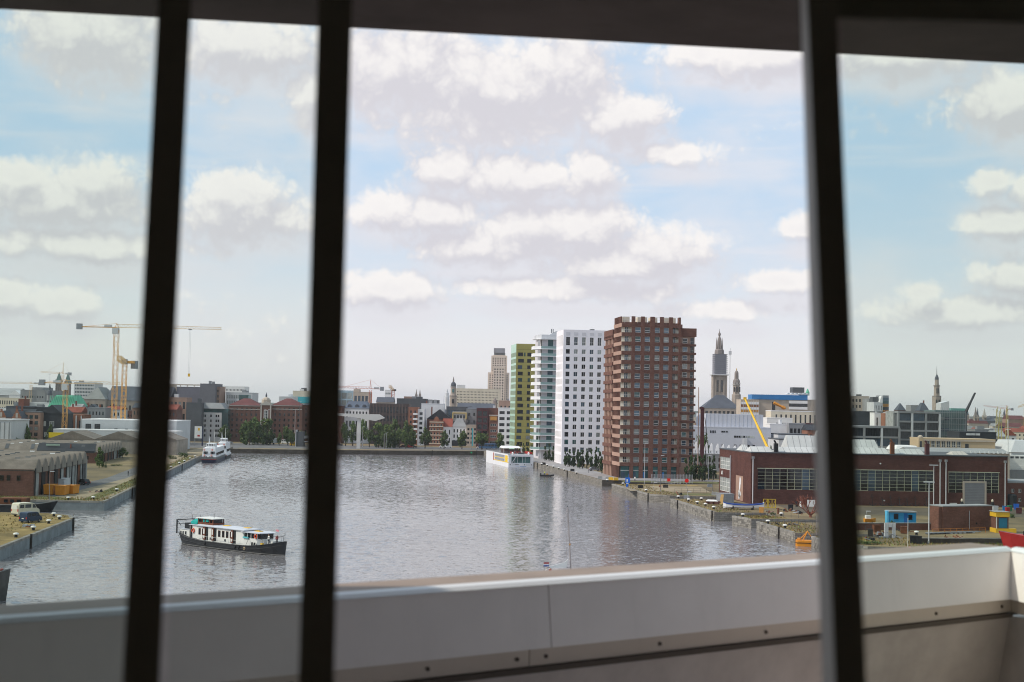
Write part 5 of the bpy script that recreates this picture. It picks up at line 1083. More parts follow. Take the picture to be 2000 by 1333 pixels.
# --- the houseboat
a, c = G(352,1061.6,0), G(555.6,1086,0)
hb = thing('houseboat', 'long black hulled houseboat with a white cabin and brown doors crossing the dock', 'houseboat', (c.x-28.6*math.cos(dir2(a, c)-.04)+2.3*math.sin(dir2(a, c)-.04), c.y-28.6*math.sin(dir2(a, c)-.04)-2.3*math.cos(dir2(a, c)-.04), 0), dir2(a, c)-.04)
b = MB()
ST = [(-1.0,.35,.1,2.25),(-.3,1.35,.5,2.1),(.8,1.9,1.3,1.9),(3,2.25,2.1,1.5),(8,2.35,2.3,1.15),(16,2.35,2.3,1.15),(21,2.35,2.2,1.3),(24.5,2.2,1.8,1.65),(26.8,1.6,1.1,2.05),(28.3,.75,.4,2.4),(28.75,.12,.08,2.5)]
ST = [(x, hd, hw, z) for x, hd, hw, z in ST]
b = MB().loft([[(x,2.3-hd,z),(x,2.3-hw,.05),(x,2.3-hw*.85,-.5),(x,2.3+hw*.85,-.5),(x,2.3+hw,.05),(x,2.3+hd,z)] for x, hd, hw, z in ST])
b.obj('hull', m_hull, hb)
for dz, th, mm, nm_ in ((-.62,.07,m_hull,'rubbing_strake'),(-.04,.08,m_hull,'gunwale')):
    b = MB(); b.path([(x, 2.3-hd-.03-(0 if dz > -.1 else .02), z+dz) for x, hd, hw, z in ST], th*.6, 4); b.obj(nm_, mm, hb)
MB().path([(x, 2.3-hw-.03, .12) for x, hd, hw, z in ST[1:]], .07, 4).obj('boot_stripe', mat('pale_stripe', (.13,.125,.12), .7), hb)
def cabin(x0, x1, y0, y1, z0, z1, nm_='cabin', m=m_bw): return MB().box(x0,x1,y0,y1,z0,z1).obj(nm_, m, hb)
def bwin(x, z, w_, h_, y, gm=g_black, fm=m_varn, par=None):
    fr = MB().box(x,x+w_,y-.05,y-.0,z,z+h_).obj('window', fm, par or hb); MB().box(x+.06,x+w_-.06,y-.065,y-.05,z+.06,z+h_-.06).obj('pane', gm, fr)
cabin(.1,3.1,.85,3.8,1.5,2.75); [bwin(x,1.75,.5,.7,.85,g_dark,m_bw) for x in (.35,1.05,1.85)]
MB().box(-.0,3.2,.75,3.9,2.75,2.85).obj('aft_roof', m_roofw, hb)
for y in (.4,4.2): MB().box(-.35,-.15,y,y+.2,1.9,4.4).obj('stern_post', m_hull, hb)
MB().box(-.35,-.15,.4,4.4,4.3,4.45).tube((-.25,.5,4.35),(1.0,.5,3.4),.06).tube((-.25,.5,3.6),(3.4,.6,4.0),.05).tube((-.25,4.3,4.0),(3.4,4.3,4.0),.05).obj('stern_gantry', m_hull, hb)
MB().box(1.2,3.3,1.2,3.4,2.85,3.9).obj('machinery_box', m_hull, hb)
cabin(3.4,5.9,.75,3.9,1.3,3.7); cabin(5.9,19.3,.55,4.1,1.15,3.75)
MB().box(3.85,4.1,.5,.7,1.3,3.7).obj('post', m_hull, hb)
MB().box(3.3,6.0,.55,4.1,3.7,3.8).obj('cabin_roof', m_roofw, hb)
MB().loft([[(5.7,.25,3.75),(19.8,.25,3.75),(19.8,4.4,3.75),(5.7,4.4,3.75)],[(5.7,.25,3.86),(19.8,.25,3.86),(19.8,4.4,3.86),(5.7,4.4,3.86)],[(6,1.2,4.0),(19.5,1.2,4.0),(19.5,3.5,4.0),(6,3.5,4.0)]]).obj('cabin_roof', m_roofw, hb)
bwin(6.35,2.15,.62,1.15,.55); bwin(7.4,2.1,.4,1.2,.55)
for x, w_ in ((7.85,.7),(10.4,.62),(16.0,.62)):
    d = MB().box(x,x+w_,.35,.5,1.35,3.6).obj('door', m_varn, hb); MB().box(x+.16,x+w_-.16,.32,.35,2.4,3.35).obj('door_pane', m_bw, d); MB().box(x+.16,x+w_-.16,.32,.35,1.6,2.1).obj('door_panel', m_bw, d)
    MB().box(x+w_,x+w_+.62,.5,.56,1.3,3.6).obj('doorway', m_blk, hb)
for x in (12.15,13.3,14.45,15.55): bwin(x,2.15,.66,1.15,.55)
for x in (7.6,9.75,14.0): MB().box(x,x+.42,.48,.56,1.5,1.85).obj('vent', m_dgrey, hb)
MB().loft([[(19.3,.5,1.2),(23.2,.55,1.3),(24.1,1.4,1.4),(24.1,3.2,1.4),(23.2,4.05,1.3),(19.3,4.1,1.2)],[(19.3,.5,2.5),(23.2,.55,2.55),(24.1,1.4,2.55),(24.1,3.2,2.55),(23.2,4.05,2.55),(19.3,4.1,2.5)]][::1]).obj('saloon', m_bw, hb)
MB().box(19.3,23.8,1.0,3.7,2.5,3.5).obj('saloon_interior', g_black, hb)
for x in (19.35,20.4,21.4,22.4,23.2): MB().box(x,x+.1,.55,.65,2.5,3.55).obj('mullion', m_bw, hb)
MB().loft([[(19.0,.2,3.5),(24.1,.35,3.5),(24.6,1.5,3.5),(24.6,3.1,3.5),(24.1,4.3,3.5),(19.0,4.4,3.5)],[(19.0,.2,3.62),(24.1,.35,3.62),(24.6,1.5,3.62),(24.6,3.1,3.62),(24.1,4.3,3.62),(19.0,4.4,3.62)]]).obj('saloon_roof', m_roofw, hb)
MB().box(19.5,21.0,.3,.52,2.5,2.75).obj('teal_fender', mat('teal_fender', (.10,.45,.50), .6), hb)
for x, z, y in ((22.9,3.0,.45),(4.55,2.75,.62)):
    l = MB().torus((x,y,z),.34,.10).obj('lifebuoy', m_lbuoy, hb); MB().box(x-.06,x+.06,y-.13,y+.13,z+.22,z+.46).box(x-.06,x+.06,y-.13,y+.13,z-.46,z-.22).obj('lifebuoy_band', m_bw, l)
cabin(5.3,9.9,1.1,3.6,3.9,4.35,'wheelhouse',m_varn)
for x in (5.3,6.5,7.4,8.7,9.6): MB().box(x,x+.22,1.1,1.2,4.35,5.05).box(x,x+.22,3.5,3.6,4.35,5.05).obj('wheelhouse_post', m_varn, hb)
MB().box(5.5,9.6,1.3,3.4,4.35,5.0).obj('wheelhouse_glass', g_dark, hb); MB().box(5.0,10.1,.8,3.9,5.05,5.17).obj('wheelhouse_roof', m_bw, hb)
MB().box(6.9,7.3,1.06,1.1,4.4,5.0).box(7.7,8.5,1.06,1.1,4.5,4.95).obj('teal_curtain', m_cover, hb)
MB().loft([[(3.3,1.0,3.9),(5.2,1.0,3.9),(5.2,3.4,3.9),(3.3,3.4,3.9)],[(3.2,1.1,4.3),(5.25,1.1,4.4),(5.25,3.3,4.4),(3.2,3.3,4.3)],[(3.7,1.7,4.75),(5.1,1.6,4.9),(5.1,2.8,4.9),(3.7,2.7,4.75)]]).obj('teal_cover', m_cover, hb)
for x, h_ in ((2.3,5.4),(4.9,5.6),(8.9,6.0)): MB().tube((x,2,3.8),(x,2,h_),.04).obj('aerial', m_rusty if x < 3 else m_hull, hb)
for x, y in ((11.5,2),(17.2,2.2),(20.3,2.2)): MB().box(x,x+1.4,y,y+.9,3.98 if x < 19 else 3.6,4.08 if x < 19 else 3.72).obj('roof_hatch', m_yel, hb)
b = MB()
pts = [(24.6,.7,2.75),(26.2,1.0,3.05),(27.4,1.6,3.3),(28.6,2.3,3.45),(27.4,3.0,3.3),(26.2,3.6,3.05),(24.6,3.9,2.75)]
b.path(pts, .035); [b.tube(p, (p[0],p[1],p[2]-1.0), .03) for p in pts]; b.tube((28.6,2.3,3.45),(28.6,2.3,4.0),.05); b.obj('bow_rail', m_hull, hb)
MB().box(25.0,26.4,1.4,3.2,1.7,2.35).obj('foredeck_box', m_bw, hb)
for x in (22.2,22.9): MB().tube((x,.25,1.35),(x,.25,1.95),.16,.16,8).obj('bollard', m_hull, hb)
MB().box(24.3,24.8,.4,.8,1.7,1.95).obj('yellow_crate', m_yel, hb)
MB().torus((20.4,.0,.75),.22,.09).obj('fender', mat('tan_fender', (.45,.33,.2), .8), hb)
MB().path([(20.9,.3,2.9),(21.2,.2,2.4),(20.6,.0,1.0)], .03).obj('mooring_rope', m_hull, hb)
MB().tube((26.0,2.3,2.3),(26.1,2.3,4.4),.03).obj('flag_pole', m_bw, hb)
MB().loft([[(26.1,2.28,4.05),(26.5,2.3,4.0),(26.9,2.28,4.0),(26.9,2.3,4.3),(26.5,2.32,4.35),(26.1,2.3,4.35)],[(26.1,2.31,4.05),(26.5,2.33,4.0),(26.9,2.31,4.0),(26.9,2.33,4.3),(26.5,2.35,4.35),(26.1,2.33,4.35)]]).obj('flag', mat('red_white_flag', (.6,.2,.25), .8), hb)
def skin_person(parent, m_top, m_leg, loc, rz=0, sit=False, sub=False):
    """one continuous body grown over a skeleton: legs, trunk, neck, head, arms"""
    J = [(0,0,.95),(0,0,1.2),(0,0,1.42),(0,0,1.52),(0,.02,1.63),(0,.02,1.74),(.1,0,.92),(.11,.04,.5),(.11,0,.06),(-.1,0,.92),(-.11,-.02,.5),(-.11,.05,.06),(.19,0,1.4),(.25,.03,1.12),(.22,.16,.9),(-.19,0,1.4),(-.25,.03,1.12),(-.22,.1,.88),(.11,.12,.03),(-.11,.17,.03)]
    if sit: J = [(x, y+(.0), z-.45) if i not in (7,8,10,11,18,19) else {7:(.12,.42,.5),8:(.12,.45,.08),10:(-.12,.42,.5),11:(-.12,.45,.08),18:(.12,.57,.05),19:(-.12,.57,.05)}[i] for i, (x, y, z) in enumerate(J)]
    E = [(0,1),(1,2),(2,3),(3,4),(4,5),(0,6),(6,7),(7,8),(8,18),(0,9),(9,10),(10,11),(11,19),(2,12),(12,13),(13,14),(2,15),(15,16),(16,17)]
    RR = [.15,.14,.15,.055,.105,.085,.1,.075,.05,.1,.075,.05,.07,.05,.04,.07,.05,.04,.045,.045]
    me = bpy.data.meshes.new('body'); me.from_pydata(J, E, []); ob = bpy.data.objects.new('body', me); C.objects.link(ob)
    sk = ob.modifiers.new('skin', 'SKIN'); me.skin_vertices[0].data[0].use_root = True
    for i, q in enumerate(RR): me.skin_vertices[0].data[i].radius = (q, q*.8)
    ob.modifiers.new('sub', 'SUBSURF').levels = 1
    dg = bpy.context.evaluated_depsgraph_get(); me2 = bpy.data.meshes.new_from_object(ob.evaluated_get(dg)); bpy.data.objects.remove(ob)
    for mm in (m_top, m_leg, m_skin): me2.materials.append(mm)
    zo = -.45 if sit else 0
    for p in me2.polygons: z = p.center.z-zo; p.material_index = 2 if z > 1.47 else (1 if z < .95 else 0); p.use_smooth = True
    o_ = inst('body', me2, parent, loc, rz); return o_
for lx, ly, rz_, mt_, lb in ((25.6,1.2,2.4,m_bw,'person in a white top standing on the houseboat foredeck'),(26.6,2.2,.6,m_redp,'person in a red top at the houseboat bow rail')):
    q = hb.rotation_euler.z; p_ = thing('person', lb, 'person', (hb.location.x+lx*math.cos(q)-ly*math.sin(q), hb.location.y+lx*math.sin(q)+ly*math.cos(q), 1.75), rz_, 'people on the houseboat'); skin_person(p_, mt_, m_cloth, (0,0,0))
for x in (9.2,17.9,19.0): MB().ball((x,-.12,.75),.17,8,5,1.9).tube((x,-.1,1.0),(x,.05,1.2),.02).obj('fender', m_blk, hb)
b = MB(); b.path([(6.2,.1,1.95),(19.0,.1,1.95)], .025, 4); [b.tube((x,.1,1.1),(x,.1,1.95),.025,.025,4) for x in (6.2,9.4,12.6,15.8,19.0)]; b.obj('side_rail', m_bw, hb)
# --- cruise ship, stern towards us
a, c = G(993,913,0), G(1043.6,914,0); cs = thing('cruise_ship', 'white river cruise ship with yellow stripes moored at the tower quay', 'cruise ship', (a.x, a.y, 0), .20)
Wc = 11.2; Lc = 54; m_cw = mat('ship_white', (.80,.79,.80), .45, .04, .3); m_ylw = mat('bright_yellow_stripe', (.85,.55,.02), .5, .05)
sk_ = .10
MB().loft([[(0,0,-.5),(Wc,0,-.5),(Wc,Lc,-.5),(0,Lc,-.5)],[(0,0,1.6),(Wc,0,1.6),(Wc,Lc,1.6),(0,Lc,1.6)]]).obj('hull', m_cw, cs)
MB().box(.0,Wc,1.2,Lc,1.6,5.6).obj('superstructure', m_cw, cs)
MB().box(0,1.3,0,1.2,1.6,5.5).box(Wc-1.3,Wc,0,1.2,1.6,5.5).box(0,Wc,-.2,1.2,4.7,5.5).obj('stern_frame', m_cw, cs)
MB().box(1.3,Wc-1.3,1.12,1.19,1.9,4.6).obj('stern_window', g_teal, cs)
for x in (3,4.2,6.4,7.6): MB().box(x,x+.12,1.0,1.12,1.9,4.6).obj('mullion', m_cw, cs)
MB().tube((1.5,.4,1.7),(3.4,.4,4.6),.14).obj('brace', m_cw, cs)
for x in (.8,3.3,3.8,4.3,7.2,10.3): MB().tube((x,-.06,1.15),(x,.0,1.15),.22,.22,8).obj('fairlead', m_blk, cs)
MB().box(1.5,3.2,-.04,-.005,.9,1.25).box(7.8,9.6,-.04,-.005,.9,1.25).obj('stern_plate', m_palegrey, cs)
MB().box(3.2,4.8,-.04,-.005,.45,.62).box(5.2,8,-.04,-.005,.3,.48).obj('blue_lettering', mat('pale_blue_lettering', (.22,.35,.58), .6), cs)
for y0, y1 in ((2.0,7.5),): MB().box(-.05,-.005,y0,y1,2.2,5.0).obj('yellow_panel', m_ylw, cs)
for z in (1.9,3.5): MB().box(-.04,-.005,0,34,z,z+.28).obj('yellow_stripe', m_ylw, cs)
for i in range(9):
    for z in (2.25,3.85): w__ = MB().box(-.06,-.01,9+i*2.6,11.3+i*2.6,z,z+1.15).obj('cabin_window', mat('silver_blind', (.36,.37,.40), .3, .2, .5), cs)
MB().box(-.05,-.01,34,36,1.8,5.2).obj('red_door', mat('mixed_door', (.4,.12,.08), .6), cs)
MB().box(.1,Wc-.1,1.2,Lc-2,5.6,5.68).obj('sun_deck', mat('grey_deck', (.22,.22,.22), .9), cs)
for x in (1.9,9.1): MB().ball((x,.8,6.1),.45,8,5,1.3).obj('deck_ventilator', m_cw, cs)
b = MB()
for i in range(26): b.tube((.1,1.3+i*1.4,5.65),(.1,1.3+i*1.4,6.7),.03,.03,4)
b.tube((.1,1.3,6.7),(.1,38,6.7),.035).tube((.1,1.3,6.2),(.1,38,6.2),.025); b.obj('deck_rail', m_dgrey, cs)
MB().loft([[(.8,16,7.9),(.8,26,7.9),(9,26,7.9),(9,16,7.9)],[(1.5,17,8.7),(1.5,25,8.7),(8.2,25,8.7),(8.2,17,8.7)]][::1]).obj('canopy', m_cw, cs)
for x, y in ((1,16.3),(1,25.6),(8.8,16.3),(8.8,25.6)): MB().tube((x,y,5.6),(x,y,7.9),.07).obj('canopy_post', m_cw, cs)
MB().box(1.5,8.5,17,25,5.65,7.2).obj('deck_bar', mat('warm_dark_bar', (.10,.06,.05), .8), cs)
MB().box(10.2,11.3,3,14,5.7,6.6).obj('red_lounger_cover', m_redp, cs)
for i in range(14): x, y = R.uniform(1,10.5), R.uniform(6,15); MB().box(x,x+.6,y,y+1.6,5.68,6.1).box(x,x+.6,y+1.5,y+1.7,6.1,6.6).obj('deck_chair', R.choice([m_dgrey, m_brown, m_cornice, m_redp]), cs)
MB().box(4.8,7.2,2,3.4,5.68,6.4).obj('deck_locker', m_dgrey, cs); MB().tube((6.6,4,5.6),(6.6,4,9),.08).box(6.2,7,3.9,4.1,8.2,8.5).obj('radar_mast', m_cw, cs)
# --- two white passenger ships on the left quay
def pship(label, x0, x1, yw, L, Z, heading, mh, extra):
    a, c = G(x0, yw, 0), G(x1, yw, 0); W = c.x-a.x
    t = thing('passenger_ship', label, 'passenger ship', (a.x, a.y, 0), heading, 'white passenger ships at the old quay')
    MB().loft([[(.5,-.1,-.5),(W-.5,-.1,-.5),(W-.2,4,-.5),(W-.2,L,-.5),(.2,L,-.5),(.2,4,-.5)],[(.3,-.6,1.5),(W-.3,-.6,1.5),(W,4,1.3),(W,L,1.3),(0,L,1.3),(0,4,1.3)]][::1]).obj('hull', mh, t)
    MB().loft([[(.3,-.62,1.5),(W-.3,-.62,1.5),(W,4,1.3),(W,L,1.3),(0,L,1.3),(0,4,1.3)],[(.3,-.62,2.5),(W-.3,-.62,2.5),(W,4,2.2),(W,L,2.2),(0,L,2.2),(0,4,2.2)]][::1]).obj('bulwark', m_hrail if extra else m_cw, t)
    MB().box(.0,W,-.66,-.6,1.46,1.6).obj('red_line', m_redp, t)
    MB().loft([[(.3,.2,2.2),(W-.3,.2,2.2),(W-.2,L-3,2.2),(.2,L-3,2.2)],[(.8,.9,Z),(W-.8,.9,Z),(W-.4,L-4,Z),(.4,L-4,Z)]][::1]).obj('cabin', m_cw, t)
    for s in (.16,.25,.34,.60,.69,.78): MB().box(W*s,W*s+.45,.30,.62,Z-2.5,Z-1.4).obj('window', g_black, t)
    for s in (.1,.2,.3,.5,.6,.68): MB().box(W*s,W*s+.45,.0,.22,2.35,2.75).obj('window', g_black, t)
    for s, z in ((.2,Z-.7),(.7,Z-.7),(.22,Z-3.1),(.66,Z-3.1)): MB().torus((W*s,.45 if z > 5 else .2,z),.26,.09).obj('lifebuoy', m_lbuoy, t)
    for i in range(12): MB().box(W-.45,W-.2,3+i*3.2,5+i*3.2,3.2,4.3).obj('window', g_dark, t)
    MB().box(W*.25,W*.8,6,16,Z,Z+1.9).obj('upper_cabin', m_cw, t); [MB().box(W*.28+i*.7,W*.28+i*.7+.5,5.93,5.99,Z+.8,Z+1.5).obj('window', g_black, t) for i in range(5)]
    MB().tube((W*.42,5,Z),(W*.42,5,Z+5),.07).prof([(W*.42,Z+2),(W*.5,Z+2),(W*.43,Z+5)], 4.95, 5.05).obj('furled_flag', m_cw, t); MB().tube((W*.75,5,Z),(W*.75,5,Z+7),.08).obj('mast', m_bw, t)
    b = MB(); [b.tube((x,.9,Z),(x,.9,Z+1.0),.03,.03,4) for x in [.8+(W-1.6)*i/8 for i in range(9)]]; b.tube((.8,.9,Z+1),(W-.8,.9,Z+1),.035); b.obj('deck_rail', m_cw, t)
    return t
pship('white passenger ship with navy hull and lifebuoys, nearest on the old quay', 392, 425.5, 904.5, 48, 6.3, .12, m_navy, True)
pship('smaller white ship moored behind, showing right of the navy hulled ship', 421, 445, 896, 26, 7.2, .12, m_hull, False)
# --- inflatable with a helmsman
a = G(1068, 931, 0); rb = thing('inflatable_boat', 'small black inflatable boat beside the tower quay', 'inflatable boat', (a.x, a.y, 0), .1)
MB().path([(2.6,-.0,.55),(2.0,-.7,.42),(.8,-.95,.35),(-2.4,-.95,.35),(-2.4,.95,.35),(.8,.95,.35),(2.0,.7,.42),(2.6,0,.55)], .3, 8).obj('tube', m_blk, rb); MB().box(-2.3,1.6,-.8,.8,.05,.3).obj('floor', m_dgrey, rb)
MB().box(-.3,.5,-.4,.4,.3,1.1).obj('console', m_orange, rb); MB().box(-2.6,-2.2,-.3,.3,.2,1.2).obj('outboard_motor', m_blk, rb); MB().box(.8,1.3,-.4,.4,.3,.65).obj('seat', m_blk, rb)
pt = thing('person', 'person in a bright yellow jacket steering the inflatable boat', 'person', (a.x-.9, a.y-.1, .3), -1.4); skin_person(pt, m_hivis, m_cloth, (0,0,0))
# --- yacht behind the parapet: mast and flags show
a = G(1096, 1138, 0); ya = thing('sailing_yacht', 'sailing yacht with a bare mast and flags half hidden by the parapet', 'yacht', (a.x+.9, a.y, 0), .35)
MB().loft([[(x,-hd,z),(x,-hd*.7,-.3),(x,hd*.7,-.3),(x,hd,z)] for x, hd, z in ((-3.6,1.0,1.0),(-1,1.5,.95),(1.5,1.45,1.05),(3.6,.7,1.25),(4.8,.05,1.4))]).obj('hull', m_cw, ya)
MB().loft([[(-.8,-.8,1.0),(2.4,-.7,1.1),(2.4,.7,1.1),(-.8,.8,1.0)],[(-.6,-.6,1.5),(2.0,-.5,1.45),(2.0,.5,1.45),(-.6,.6,1.5)]]).obj('coachroof', m_bw, ya)
m_mast = mat('mast_alloy', (.33,.29,.28), .5, .1, 1)
MB().tube((.6,0,1.2),(-.05,.1,P(1102,990,a.y).z),.12,.09).obj('mast', m_mast, ya)
b = MB(); zt = P(1102,992,a.y).z
for p in ((-3.6,0,1.2),(4.6,0,1.4),(.3,-1.3,1.1),(.3,1.3,1.1)): b.tube((-.05,.1,zt), p, .022, .022, 4)
b.obj('rigging', m_mast, ya); MB().tube((.5,0,2.2),(-3.2,0,2.35),.07).obj('boom', m_mast, ya)
MB().loft([[(-.2,-.16,2.2),(-2.9,-.12,2.3),(-2.9,.12,2.3),(-.2,.16,2.2)],[(-.1,-.1,2.75),(-2.8,-.05,2.5),(-2.8,.05,2.5),(-.1,.1,2.75)],[(.1,-.04,3.5),(-.5,-.03,3.1),(-.5,.03,3.1),(.1,.04,3.5)]]).obj('furled_sail', m_bw, ya)
MB().ball((.35,-.05,P(1106,1064,a.y).z),.16).obj('radar_reflector', m_orange, ya); MB().ball((-.1,.1,zt+.2),.1).obj('masthead_light', m_dgrey, ya)
MB().tube((-3.6,0,1.1),(-3.9,0,3.2),.03).obj('flag_staff', m_mast, ya)
fl_ = MB().box(-3.9,-3.0,-.02,.02,2.5,3.1); fl_.obj('flag', mat('flag_white', (.75,.75,.78), .8), ya)
MB().box(-3.9,-3.0,-.025,.025,2.9,3.1).obj('flag_red_stripe', m_redp, ya); MB().box(-3.9,-3.0,-.025,.025,2.5,2.68).obj('flag_blue_stripe', mat('flag_blue', (.03,.06,.3), .8), ya)
for i, (dx, dy, mt_) in enumerate(((-2.6,.4,m_redp),(-3.1,-.2,m_bw))):
    p_ = thing('person', ('person in red top' if i == 0 else 'person in white top')+' sitting in the yacht cockpit', 'person', (a.x+.9+dx, a.y+dy*.5-.5, 1.0), .5); skin_person(p_, mt_, m_cloth, (0,0,0), 0, True)
# --- dark barges along the old quay wall, red bow at the right edge, bow at the left edge
def barge(label, loc, rz, L, Wd, zd, cabins, mh=m_hull, name='barge', cat='barge', rake=1.6):
    t = thing(name, label, cat, loc, rz, 'old barges' if name == 'barge' else None)
    ST_ = [(0,.5,.3,zd+.5),(L*.06,Wd*.42,Wd*.3,zd+.25),(L*.2,Wd/2,Wd*.48,zd),(L*.75,Wd/2,Wd*.48,zd),(L*.9,Wd*.44,Wd*.33,zd+.35),(L*.97,Wd*.25,Wd*.1,zd+.8),(L,.08,.05,zd+1.0)]
    k_ = lambda x: rake*max(0, (x/L-.8)/.2)
    MB().loft([[(x,-hd,z),(x-k_(x),-hw,.05),(x-k_(x),-hw*.8,-.5),(x-k_(x),hw*.8,-.5),(x-k_(x),hw,.05),(x,hd,z)] for x, hd, hw, z in ST_]).obj('hull', mh, t)
    MB().path([(x,-hd-.03,z) for x, hd, hw, z in ST_], .09, 4).obj('gunwale', m_hrail, t)
    for nm_, mm, x0, x1, w_, h_ in cabins: MB().box(x0,x1,-w_/2,w_/2,zd-.1,zd+h_).obj(nm_, mm, t)
    return t
t = barge('old black barge with a rusty deck house moored below the yellow skips', (-142,332.4,0), .01, 37, 5.2, 1.6, [('hatch',m_rusty,8,20,3.6,1.0),('deck_house',m_rusty,24,30,3.4,1.5),('cabin',m_black,2,6,3.8,1.7),('cabin_front',m_bw,1.6,1.98,1.4,1.2)])
MB().tube((13,0,1.6),(13,0,8.5),.12).tube((13,0,8),(24,0,2.6),.03).obj('mast', m_hull, t)
for x in (25,26.5,28): MB().box(x,x+.9,-1.76,-1.71,2.1,2.8).obj('window', g_dark, t)
t = barge('old red brown barge cut off at the picture edge behind the cream van', (-182,333.5,0), .0, 38, 5.2, 1.9, [('hatch',m_rusty,9,26,3.6,1.2),('wheelhouse',m_redp,29,32,3,2.2)], m_hull)
MB().tube((24,0,1.6),(24,0,7.5),.1).obj('mast', m_bw, t)
t = barge('dark grey barge bow reaching in from the left edge', (-91.7,183.5,0), .10, 27.2, 5.2, 3.2, [('winch',m_rusty,20,21.5,2.2,1.1),('hatch',m_dgrey,4,17,4,1)], mat('weathered_grey_hull', (.10,.095,.09), .8, .3, .4, streak=.5), rake=.5)
MB().box(22.3,23.4,-.5,.5,3.3,4.5).obj('anchor_winch', m_rusty, t); MB().tube((25.2,-1.5,3.6),(25.5,-1.9,1.2),.09).obj('rope', m_blk, t); MB().path([(20,-2.3,3.4),(24,-1.9,3.75),(26.5,-.9,4.2)], .16, 5).obj('red_gunwale', mat('faded_red_gunwale', (.25,.07,.06), .8), t)
rx = G(1953,1066,0)
t = barge('bright red ship bow at the picture edge beyond the balcony corner', (126.7,246,0), math.pi-.02, 42, 7, 5.7, [('hatch',m_grey,6,30,5.4,1.0),('winch',m_blk,36,37.5,2,1)], m_redp, 'moored_ship', 'ship', 2.2)
# --- white rowing boat on the quay, yellow work boat
a = G(1413,995.5); c = G(1488,995.5); L = c.x-a.x
t = thing('rowing_boat', 'long white rowing boat with a blue rim standing on the dock side', 'rowing boat', (a.x, a.y+.6, QZ+.35), .02)
STR = [(0,.06,1.5),(L*.06,.5,1.25),(L*.25,1.0,.98),(L*.5,1.15,.9),(L*.75,1.0,.95),(L*.95,.55,1.15),(L,.4,1.25)]
MB().loft([[(x,-hd,z),(x,-hd*.86,z*.28),(x,-hd*.4,.02),(x,hd*.4,.02),(x,hd*.86,z*.28),(x,hd,z)] for x, hd, z in STR]).obj('hull', m_cw, t)
MB().loft([[(x,-hd-.05,z-.16),(x,hd+.05,z-.16),(x,hd+.05,z+.1),(x,-hd-.05,z+.1)] for x, hd, z in STR]).obj('blue_rim', mat('royal_blue_rim', (.015,.06,.28), .5), t)
MB().box(L-.1,L+.25,-.06,.06,.1,1.6).obj('rudder', m_cw, t)
for x in (L*.22,L*.72): MB().box(x,x+.25,-1.0,1.0,-.35,.12).box(x,x+.25,-1.0,-.85,.0,.6).obj('cradle', m_timber, t)
a = G(1556,1056,0)
t = thing('work_boat', 'bright orange yellow work boat with a folded arm between the stone docks', 'work boat', (57.3, 284.9, 0), -.22)
MB().loft([[(x,-hd,z),(x,-hd*.95,.0),(x,-hd*.8,-.4),(x,hd*.8,-.4),(x,hd*.95,.0),(x,hd,z)] for x, hd, z in ((0,1.2,1.15),(.4,1.5,1.1),(3.6,1.5,1.1),(4.4,1.2,1.25))]).obj('hull', m_oran, t)
MB().box(-.02,4.42,-1.53,-1.46,.62,.74).obj('black_strake', m_blk, t)
MB().tube((1.4,-.8,1.1),(2.3,-.6,2.9),.09).tube((2.3,-.6,2.9),(3.6,-.6,1.2),.09).tube((1.4,.8,1.1),(2.3,.6,2.9),.09).tube((2.3,-.6,2.9),(2.3,.6,2.9),.1).tube((2.3,0,2.9),(.8,0,1.2),.1).obj('folding_arm', m_oran, t)
MB().box(3.2,4.1,-.7,.7,1.1,1.9).obj('engine_box', m_oran, t); MB().tube((4.0,.6,1.1),(4.0,.6,6.2),.05).obj('mast', m_mast, t)
MB().box(.3,.9,-.9,.9,1.1,1.5).obj('bow_locker', m_oran, t)
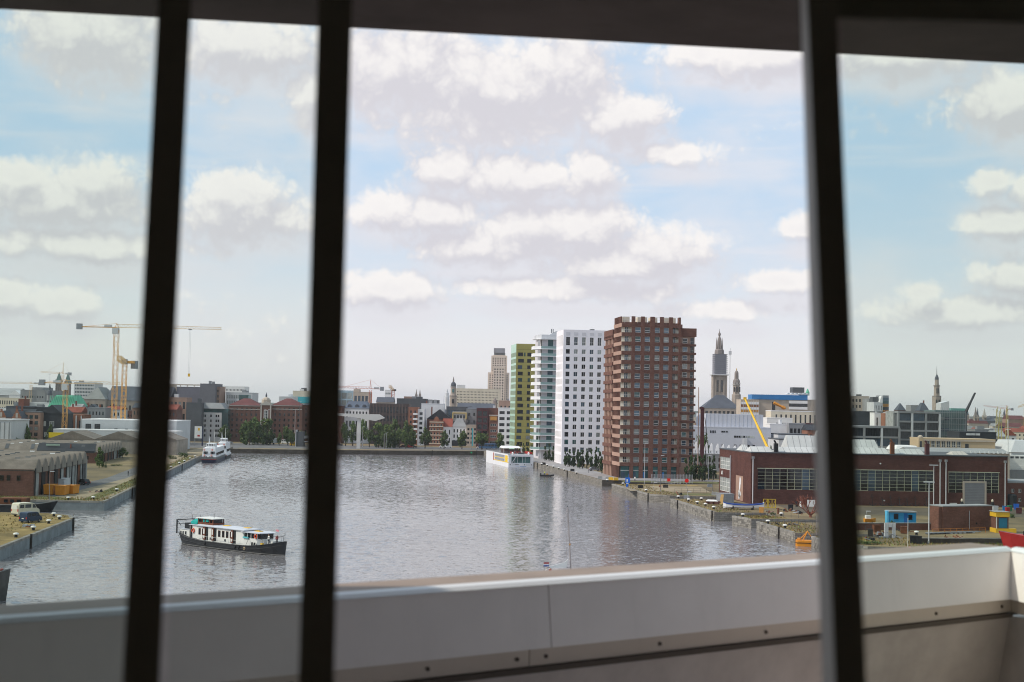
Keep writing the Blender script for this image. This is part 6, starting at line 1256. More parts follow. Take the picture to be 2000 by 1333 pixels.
# ================================================================== OLD WAREHOUSES, BRICK HALL AND THE YARDS
m_corr = mat('weathered_corrugated_roof', (.185,.155,.13), .9, .3, .25, streak=.4); m_corrl = mat('pale_corrugated_gable', (.255,.225,.195), .9, .25, .3, streak=.4)
m_hallb = brickm('hall_brick', (.098,.040,.033), (.128,.055,.044), (.095,.053,.044), 1, .8, .2, .012, .5)
m_hallb2 = brickm('yard_brick', (.165,.075,.055), (.205,.095,.07), (.16,.10,.08), 1, .8, .2, .014, .5)
m_gline = mat('pale_green_steel', (.50,.50,.36), .6, .1, 1); m_skyl = mat('white_roof_glazing', (.50,.50,.475), .5, .1, .3, streak=.15)
m_pipe = mat('pale_pipe', (.52,.51,.52), .5, .1, 1)
def warehouse(label, ox, oy, rz, nb, bw, ze, zr, Ldeep, front=True):
    t = thing('quay_warehouse', label, 'warehouse', (ox, oy, QZ), rz, 'old quay warehouses'); Dp = nb*bw
    b = MB(); b.poly([(0,0,0),(0,Dp,0),(0,Dp,ze),(0,0,ze)]).poly([(-Ldeep,0,0),(0,0,0),(0,0,ze),(-Ldeep,0,ze)]).poly([(0,Dp,0),(-Ldeep,Dp,0),(-Ldeep,Dp,ze),(0,Dp,ze)]).poly([(-Ldeep,Dp,0),(-Ldeep,0,0),(-Ldeep,0,ze),(-Ldeep,Dp,ze)])
    b.obj('wall', m_hallb2, t)
    rm = MB(); N_ = 9
    pr = [(bw*i/(N_-1), ze-.1+(zr-ze)*(1-abs(2*i/(N_-1)-1)**1.5)) for i in range(N_)]
    me = MB().profx([(0,ze-.4)]+pr[::1]+[(bw,ze-.4)], -Ldeep, .35).mesh('roof_bay', m_corr)
    ge = MB().profx([(.15,ze-.9)]+[(y if 0 < y < bw else (.15 if y <= 0 else bw-.15), z-.12) for y, z in pr]+[(bw-.15,ze-.9)], .36, .48).mesh('gable_end', m_corrl)
    for i in range(nb):
        ro = inst('roof_bay', me, t, (0, i*bw, 0)); inst('gable_end', ge, t, (0, i*bw, 0))
        MB().box(.3,.6,i*bw-.16,i*bw+.16,0,ze+.3).obj('drainpipe', m_blk, t)
        MB().box(-.02,.12,i*bw+bw*.25,i*bw+bw*.75,0,ze-1.1).obj('warehouse_door', R.choice([m_blk, m_dgrey, m_rusty, m_conc]), t)
        if i > nb//2: MB().box(.1,.4,i*bw+bw*.8,i*bw+bw*.95,0,ze-.8).obj('concrete_pier', m_conc, t)
        for q in range(int(Ldeep/9)):
            if R.random() < .8: x = -4-q*9-R.uniform(0,2); MB().profx([(bw*.12,pr[1][1]+.03),(bw*.40,pr[3][1]+.25),(bw*.40,pr[3][1]+.33),(bw*.12,pr[1][1]+.11)], x-1.3, x).obj('roof_light', R.choice([m_dgrey, m_dgrey, m_black, m_palegrey]), ro)
    for i in range(3): MB().box(-20-i*1.6,-19-i*1.6,-.06,.02,ze-3,ze-1.7).obj('window', g_black, t)
    for x in (-4,-6.4,-8,-15): MB().box(x,x+.9,-.06,.02,ze-2.8,ze-1.5).obj('window', g_black, t)
    MB().tube((-10,1.5,ze),(-10,1.5,ze+2.8),.3,.3,8).obj('flue', m_red, t)
    return t
warehouse('nearer brick warehouse with nine ribbed roof bays above the yellow skips', -117,351,.09, 9, 6.9, 6.6, 9.2, 75)
warehouse('further brick warehouse with a big dark roof opening, behind the nearer one', -155,536,.135, 8, 8.2, 4.2, 7.0, 120)
t = [o for o in C.objects if o.name.startswith('quay_warehouse')][-1]
MB().profx([(-.3,4.0),(.6,4.0),(4.2,6.2),(4.2,7.3),(-.3,4.6)], -22, -1).obj('dark_roof_opening', m_black, t); MB().box(-19,-14,1.5,2.0,6.4,7.0).obj('green_roof_light', mat('pale_green_light', (.35,.45,.36), .5), t)
for x0, x1, ya, lb in ((92,188,842,'broad gabled warehouse with a low roof under the yellow container'),(186,275,843,'broad gabled warehouse with a low roof before the white depot'),(275,345,846,'broad gabled warehouse mostly behind the first dark stile')):
    B('gabled_warehouse', lb, x0, x1, 859, 632, 22, m_corrl, 'gy', ya, m_corr, cat='warehouse')
# yellow container behind the roofs
def boxy(name, label, cat, loc, rz, sx, sy, sz, m, ribs=8, group=None, taper=0):
    t = thing(name, label, cat, loc, rz, group)
    MB().loft([[(taper,taper,.12),(sx-taper,taper,.12),(sx-taper,sy-taper,.12),(taper,sy-taper,.12)],[(0,0,sz),(sx,0,sz),(sx,sy,sz),(0,sy,sz)]]).obj('body', m, t)
    b = MB()
    for i in range(ribs): x = sx*(i+.5)/ribs; b.loft([[(x-.06,-.06+taper,.15),(x+.06,-.06+taper,.15),(x+.06,.02+taper,.15),(x-.06,.02+taper,.15)],[(x-.06,-.07,sz-.05),(x+.06,-.07,sz-.05),(x+.06,.02,sz-.05),(x-.06,.02,sz-.05)]])
    b.obj('rib', m, t); MB().box(-.07,sx+.07,-.08,.05,sz-.1,sz+.05).box(-.08,.05,-.07,sy+.07,sz-.1,sz+.05).box(sx-.05,sx+.08,-.07,sy+.07,sz-.1,sz+.05).obj('rim', m, t)
    for x in (.2, sx-.4): MB().box(x,x+.2,.1,sy-.1,-.02,.13).obj('skid', m_blk, t)
    return t
c = P(95,853.5,655); boxy('shipping_container', 'yellow shipping container by the grey store, behind the low gables', 'container', (c.x,655,c.z-.5), 0, 6.1, 2.4, 2.5, mat('sign_yellow', (.75,.55,.02), .6, .1), 9)
SK = 'yellow waste skips'
c = G(84,967); boxy('waste_skip', 'yellow skip at the end, nearest the brick warehouse', 'skip', tuple(c), .1, 2.5, 5, 2.5, m_oran, 5, SK, .1)
c = G(107,968); boxy('waste_skip', 'yellow skip in the middle, in front of the white container', 'skip', tuple(c), .06, 2.4, 5, 2.4, m_oran, 5, SK, .1)
c = G(127,965.5); boxy('waste_skip', 'yellow skip nearest the gravel road', 'skip', tuple(c), -.1, 2.1, 4, 2.2, m_oran, 5, SK, .1)
c = G(104,957); boxy('shipping_container', 'pale grey container standing behind the yellow skips', 'container', tuple(c), .05, 2.8, 6, 2.9, m_palegrey, 6)
m_tyre = mat('tyre', (.02,.02,.02), .9); m_hub = mat('wheel_hub', (.35,.35,.36), .4, .1, 1, .6); m_cglass = glassm('car_glass', (.02,.024,.03)); m_tail = mat('tail_light', (.45,.02,.015), .4); m_head = mat('head_lamp', (.7,.7,.65), .2)
def vehicle(name, label, cat, loc, rz, L, Wd, Hh, m, prof, glass, group=None, wheel=.33):
    """prof: side outline (x,z) of the body, front at +x; glass: outlines of side windows"""
    t = thing(name, label, cat, loc, rz, group); w2 = Wd/2
    zt = max(z for x, z in prof); ins = lambda z: w2-(.13*max(0, (z-.9)/(zt-.9)) if zt > 1 else 0)
    MB().loft([[(x*L, -ins(z*Hh), z*Hh) for x, z in prof], [(x*L, ins(z*Hh), z*Hh) for x, z in prof]][::-1]).obj('body', m, t)
    for s in (-1, 1):
        for gpoly in glass:
            pts = [(x*L, s*(ins(z*Hh)+.012), z*Hh) for x, z in gpoly]; MB().poly(pts if s < 0 else pts[::-1]).obj('side_window', m_cglass, t)
        for x in (.19, .81):
            wh = MB().tube((x*L, s*(w2-.2), wheel),(x*L, s*(w2+.02), wheel), wheel, wheel, 12).obj('wheel', m_tyre, t); MB().tube((x*L, s*(w2+.0), wheel),(x*L, s*(w2+.035), wheel), wheel*.55, wheel*.5, 10).obj('hub', m_hub, wh)
        MB().box(-.02,.06,s*(w2-.1)-.11,s*(w2-.1)+.11,.38*Hh,.56*Hh).obj('tail_light', m_tail, t); MB().box(L-.08,L+.0,s*(w2-.22)-.15,s*(w2-.22)+.15,.33*Hh,.43*Hh).obj('headlight', m_head, t)
    return t
VAN = ([(.0,.14),(.0,.55),(.03,.92),(.10,1.0),(.62,1.0),(.74,.93),(.86,.60),(.98,.48),(1.0,.3),(1.0,.14)], [[(.66,.6),(.84,.6),(.75,.86),(.66,.88)],[(.07,.62),(.28,.62),(.28,.88),(.09,.88)],[(.32,.62),(.60,.62),(.60,.88),(.32,.88)]])
CAR = ([(.0,.18),(.0,.5),(.06,.62),(.16,.95),(.24,1.0),(.52,1.0),(.68,.66),(.96,.52),(1.0,.34),(1.0,.18)], [[(.15,.65),(.40,.65),(.40,.93),(.22,.93)],[(.43,.65),(.64,.65),(.53,.93),(.43,.93)]])
c = G(13,1010); v_ = vehicle('camper_van', 'cream camper van parked on the pier behind the dark blue van', 'van', (c.x+1.2, c.y+1.0, QZ), 1.05, 5.6, 2.1, 2.75, mat('cream_van_paint', (.62,.58,.46), .4, .06, 1), *VAN)
MB().box(-.03,.02,-.8,.8,1.55,2.3).obj('rear_window', m_bw, v_); MB().box(-.05,.0,-.9,.9,.45,.6).obj('bumper', m_blk, v_)
c = G(29,1022); v_ = vehicle('van', 'dark blue van parked on the pier beside the cream camper', 'van', (c.x+1.4, c.y+.3, QZ), 1.2, 4.5, 1.85, 2.05, mat('dark_blue_paint', (.025,.045,.085), .35, .15, 1), *VAN)
MB().poly([(-.012+.06,.7,1.25),(-.012+.06,-.7,1.25),(.12,-.6,1.78),(.12,.6,1.78)][::-1]).obj('rear_window', m_cglass, v_); MB().box(-.03,.01,-.26,.26,.8,.95).obj('number_plate', m_bw, v_)
c = G(147,947); v_ = vehicle('car', 'dark green estate car with a pale rear window by the old warehouse', 'car', (c.x+3.6, c.y, QZ), 2.6, 4.4, 1.8, 1.55, m_black, *CAR)
c = G(140,944); vehicle('car', 'black car standing against the old warehouse doors', 'car', (c.x+3.5, c.y+2, QZ), 2.9, 4.2, 1.75, 1.45, m_blk, *CAR)
FS = 'vehicles along the far quay'
for x, Y, L, lb, m, pr_, Hh, rz in ((489,812,5.2,'white car parked under the trees before the brown warehouse',m_bw,CAR,1.8,0),(566,800,4.4,'orange yellow van on the far quay by the dark bridge tower',m_yel,VAN,2.1,0),(549,838,5,'white van among the stalls before the second hipped roof',m_bw,VAN,2.4,0),(440,822,4.4,'silver car behind the white passenger ships',m_steel,CAR,1.5,0),
   (782,806,4.5,'dark red car parked along the square',m_maroon,CAR,1.6,0),(791,808,4.5,'second dark red car parked along the square',m_redp,CAR,1.5,0),(768,810,4.3,'silver car parked along the square',m_steel,CAR,1.5,0),(858,820,4.4,'white car parked before the striped brick house',m_bw,CAR,1.5,0),(868,822,4.4,'silver car next in line before the white corner house',m_palegrey,CAR,1.5,0),(930,815,4.4,'pale car at the end of the far quay street',m_bw,CAR,1.5,0),(800,812,4.4,'black car at the end of the square',m_black,CAR,1.5,0),(655,820,4.4,'dark car on the bridge road by the second stile',m_dgrey,CAR,1.5,0)):
    c = P(x, 870, Y); vehicle('car' if pr_ is CAR else 'van', lb, 'car' if pr_ is CAR else 'van', (c.x, Y, QZ), rz, L, 1.8, Hh, m, *pr_, FS)
for x, Y, lb, mm in ((935,812,'blue city bus with a pale roof at the corner of the far quay',mat('bus_blue',(.06,.13,.24),.4)),(945,816,'second blue city bus behind the cruise ship bow',MATS['bus_blue'])):
    c = P(x, 870, Y); t = vehicle('bus', lb, 'bus', (c.x, Y, QZ), 0, 9, 2.5, 3.1, mm, [(0,.12),(0,.97),(.02,1),(.98,1),(1,.95),(1,.12)], [[(.03+.19*i,.5),(.19+.19*i,.5),(.19+.19*i,.85),(.03+.19*i,.85)] for i in range(5)], 'city buses', .48)
c = P(512,868,818); t = thing('lorry_trailer', 'long white lorry trailer parked below the trees', 'trailer', (c.x,818,QZ)); MB().box(0,8.2,0,2.5,1.0,3.7).obj('box_body', m_bw, t); MB().box(0,8.2,.2,2.3,.8,1.0).obj('chassis', m_blk, t); MB().box(8.25,8.5,.1,2.4,.9,3.6).obj('dark_end', m_navy, t)
for x in (1,2.2,6.5): MB().tube((x,0,.5),(x,.3,.5),.5,.5,12).obj('wheel', m_tyre, t)
# dark tower of the lock bridge, bridge deck and the white T shaped tower
c = P(578,875,790); t = thing('bridge_tower', 'dark square tower of the lock bridge beside the second stile', 'bridge tower', (c.x,790,QZ)); MB().box(0,4.2,0,5,0,8.2).obj('tower', m_dgrey, t); MB().box(-.4,-.02,-.3,5,0,9.2).obj('pale_side', m_palegrey, t); MB().box(4.3,14,0,4,4.5,6).obj('bridge_beam', m_grey, t); MB().box(4.3,14,.1,.6,2.6,3).obj('railing', m_palegrey, t)
c = P(700,872,775); t = thing('counterweight_tower', 'white concrete T shaped tower with a long tapered arm by the lock', 'bridge tower', (c.x,775,QZ)); z = lambda y: P(700,y,775).z-QZ; m_tw = mat('pale_concrete_white', (.58,.56,.53), .8, .06, .2)
MB().loft([[(-.9,-.9,0),(.9,-.9,0),(.9,.9,0),(-.9,.9,0)],[(-1.1,-1.1,z(845)),(1.1,-1.1,z(845)),(1.1,1.1,z(845)),(-1.1,1.1,z(845))],[(-.9,-.9,z(817)),(.9,-.9,z(817)),(.9,.9,z(817)),(-.9,.9,z(817))]]).obj('pillar', m_tw, t)
MB().prof([(-15,z(812)),(-1,z(816)),(4,z(819.5)),(9,z(822)),(14.0,z(816)),(11,z(809)),(-15,z(808.5))][::1], -1.6, 1.6).obj('arm', m_tw, t)
# ---- the brick hall
h0, h1 = Vector((63.5,375.2)), Vector((133,382)); hrz = dir2(h0, h1); hl = thing('brick_hall', 'long dark brick hall with pale green window grids and white roof lights', 'hall', (h0.x,h0.y,QZ), hrz)
def hx(px, y=940):
    lo_, hi_ = -10.0, 90.0
    for _ in range(40):
        m = (lo_+hi_)/2; X = h0.x+m*math.cos(hrz); Y = h0.y+m*math.sin(hrz)
        if P(px, y, Y).x > X: lo_ = m
        else: hi_ = m
    return lo_
def hz(py, x=30): return P(1600+0*x, py+ROLL*0, h0.y+x*math.sin(hrz)).z-QZ-ROLL*0
HZ = 13.4; HW = hx(1968); HD = 34
zwin = lambda px, py: P(px, py, h0.y+hx(px)*math.sin(hrz)).z-QZ
zb, zt = zwin(1700, 959), zwin(1700, 919)
w0, w1 = hx(1480), hx(1823); g0, g1 = hx(1853), hx(1951); dr0, dr1 = hx(1884), hx(1923); zd = zwin(1900, 944)
ho = [(w0,w1,zb,zt),(g0,dr0,zb-.2,zt-.2),(dr0,dr1,zd,zt-.2),(dr1,g1,zb-.2,zt-.2)]
def lu(px):                                  # position along the side face, from its far end
    best = 0
    for q in range(0, 341):
        v_ = q*.1; X = h0.x-v_*math.sin(hrz); Y = h0.y+v_*math.cos(hrz)
        if 1000+F*X/Y < px-0: best = v_; break
    return HD-best
lw = [(lu(1410),lu(1430.5),7.9,11.3),(lu(1410),lu(1430.5),1.7,5.6),(lu(1440.5),lu(1455),.2,6.9)]
shell(hl, HW, HD, HZ, m_hallb, ho, lw, m_groof)
nb = 24
for i in range(nb):
    a, c_ = w0+(w1-w0)*i/nb, w0+(w1-w0)*(i+1)/nb
    f_ = MB(); zb_ = zb if i%3 else zb+.0
    if i%3: f_.box(a-.04,a+.03,.0,.14,zb,zt).box(c_-.03,c_+.04,.0,.14,zb,zt).box(a+.03,c_-.03,.0,.14,zb,zb+.07)
    for j in range(1,6): z = zb+(zt-zb)*j/6; f_.box(a+(.03 if i%3 else -.04),c_-(.03 if i%3 else -.04),.02,.12,z-.028,z+.028)
    fo = f_.obj('window', m_gline, hl); MB().poly([(a,.15,zb),(c_,.15,zb),(c_,.15,zt),(a,.15,zt)]).obj('pane', R.choice([g_black, g_black, g_dark, g_blue, mat('dusty_dark_pane', (.035,.03,.028), .25, .5, .6)]), fo)
MB().box(w0-.2,w1+.2,-.12,.16,zt,zt+.18).obj('lintel', m_gline, hl)
n2_ = 7
for i in range(n2_):
    a, c_ = g0+(g1-g0)*i/n2_, g0+(g1-g0)*(i+1)/n2_; zl = zd if 2 <= i <= 4 else zb-.2
    f_ = MB().box(a-.04,a+.05,.0,.13,zl,zt-.2).box(c_-.05,c_+.04,.0,.13,zl,zt-.2)
    for j in range(1,6):
        z = zb-.2+(zt-zb)*j/6
        if z > zl: f_.box(a+.05,c_-.05,.02,.12,z-.03,z+.03)
    fo = f_.obj('window', m_gline, hl); MB().poly([(a,.15,zl),(c_,.15,zl),(c_,.15,zt-.2),(a,.15,zt-.2)]).obj('pane', g_black, fo)
MB().box(g0-.2,g1+.2,-.12,.16,zt-.2,zt-.02).obj('lintel', m_gline, hl)
dr = MB().box(dr0,dr1,-.1,.05,0,zd).obj('roller_door', mat('grey_shutter', (.21,.20,.21), .6, .1, .6), hl)
for i in range(14): MB().box(dr0+.1,dr1-.1,-.13,-.1,.2+i*(zd-.4)/14,.2+i*(zd-.4)/14+.1).obj('shutter_slat', m_grey, dr)
MB().box(dr0-.5,dr0,-.15,.05,0,zd+.5).box(dr1,dr1+.5,-.15,.05,0,zd+.5).box(dr0,dr1,-.15,.05,zd,zd+.5).obj('door_surround', m_beige, hl)
for px in (1470,1835.5,1847,1962.5):
    x = hx(px); MB().tube((x,-.25,.2),(x,-.25,12),.14,.14,8).obj('drainpipe', m_pipe, hl); MB().box(x-.32,x+.32,-.5,.0,11.9,12.5).obj('hopper', m_grey, hl)
MB().box(-.1,HW+.1,-.15,HD,HZ,HZ+.28).obj('roof_edge', m_dgrey, hl)
wins(hl, lw[:2], HD, fm=m_fr_w, gm=g_pale, nm=4, ntr=2)
mu = MB().box(.05,.12,HD-lw[2][1],HD-lw[2][0],.2,6.9).obj('mural_panel', m_lbrown, hl)
def mural(z0, z1, y0, y1, mm, seed):
    r_ = random.Random(seed); b_ = MB(); n = 9; L_ = []; R_ = []
    for i in range(n):
        k_ = i/(n-1); wd = (y1-y0)*.5*math.sin(math.pi*k_)**.6*r_.uniform(.55,1); cy_ = (y0+y1)/2+(y1-y0)*.12*math.sin(k_*5+seed); L_.append((.02,cy_-wd,z0+(z1-z0)*k_)); R_.append((.02,cy_+wd,z0+(z1-z0)*k_))
    return b_.poly(L_+R_[::-1]).obj('painted_shape', mm, mu)
yc = HD-(lw[2][0]+lw[2][1])/2; mural(2.9,6.7,yc-1.6,yc+.4,m_cw,1); mural(.5,3.2,yc-1.8,yc+1.8,m_palegrey,2); mural(.8,2.4,yc-1.0,yc+1.0,m_dgrey,3)
MB().box(-.35,-.1,HD-lu(1431.5)-.3,HD-lu(1431.5),0,12).obj('drainpipe', m_pipe, hl)
MB().tube((-.5,HD-lu(1418),6.4),(-.5,HD-lu(1418),7.4),.3,.2,8).obj('vent_cowl', m_bw, hl)
def lantern(px0, px1, y0, y1, zt_, m=m_skyl, ends=.8):
    a, c_ = (max(.4, hx(px0, 880)), hx(px1, 880)) if px0 > 5 else (px0, px1); z1_ = zt_
    l = MB().loft([[(a,y0,HZ+.25),(c_,y0,HZ+.25),(c_,y1,HZ+.25),(a,y1,HZ+.25)],[(a+ends,(y0*.6+y1*.4),z1_),(c_-ends,(y0*.6+y1*.4),z1_),(c_-ends,(y0*.4+y1*.6),z1_),(a+ends,(y0*.4+y1*.6),z1_)]]).obj('roof_light', m, hl)
    n = max(3, int((c_-a)/1.6)); b_ = MB()
    for i in range(n+1): x = a+ends*.5+(c_-a-ends)*i/n; b_.tube((x,y0-.03,HZ+.3),(x,(y0*.6+y1*.4)-.03,z1_+.02),.04,.04,4)
    b_.obj('glazing_bar', m_grey, l)
lantern(.4,2.9,11,17,15.2); lantern(1459,1516,2,8,15.0); lantern(1523,1610,2,8,15.0); lantern(1672,1745,2,8,15.2); lantern(1751,1814,2,8,15.0); lantern(1560,1640,10,18,18.0); lantern(1640,1745,9,17,17.2); lantern(1640,1708,18,26,19.4); lantern(1873,1905,4,9,14.6,m_cornice)
for px, h_, mm in ((1519,2.6,m_blk),(1747,3.4,m_rusty),(1815.5,3.2,m_maroon)): x = hx(px,880); MB().box(x-.5,x+.5,1.2,2.2,HZ+.28,HZ+h_).tube((x,1.7,HZ+h_),(x-.5,1.7,HZ+h_+.8),.25,.25,8).obj('chimney', mm, hl)
for px, py in ((1719,906),(1727,978)): x = hx(px); MB().ball((x,-.2,zwin(px,py)),.22).obj('wall_lamp', m_palegrey, hl)
x = hx(1862); MB().box(x-1,x+1,-.1,.0,0,1.0).obj('white_hatch', m_bw, hl)
# anchors lined up against the hall
for i, px in enumerate((1702,1722,1738,1755,1770,1786,1808)):
    x = hx(px); wp = hl.matrix_world if False else None; X = h0.x+x*math.cos(hrz)+.9*math.sin(hrz); Y = h0.y+x*math.sin(hrz)-.9*math.cos(hrz)
    t = thing('iron_anchor', nth(i)+' black iron anchor along the foot of the brick hall', 'anchor', (X,Y,QZ), hrz, 'anchors along the brick hall')
    h_ = (2.7,2.0,2.5,2.1,1.7,2.3,2.1)[i]
    MB().tube((0,-.3,.1),(0,.4,h_),.09,.07).obj('shank', m_blk, t); MB().torus((0,.45,h_+.16),.16,.045).obj('ring', m_blk, t); MB().tube((-.6,.3,h_-.35),(.6,.3,h_-.35),.06).obj('stock', m_blk, t)
    MB().path([(-.95,-.3,.8),(-.6,-.32,.3),(0,-.3,.1),(.6,-.32,.3),(.95,-.3,.8)], .1, 6).obj('arms', m_blk, t)
for px, lb in ((1875.5,'black buoy with a yellow top on the near side of the roller door'),(1929.5,'black buoy with a yellow top on the far side of the roller door')):
    c = G(px, 991); t = thing('buoy', lb, 'buoy', (c.x, 378, QZ), 0, 'buoys beside the roller door'); MB().lathe([(.55,.0),(.6,.6),(.42,1.3),(.3,1.6)],10).obj('body', m_blk, t); MB().lathe([(.22,1.6),(.3,1.9),(.22,2.2),(.05,2.35)],10).obj('top_mark', m_cream, t)
# red yellow gate, rust tree, sign boards
c = G(1491,993); t = thing('steel_gate', 'yellow steel lattice frame standing by the rowing boat', 'frame', (c.x,c.y,QZ), .05); b = MB()
for x in (0,1.0,1.25,2.2,3.1): b.box(x-.07,x+.07,-.07,.07,0,2.3)
b.box(0,3.1,-.06,.06,2.2,2.34).box(0,3.1,-.06,.06,.1,.24).tube((0,0,.2),(1,0,2.2),.05).tube((1.25,0,2.2),(2.2,0,.2),.05).tube((2.2,0,.2),(3.1,0,2.2),.05); b.obj('frame', mat('mustard_paint', (.55,.38,.03), .6), t)
c = G(1583,1011); t = thing('steel_sculpture', 'rust red branching steel sculpture like a bare tree', 'sculpture', (c.x,c.y,QZ)); b = MB(); r = random.Random(3)
def br(p, d, L, rad, n):
    q = p+d*L; b.tube(p, q, rad, rad*.72, 5)
    if n:
        for i in range(3 if n > 1 else 2):
            e = (d+Vector((r.uniform(-.85,.85), r.uniform(-.6,.6), r.uniform(-.05,.5)))).normalized(); br(q, e, L*r.uniform(.62,.85), rad*.7, n-1)
for i in range(6): a = i*1.05; br(Vector((.25*math.cos(a),.25*math.sin(a),.6)), Vector((math.cos(a)*.8,math.sin(a)*.5,.75)).normalized(), 1.9, .15, 3)
b.tube((0,0,0),(0,0,1.0),.35,.25,8); b.obj('branches', mat('rust_red_steel', (.20,.07,.045), .8, .25, 1), t)
c = G(1585,994); t = thing('display_board', 'white display board behind the rust red sculpture', 'board', (c.x,c.y,QZ)); MB().box(-1.1,1.1,-.06,.06,.5,2.2).obj('panel', m_bw, t); MB().box(-1.0,-.9,-.05,.05,0,.5).box(.9,1.0,-.05,.05,0,.5).obj('leg', m_steel, t)
c = G(1412,984); boxy('shipping_container', 'grey container behind the bow of the rowing boat', 'container', (c.x,c.y,QZ), .15, 3.0, 6, 2.5, m_steel, 7)
c = G(1404,985); t = thing('timber_board', 'orange timber sheet leaning on the grey container', 'board', (c.x,c.y,QZ)); MB().loft([[(0,-.6,0),(.9,-.6,0),(.9,-.5,0),(0,-.5,0)],[(.6,.2,2.5),(1.3,.2,2.5),(1.3,.3,2.5),(.6,.3,2.5)]]).obj('sheet', mat('fresh_timber', (.55,.33,.12), .8, .15, 1), t)
c = G(1379,985); t = thing('scrap_pile', 'low heap of scrap and a pale tarpaulin on the dock', 'pile', (c.x,c.y,QZ)); [MB().box(x,x+R.uniform(.5,1.3),y,y+R.uniform(.4,1),0,R.uniform(.3,.9)).obj('scrap', R.choice([m_rusty, m_dgrey, m_brown, m_blk]), t) for x, y in [(R.uniform(0,3),R.uniform(-1,1)) for _ in range(9)]]; MB().loft([[(0,-.9,.8),(3,-.9,.8),(3,.9,.8),(0,.9,.8)],[(.5,-.3,1.2),(2.5,-.2,1.15),(2.5,.3,1.15),(.5,.3,1.2)]]).obj('tarpaulin', m_bw, t)
# mooring bollards
bm_ = MB().mt(0).lathe([(.30,-.02),(.24,.1),(.20,.42),(.3,.5)],10).mt(1).lathe([(.40,.46),(.42,.58),(.32,.70),(.05,.74)],10).mesh('bollard', [m_blk, m_bw])
bp = thing('mooring_bollard', 'x', 'bollard', (0,0,QZ), 0, 'white topped mooring bollards'); inst('post', MB().lathe([(.34,-.02),(.27,.1),(.24,.46),(.34,.52)],10).mesh('post', m_blk), bp); inst('cap', MB().lathe([(.46,.48),(.50,.62),(.36,.78),(.05,.83)],10).mesh('cap', m_bw), bp)
first = True
for x, y, lb in ((95,1023,'on the pier edge, second from its tip'),(65,1036,'on the pier edge, third from its tip'),(31,1050,'on the pier edge, nearest the picture edge'),(116,1015,'at the tip of the pier'),(105,1009,'just behind the pier tip'),(133,977,'on the old quay below the yellow skips'),(182,976,'on the old quay near its corner'),(228,960,'on the old quay past the corner by the gravel road'),
  (334,915,'first along the sandy quay before the navy hulled ship'),(350,907,'second along the sandy quay before the navy hulled ship'),(360,903,'third along the sandy quay before the navy hulled ship'),(371,898,'fourth along the sandy quay before the navy hulled ship'),(381,894,'beside the bow of the navy hulled ship'),
  (1058,909,'right behind the cruise ship stern'),(1069,911,'second behind the cruise ship stern'),(1081,914,'third along the tower promenade'),(1091.5,917,'fourth along the tower promenade'),(1102,920,'fifth along the tower promenade'),(1126,926,'sixth along the tower promenade'),(1186,941,'at the corner of the tower promenade'),(1217,948,'on the dock point below the brown tower'),(1262,961,'at the near end of the dock point below the brown tower'),
  (1325,974,'at the tip of the rowing boat dock'),(1345,980,'second on the rowing boat dock'),(1362,985,'third on the rowing boat dock'),(1378,989,'fourth on the rowing boat dock'),(1394,995,'beside the bow of the rowing boat'),(1370,978,'back from the edge of the rowing boat dock'),(1451,1010,'on the short stone block past the rowing boat'),(1500,1023,'on the long stone block with the fender'),(1533,1032,'near the yellow work boat'),(1526,1008,'back among the scrap by the yellow gate'),(1790,1045,'before the grey steel portal')):
    c = G(x, y); l_ = 'white topped mooring bollard '+lb
    if first: bp.location = c; bp['label'] = l_; first = False
    else: dup(bp, c, 0, l_)
# lamp posts and poles
def lamp(label, x, yt, yb, heads=1, r_=.09, group='lamp posts', m=None, z=QZ, Y=None):
    c = G(x, yb) if Y is None else P(x, yb, Y); t = thing('lamp_post', label, 'lamp post', (c.x,c.y,z), 0, group); h_ = P(x, yt, c.y).z-z
    MB().tube((0,0,0),(0,0,h_),r_,r_*.6,7).obj('pole', m or m_pipe, t)
    for s in ((-1,1) if heads == 2 else (1,)): MB().box(min(0,s*1.0),max(0,s*1.0),-.15,.15,h_-.08,h_+.1).obj('lamp_head', m_palegrey, t)
    MB().tube((0,0,0),(0,0,.6),r_*1.7,r_*1.5,7).obj('foot', m_grey, t)
lamp('tall grey lamp post standing before the brown tower entrance',1258.5,866,947,1); lamp('tall grey lamp post in front of the clipped trees',1383.5,890,939,1); lamp('pale lamp post with twin heads before the blue cabin',1814,942,1063,2,.13); lamp('pale lamp post with twin heads against the brick hall',1823.5,909,1016,2,.12)
lamp('dark thin lamp post on the dock point below the brown tower',1290,890,960,1,.07,m=m_dgrey); lamp('dark thin lamp post at the weed patch by the brick hall',1392,918,963,1,.07,m=m_dgrey); lamp('pale lamp post inside the yard by the brick block',1906,1003,1034,1,.07); lamp('lamp post on the old quay beside the yellow skips',96,921,977,1,.07,m=m_grey)
lamp('white lamp post behind the grey steel portal',1692,999,1008,1,.07); lamp('small pale pole on the rowing boat dock',1343,961,979,1,.05); lamp('thin post at the edge of the dry dock below the tower',1277,943,960,1,.05)
for x, yt, Y, lb in ((583,785,792,'tall white pole over the dark bridge tower'),(575,800,800,'second white pole over the parked cars'),(515,800,815,'slim arched lamp before the stone pediment'),(522,800,815,'second slim arched lamp before the stone pediment'),(750,848,785,'first flagpole on the square'),(754,846,785,'second flagpole on the square'),(708,834,790,'pale pole beside the T shaped tower'),(814,775,900,'dark chimney like pole over the narrow white house'),(865,774,980,'dark thin pole left of the bell tower'),(440,838,800,'dark pole at the white ships'),(402,838,790,'dark pole before the pale block')): lamp(lb, x, yt, 872, 1, .12, 'poles along the far quay', m_dgrey if 'dark' in lb else m_pipe, Y=Y)
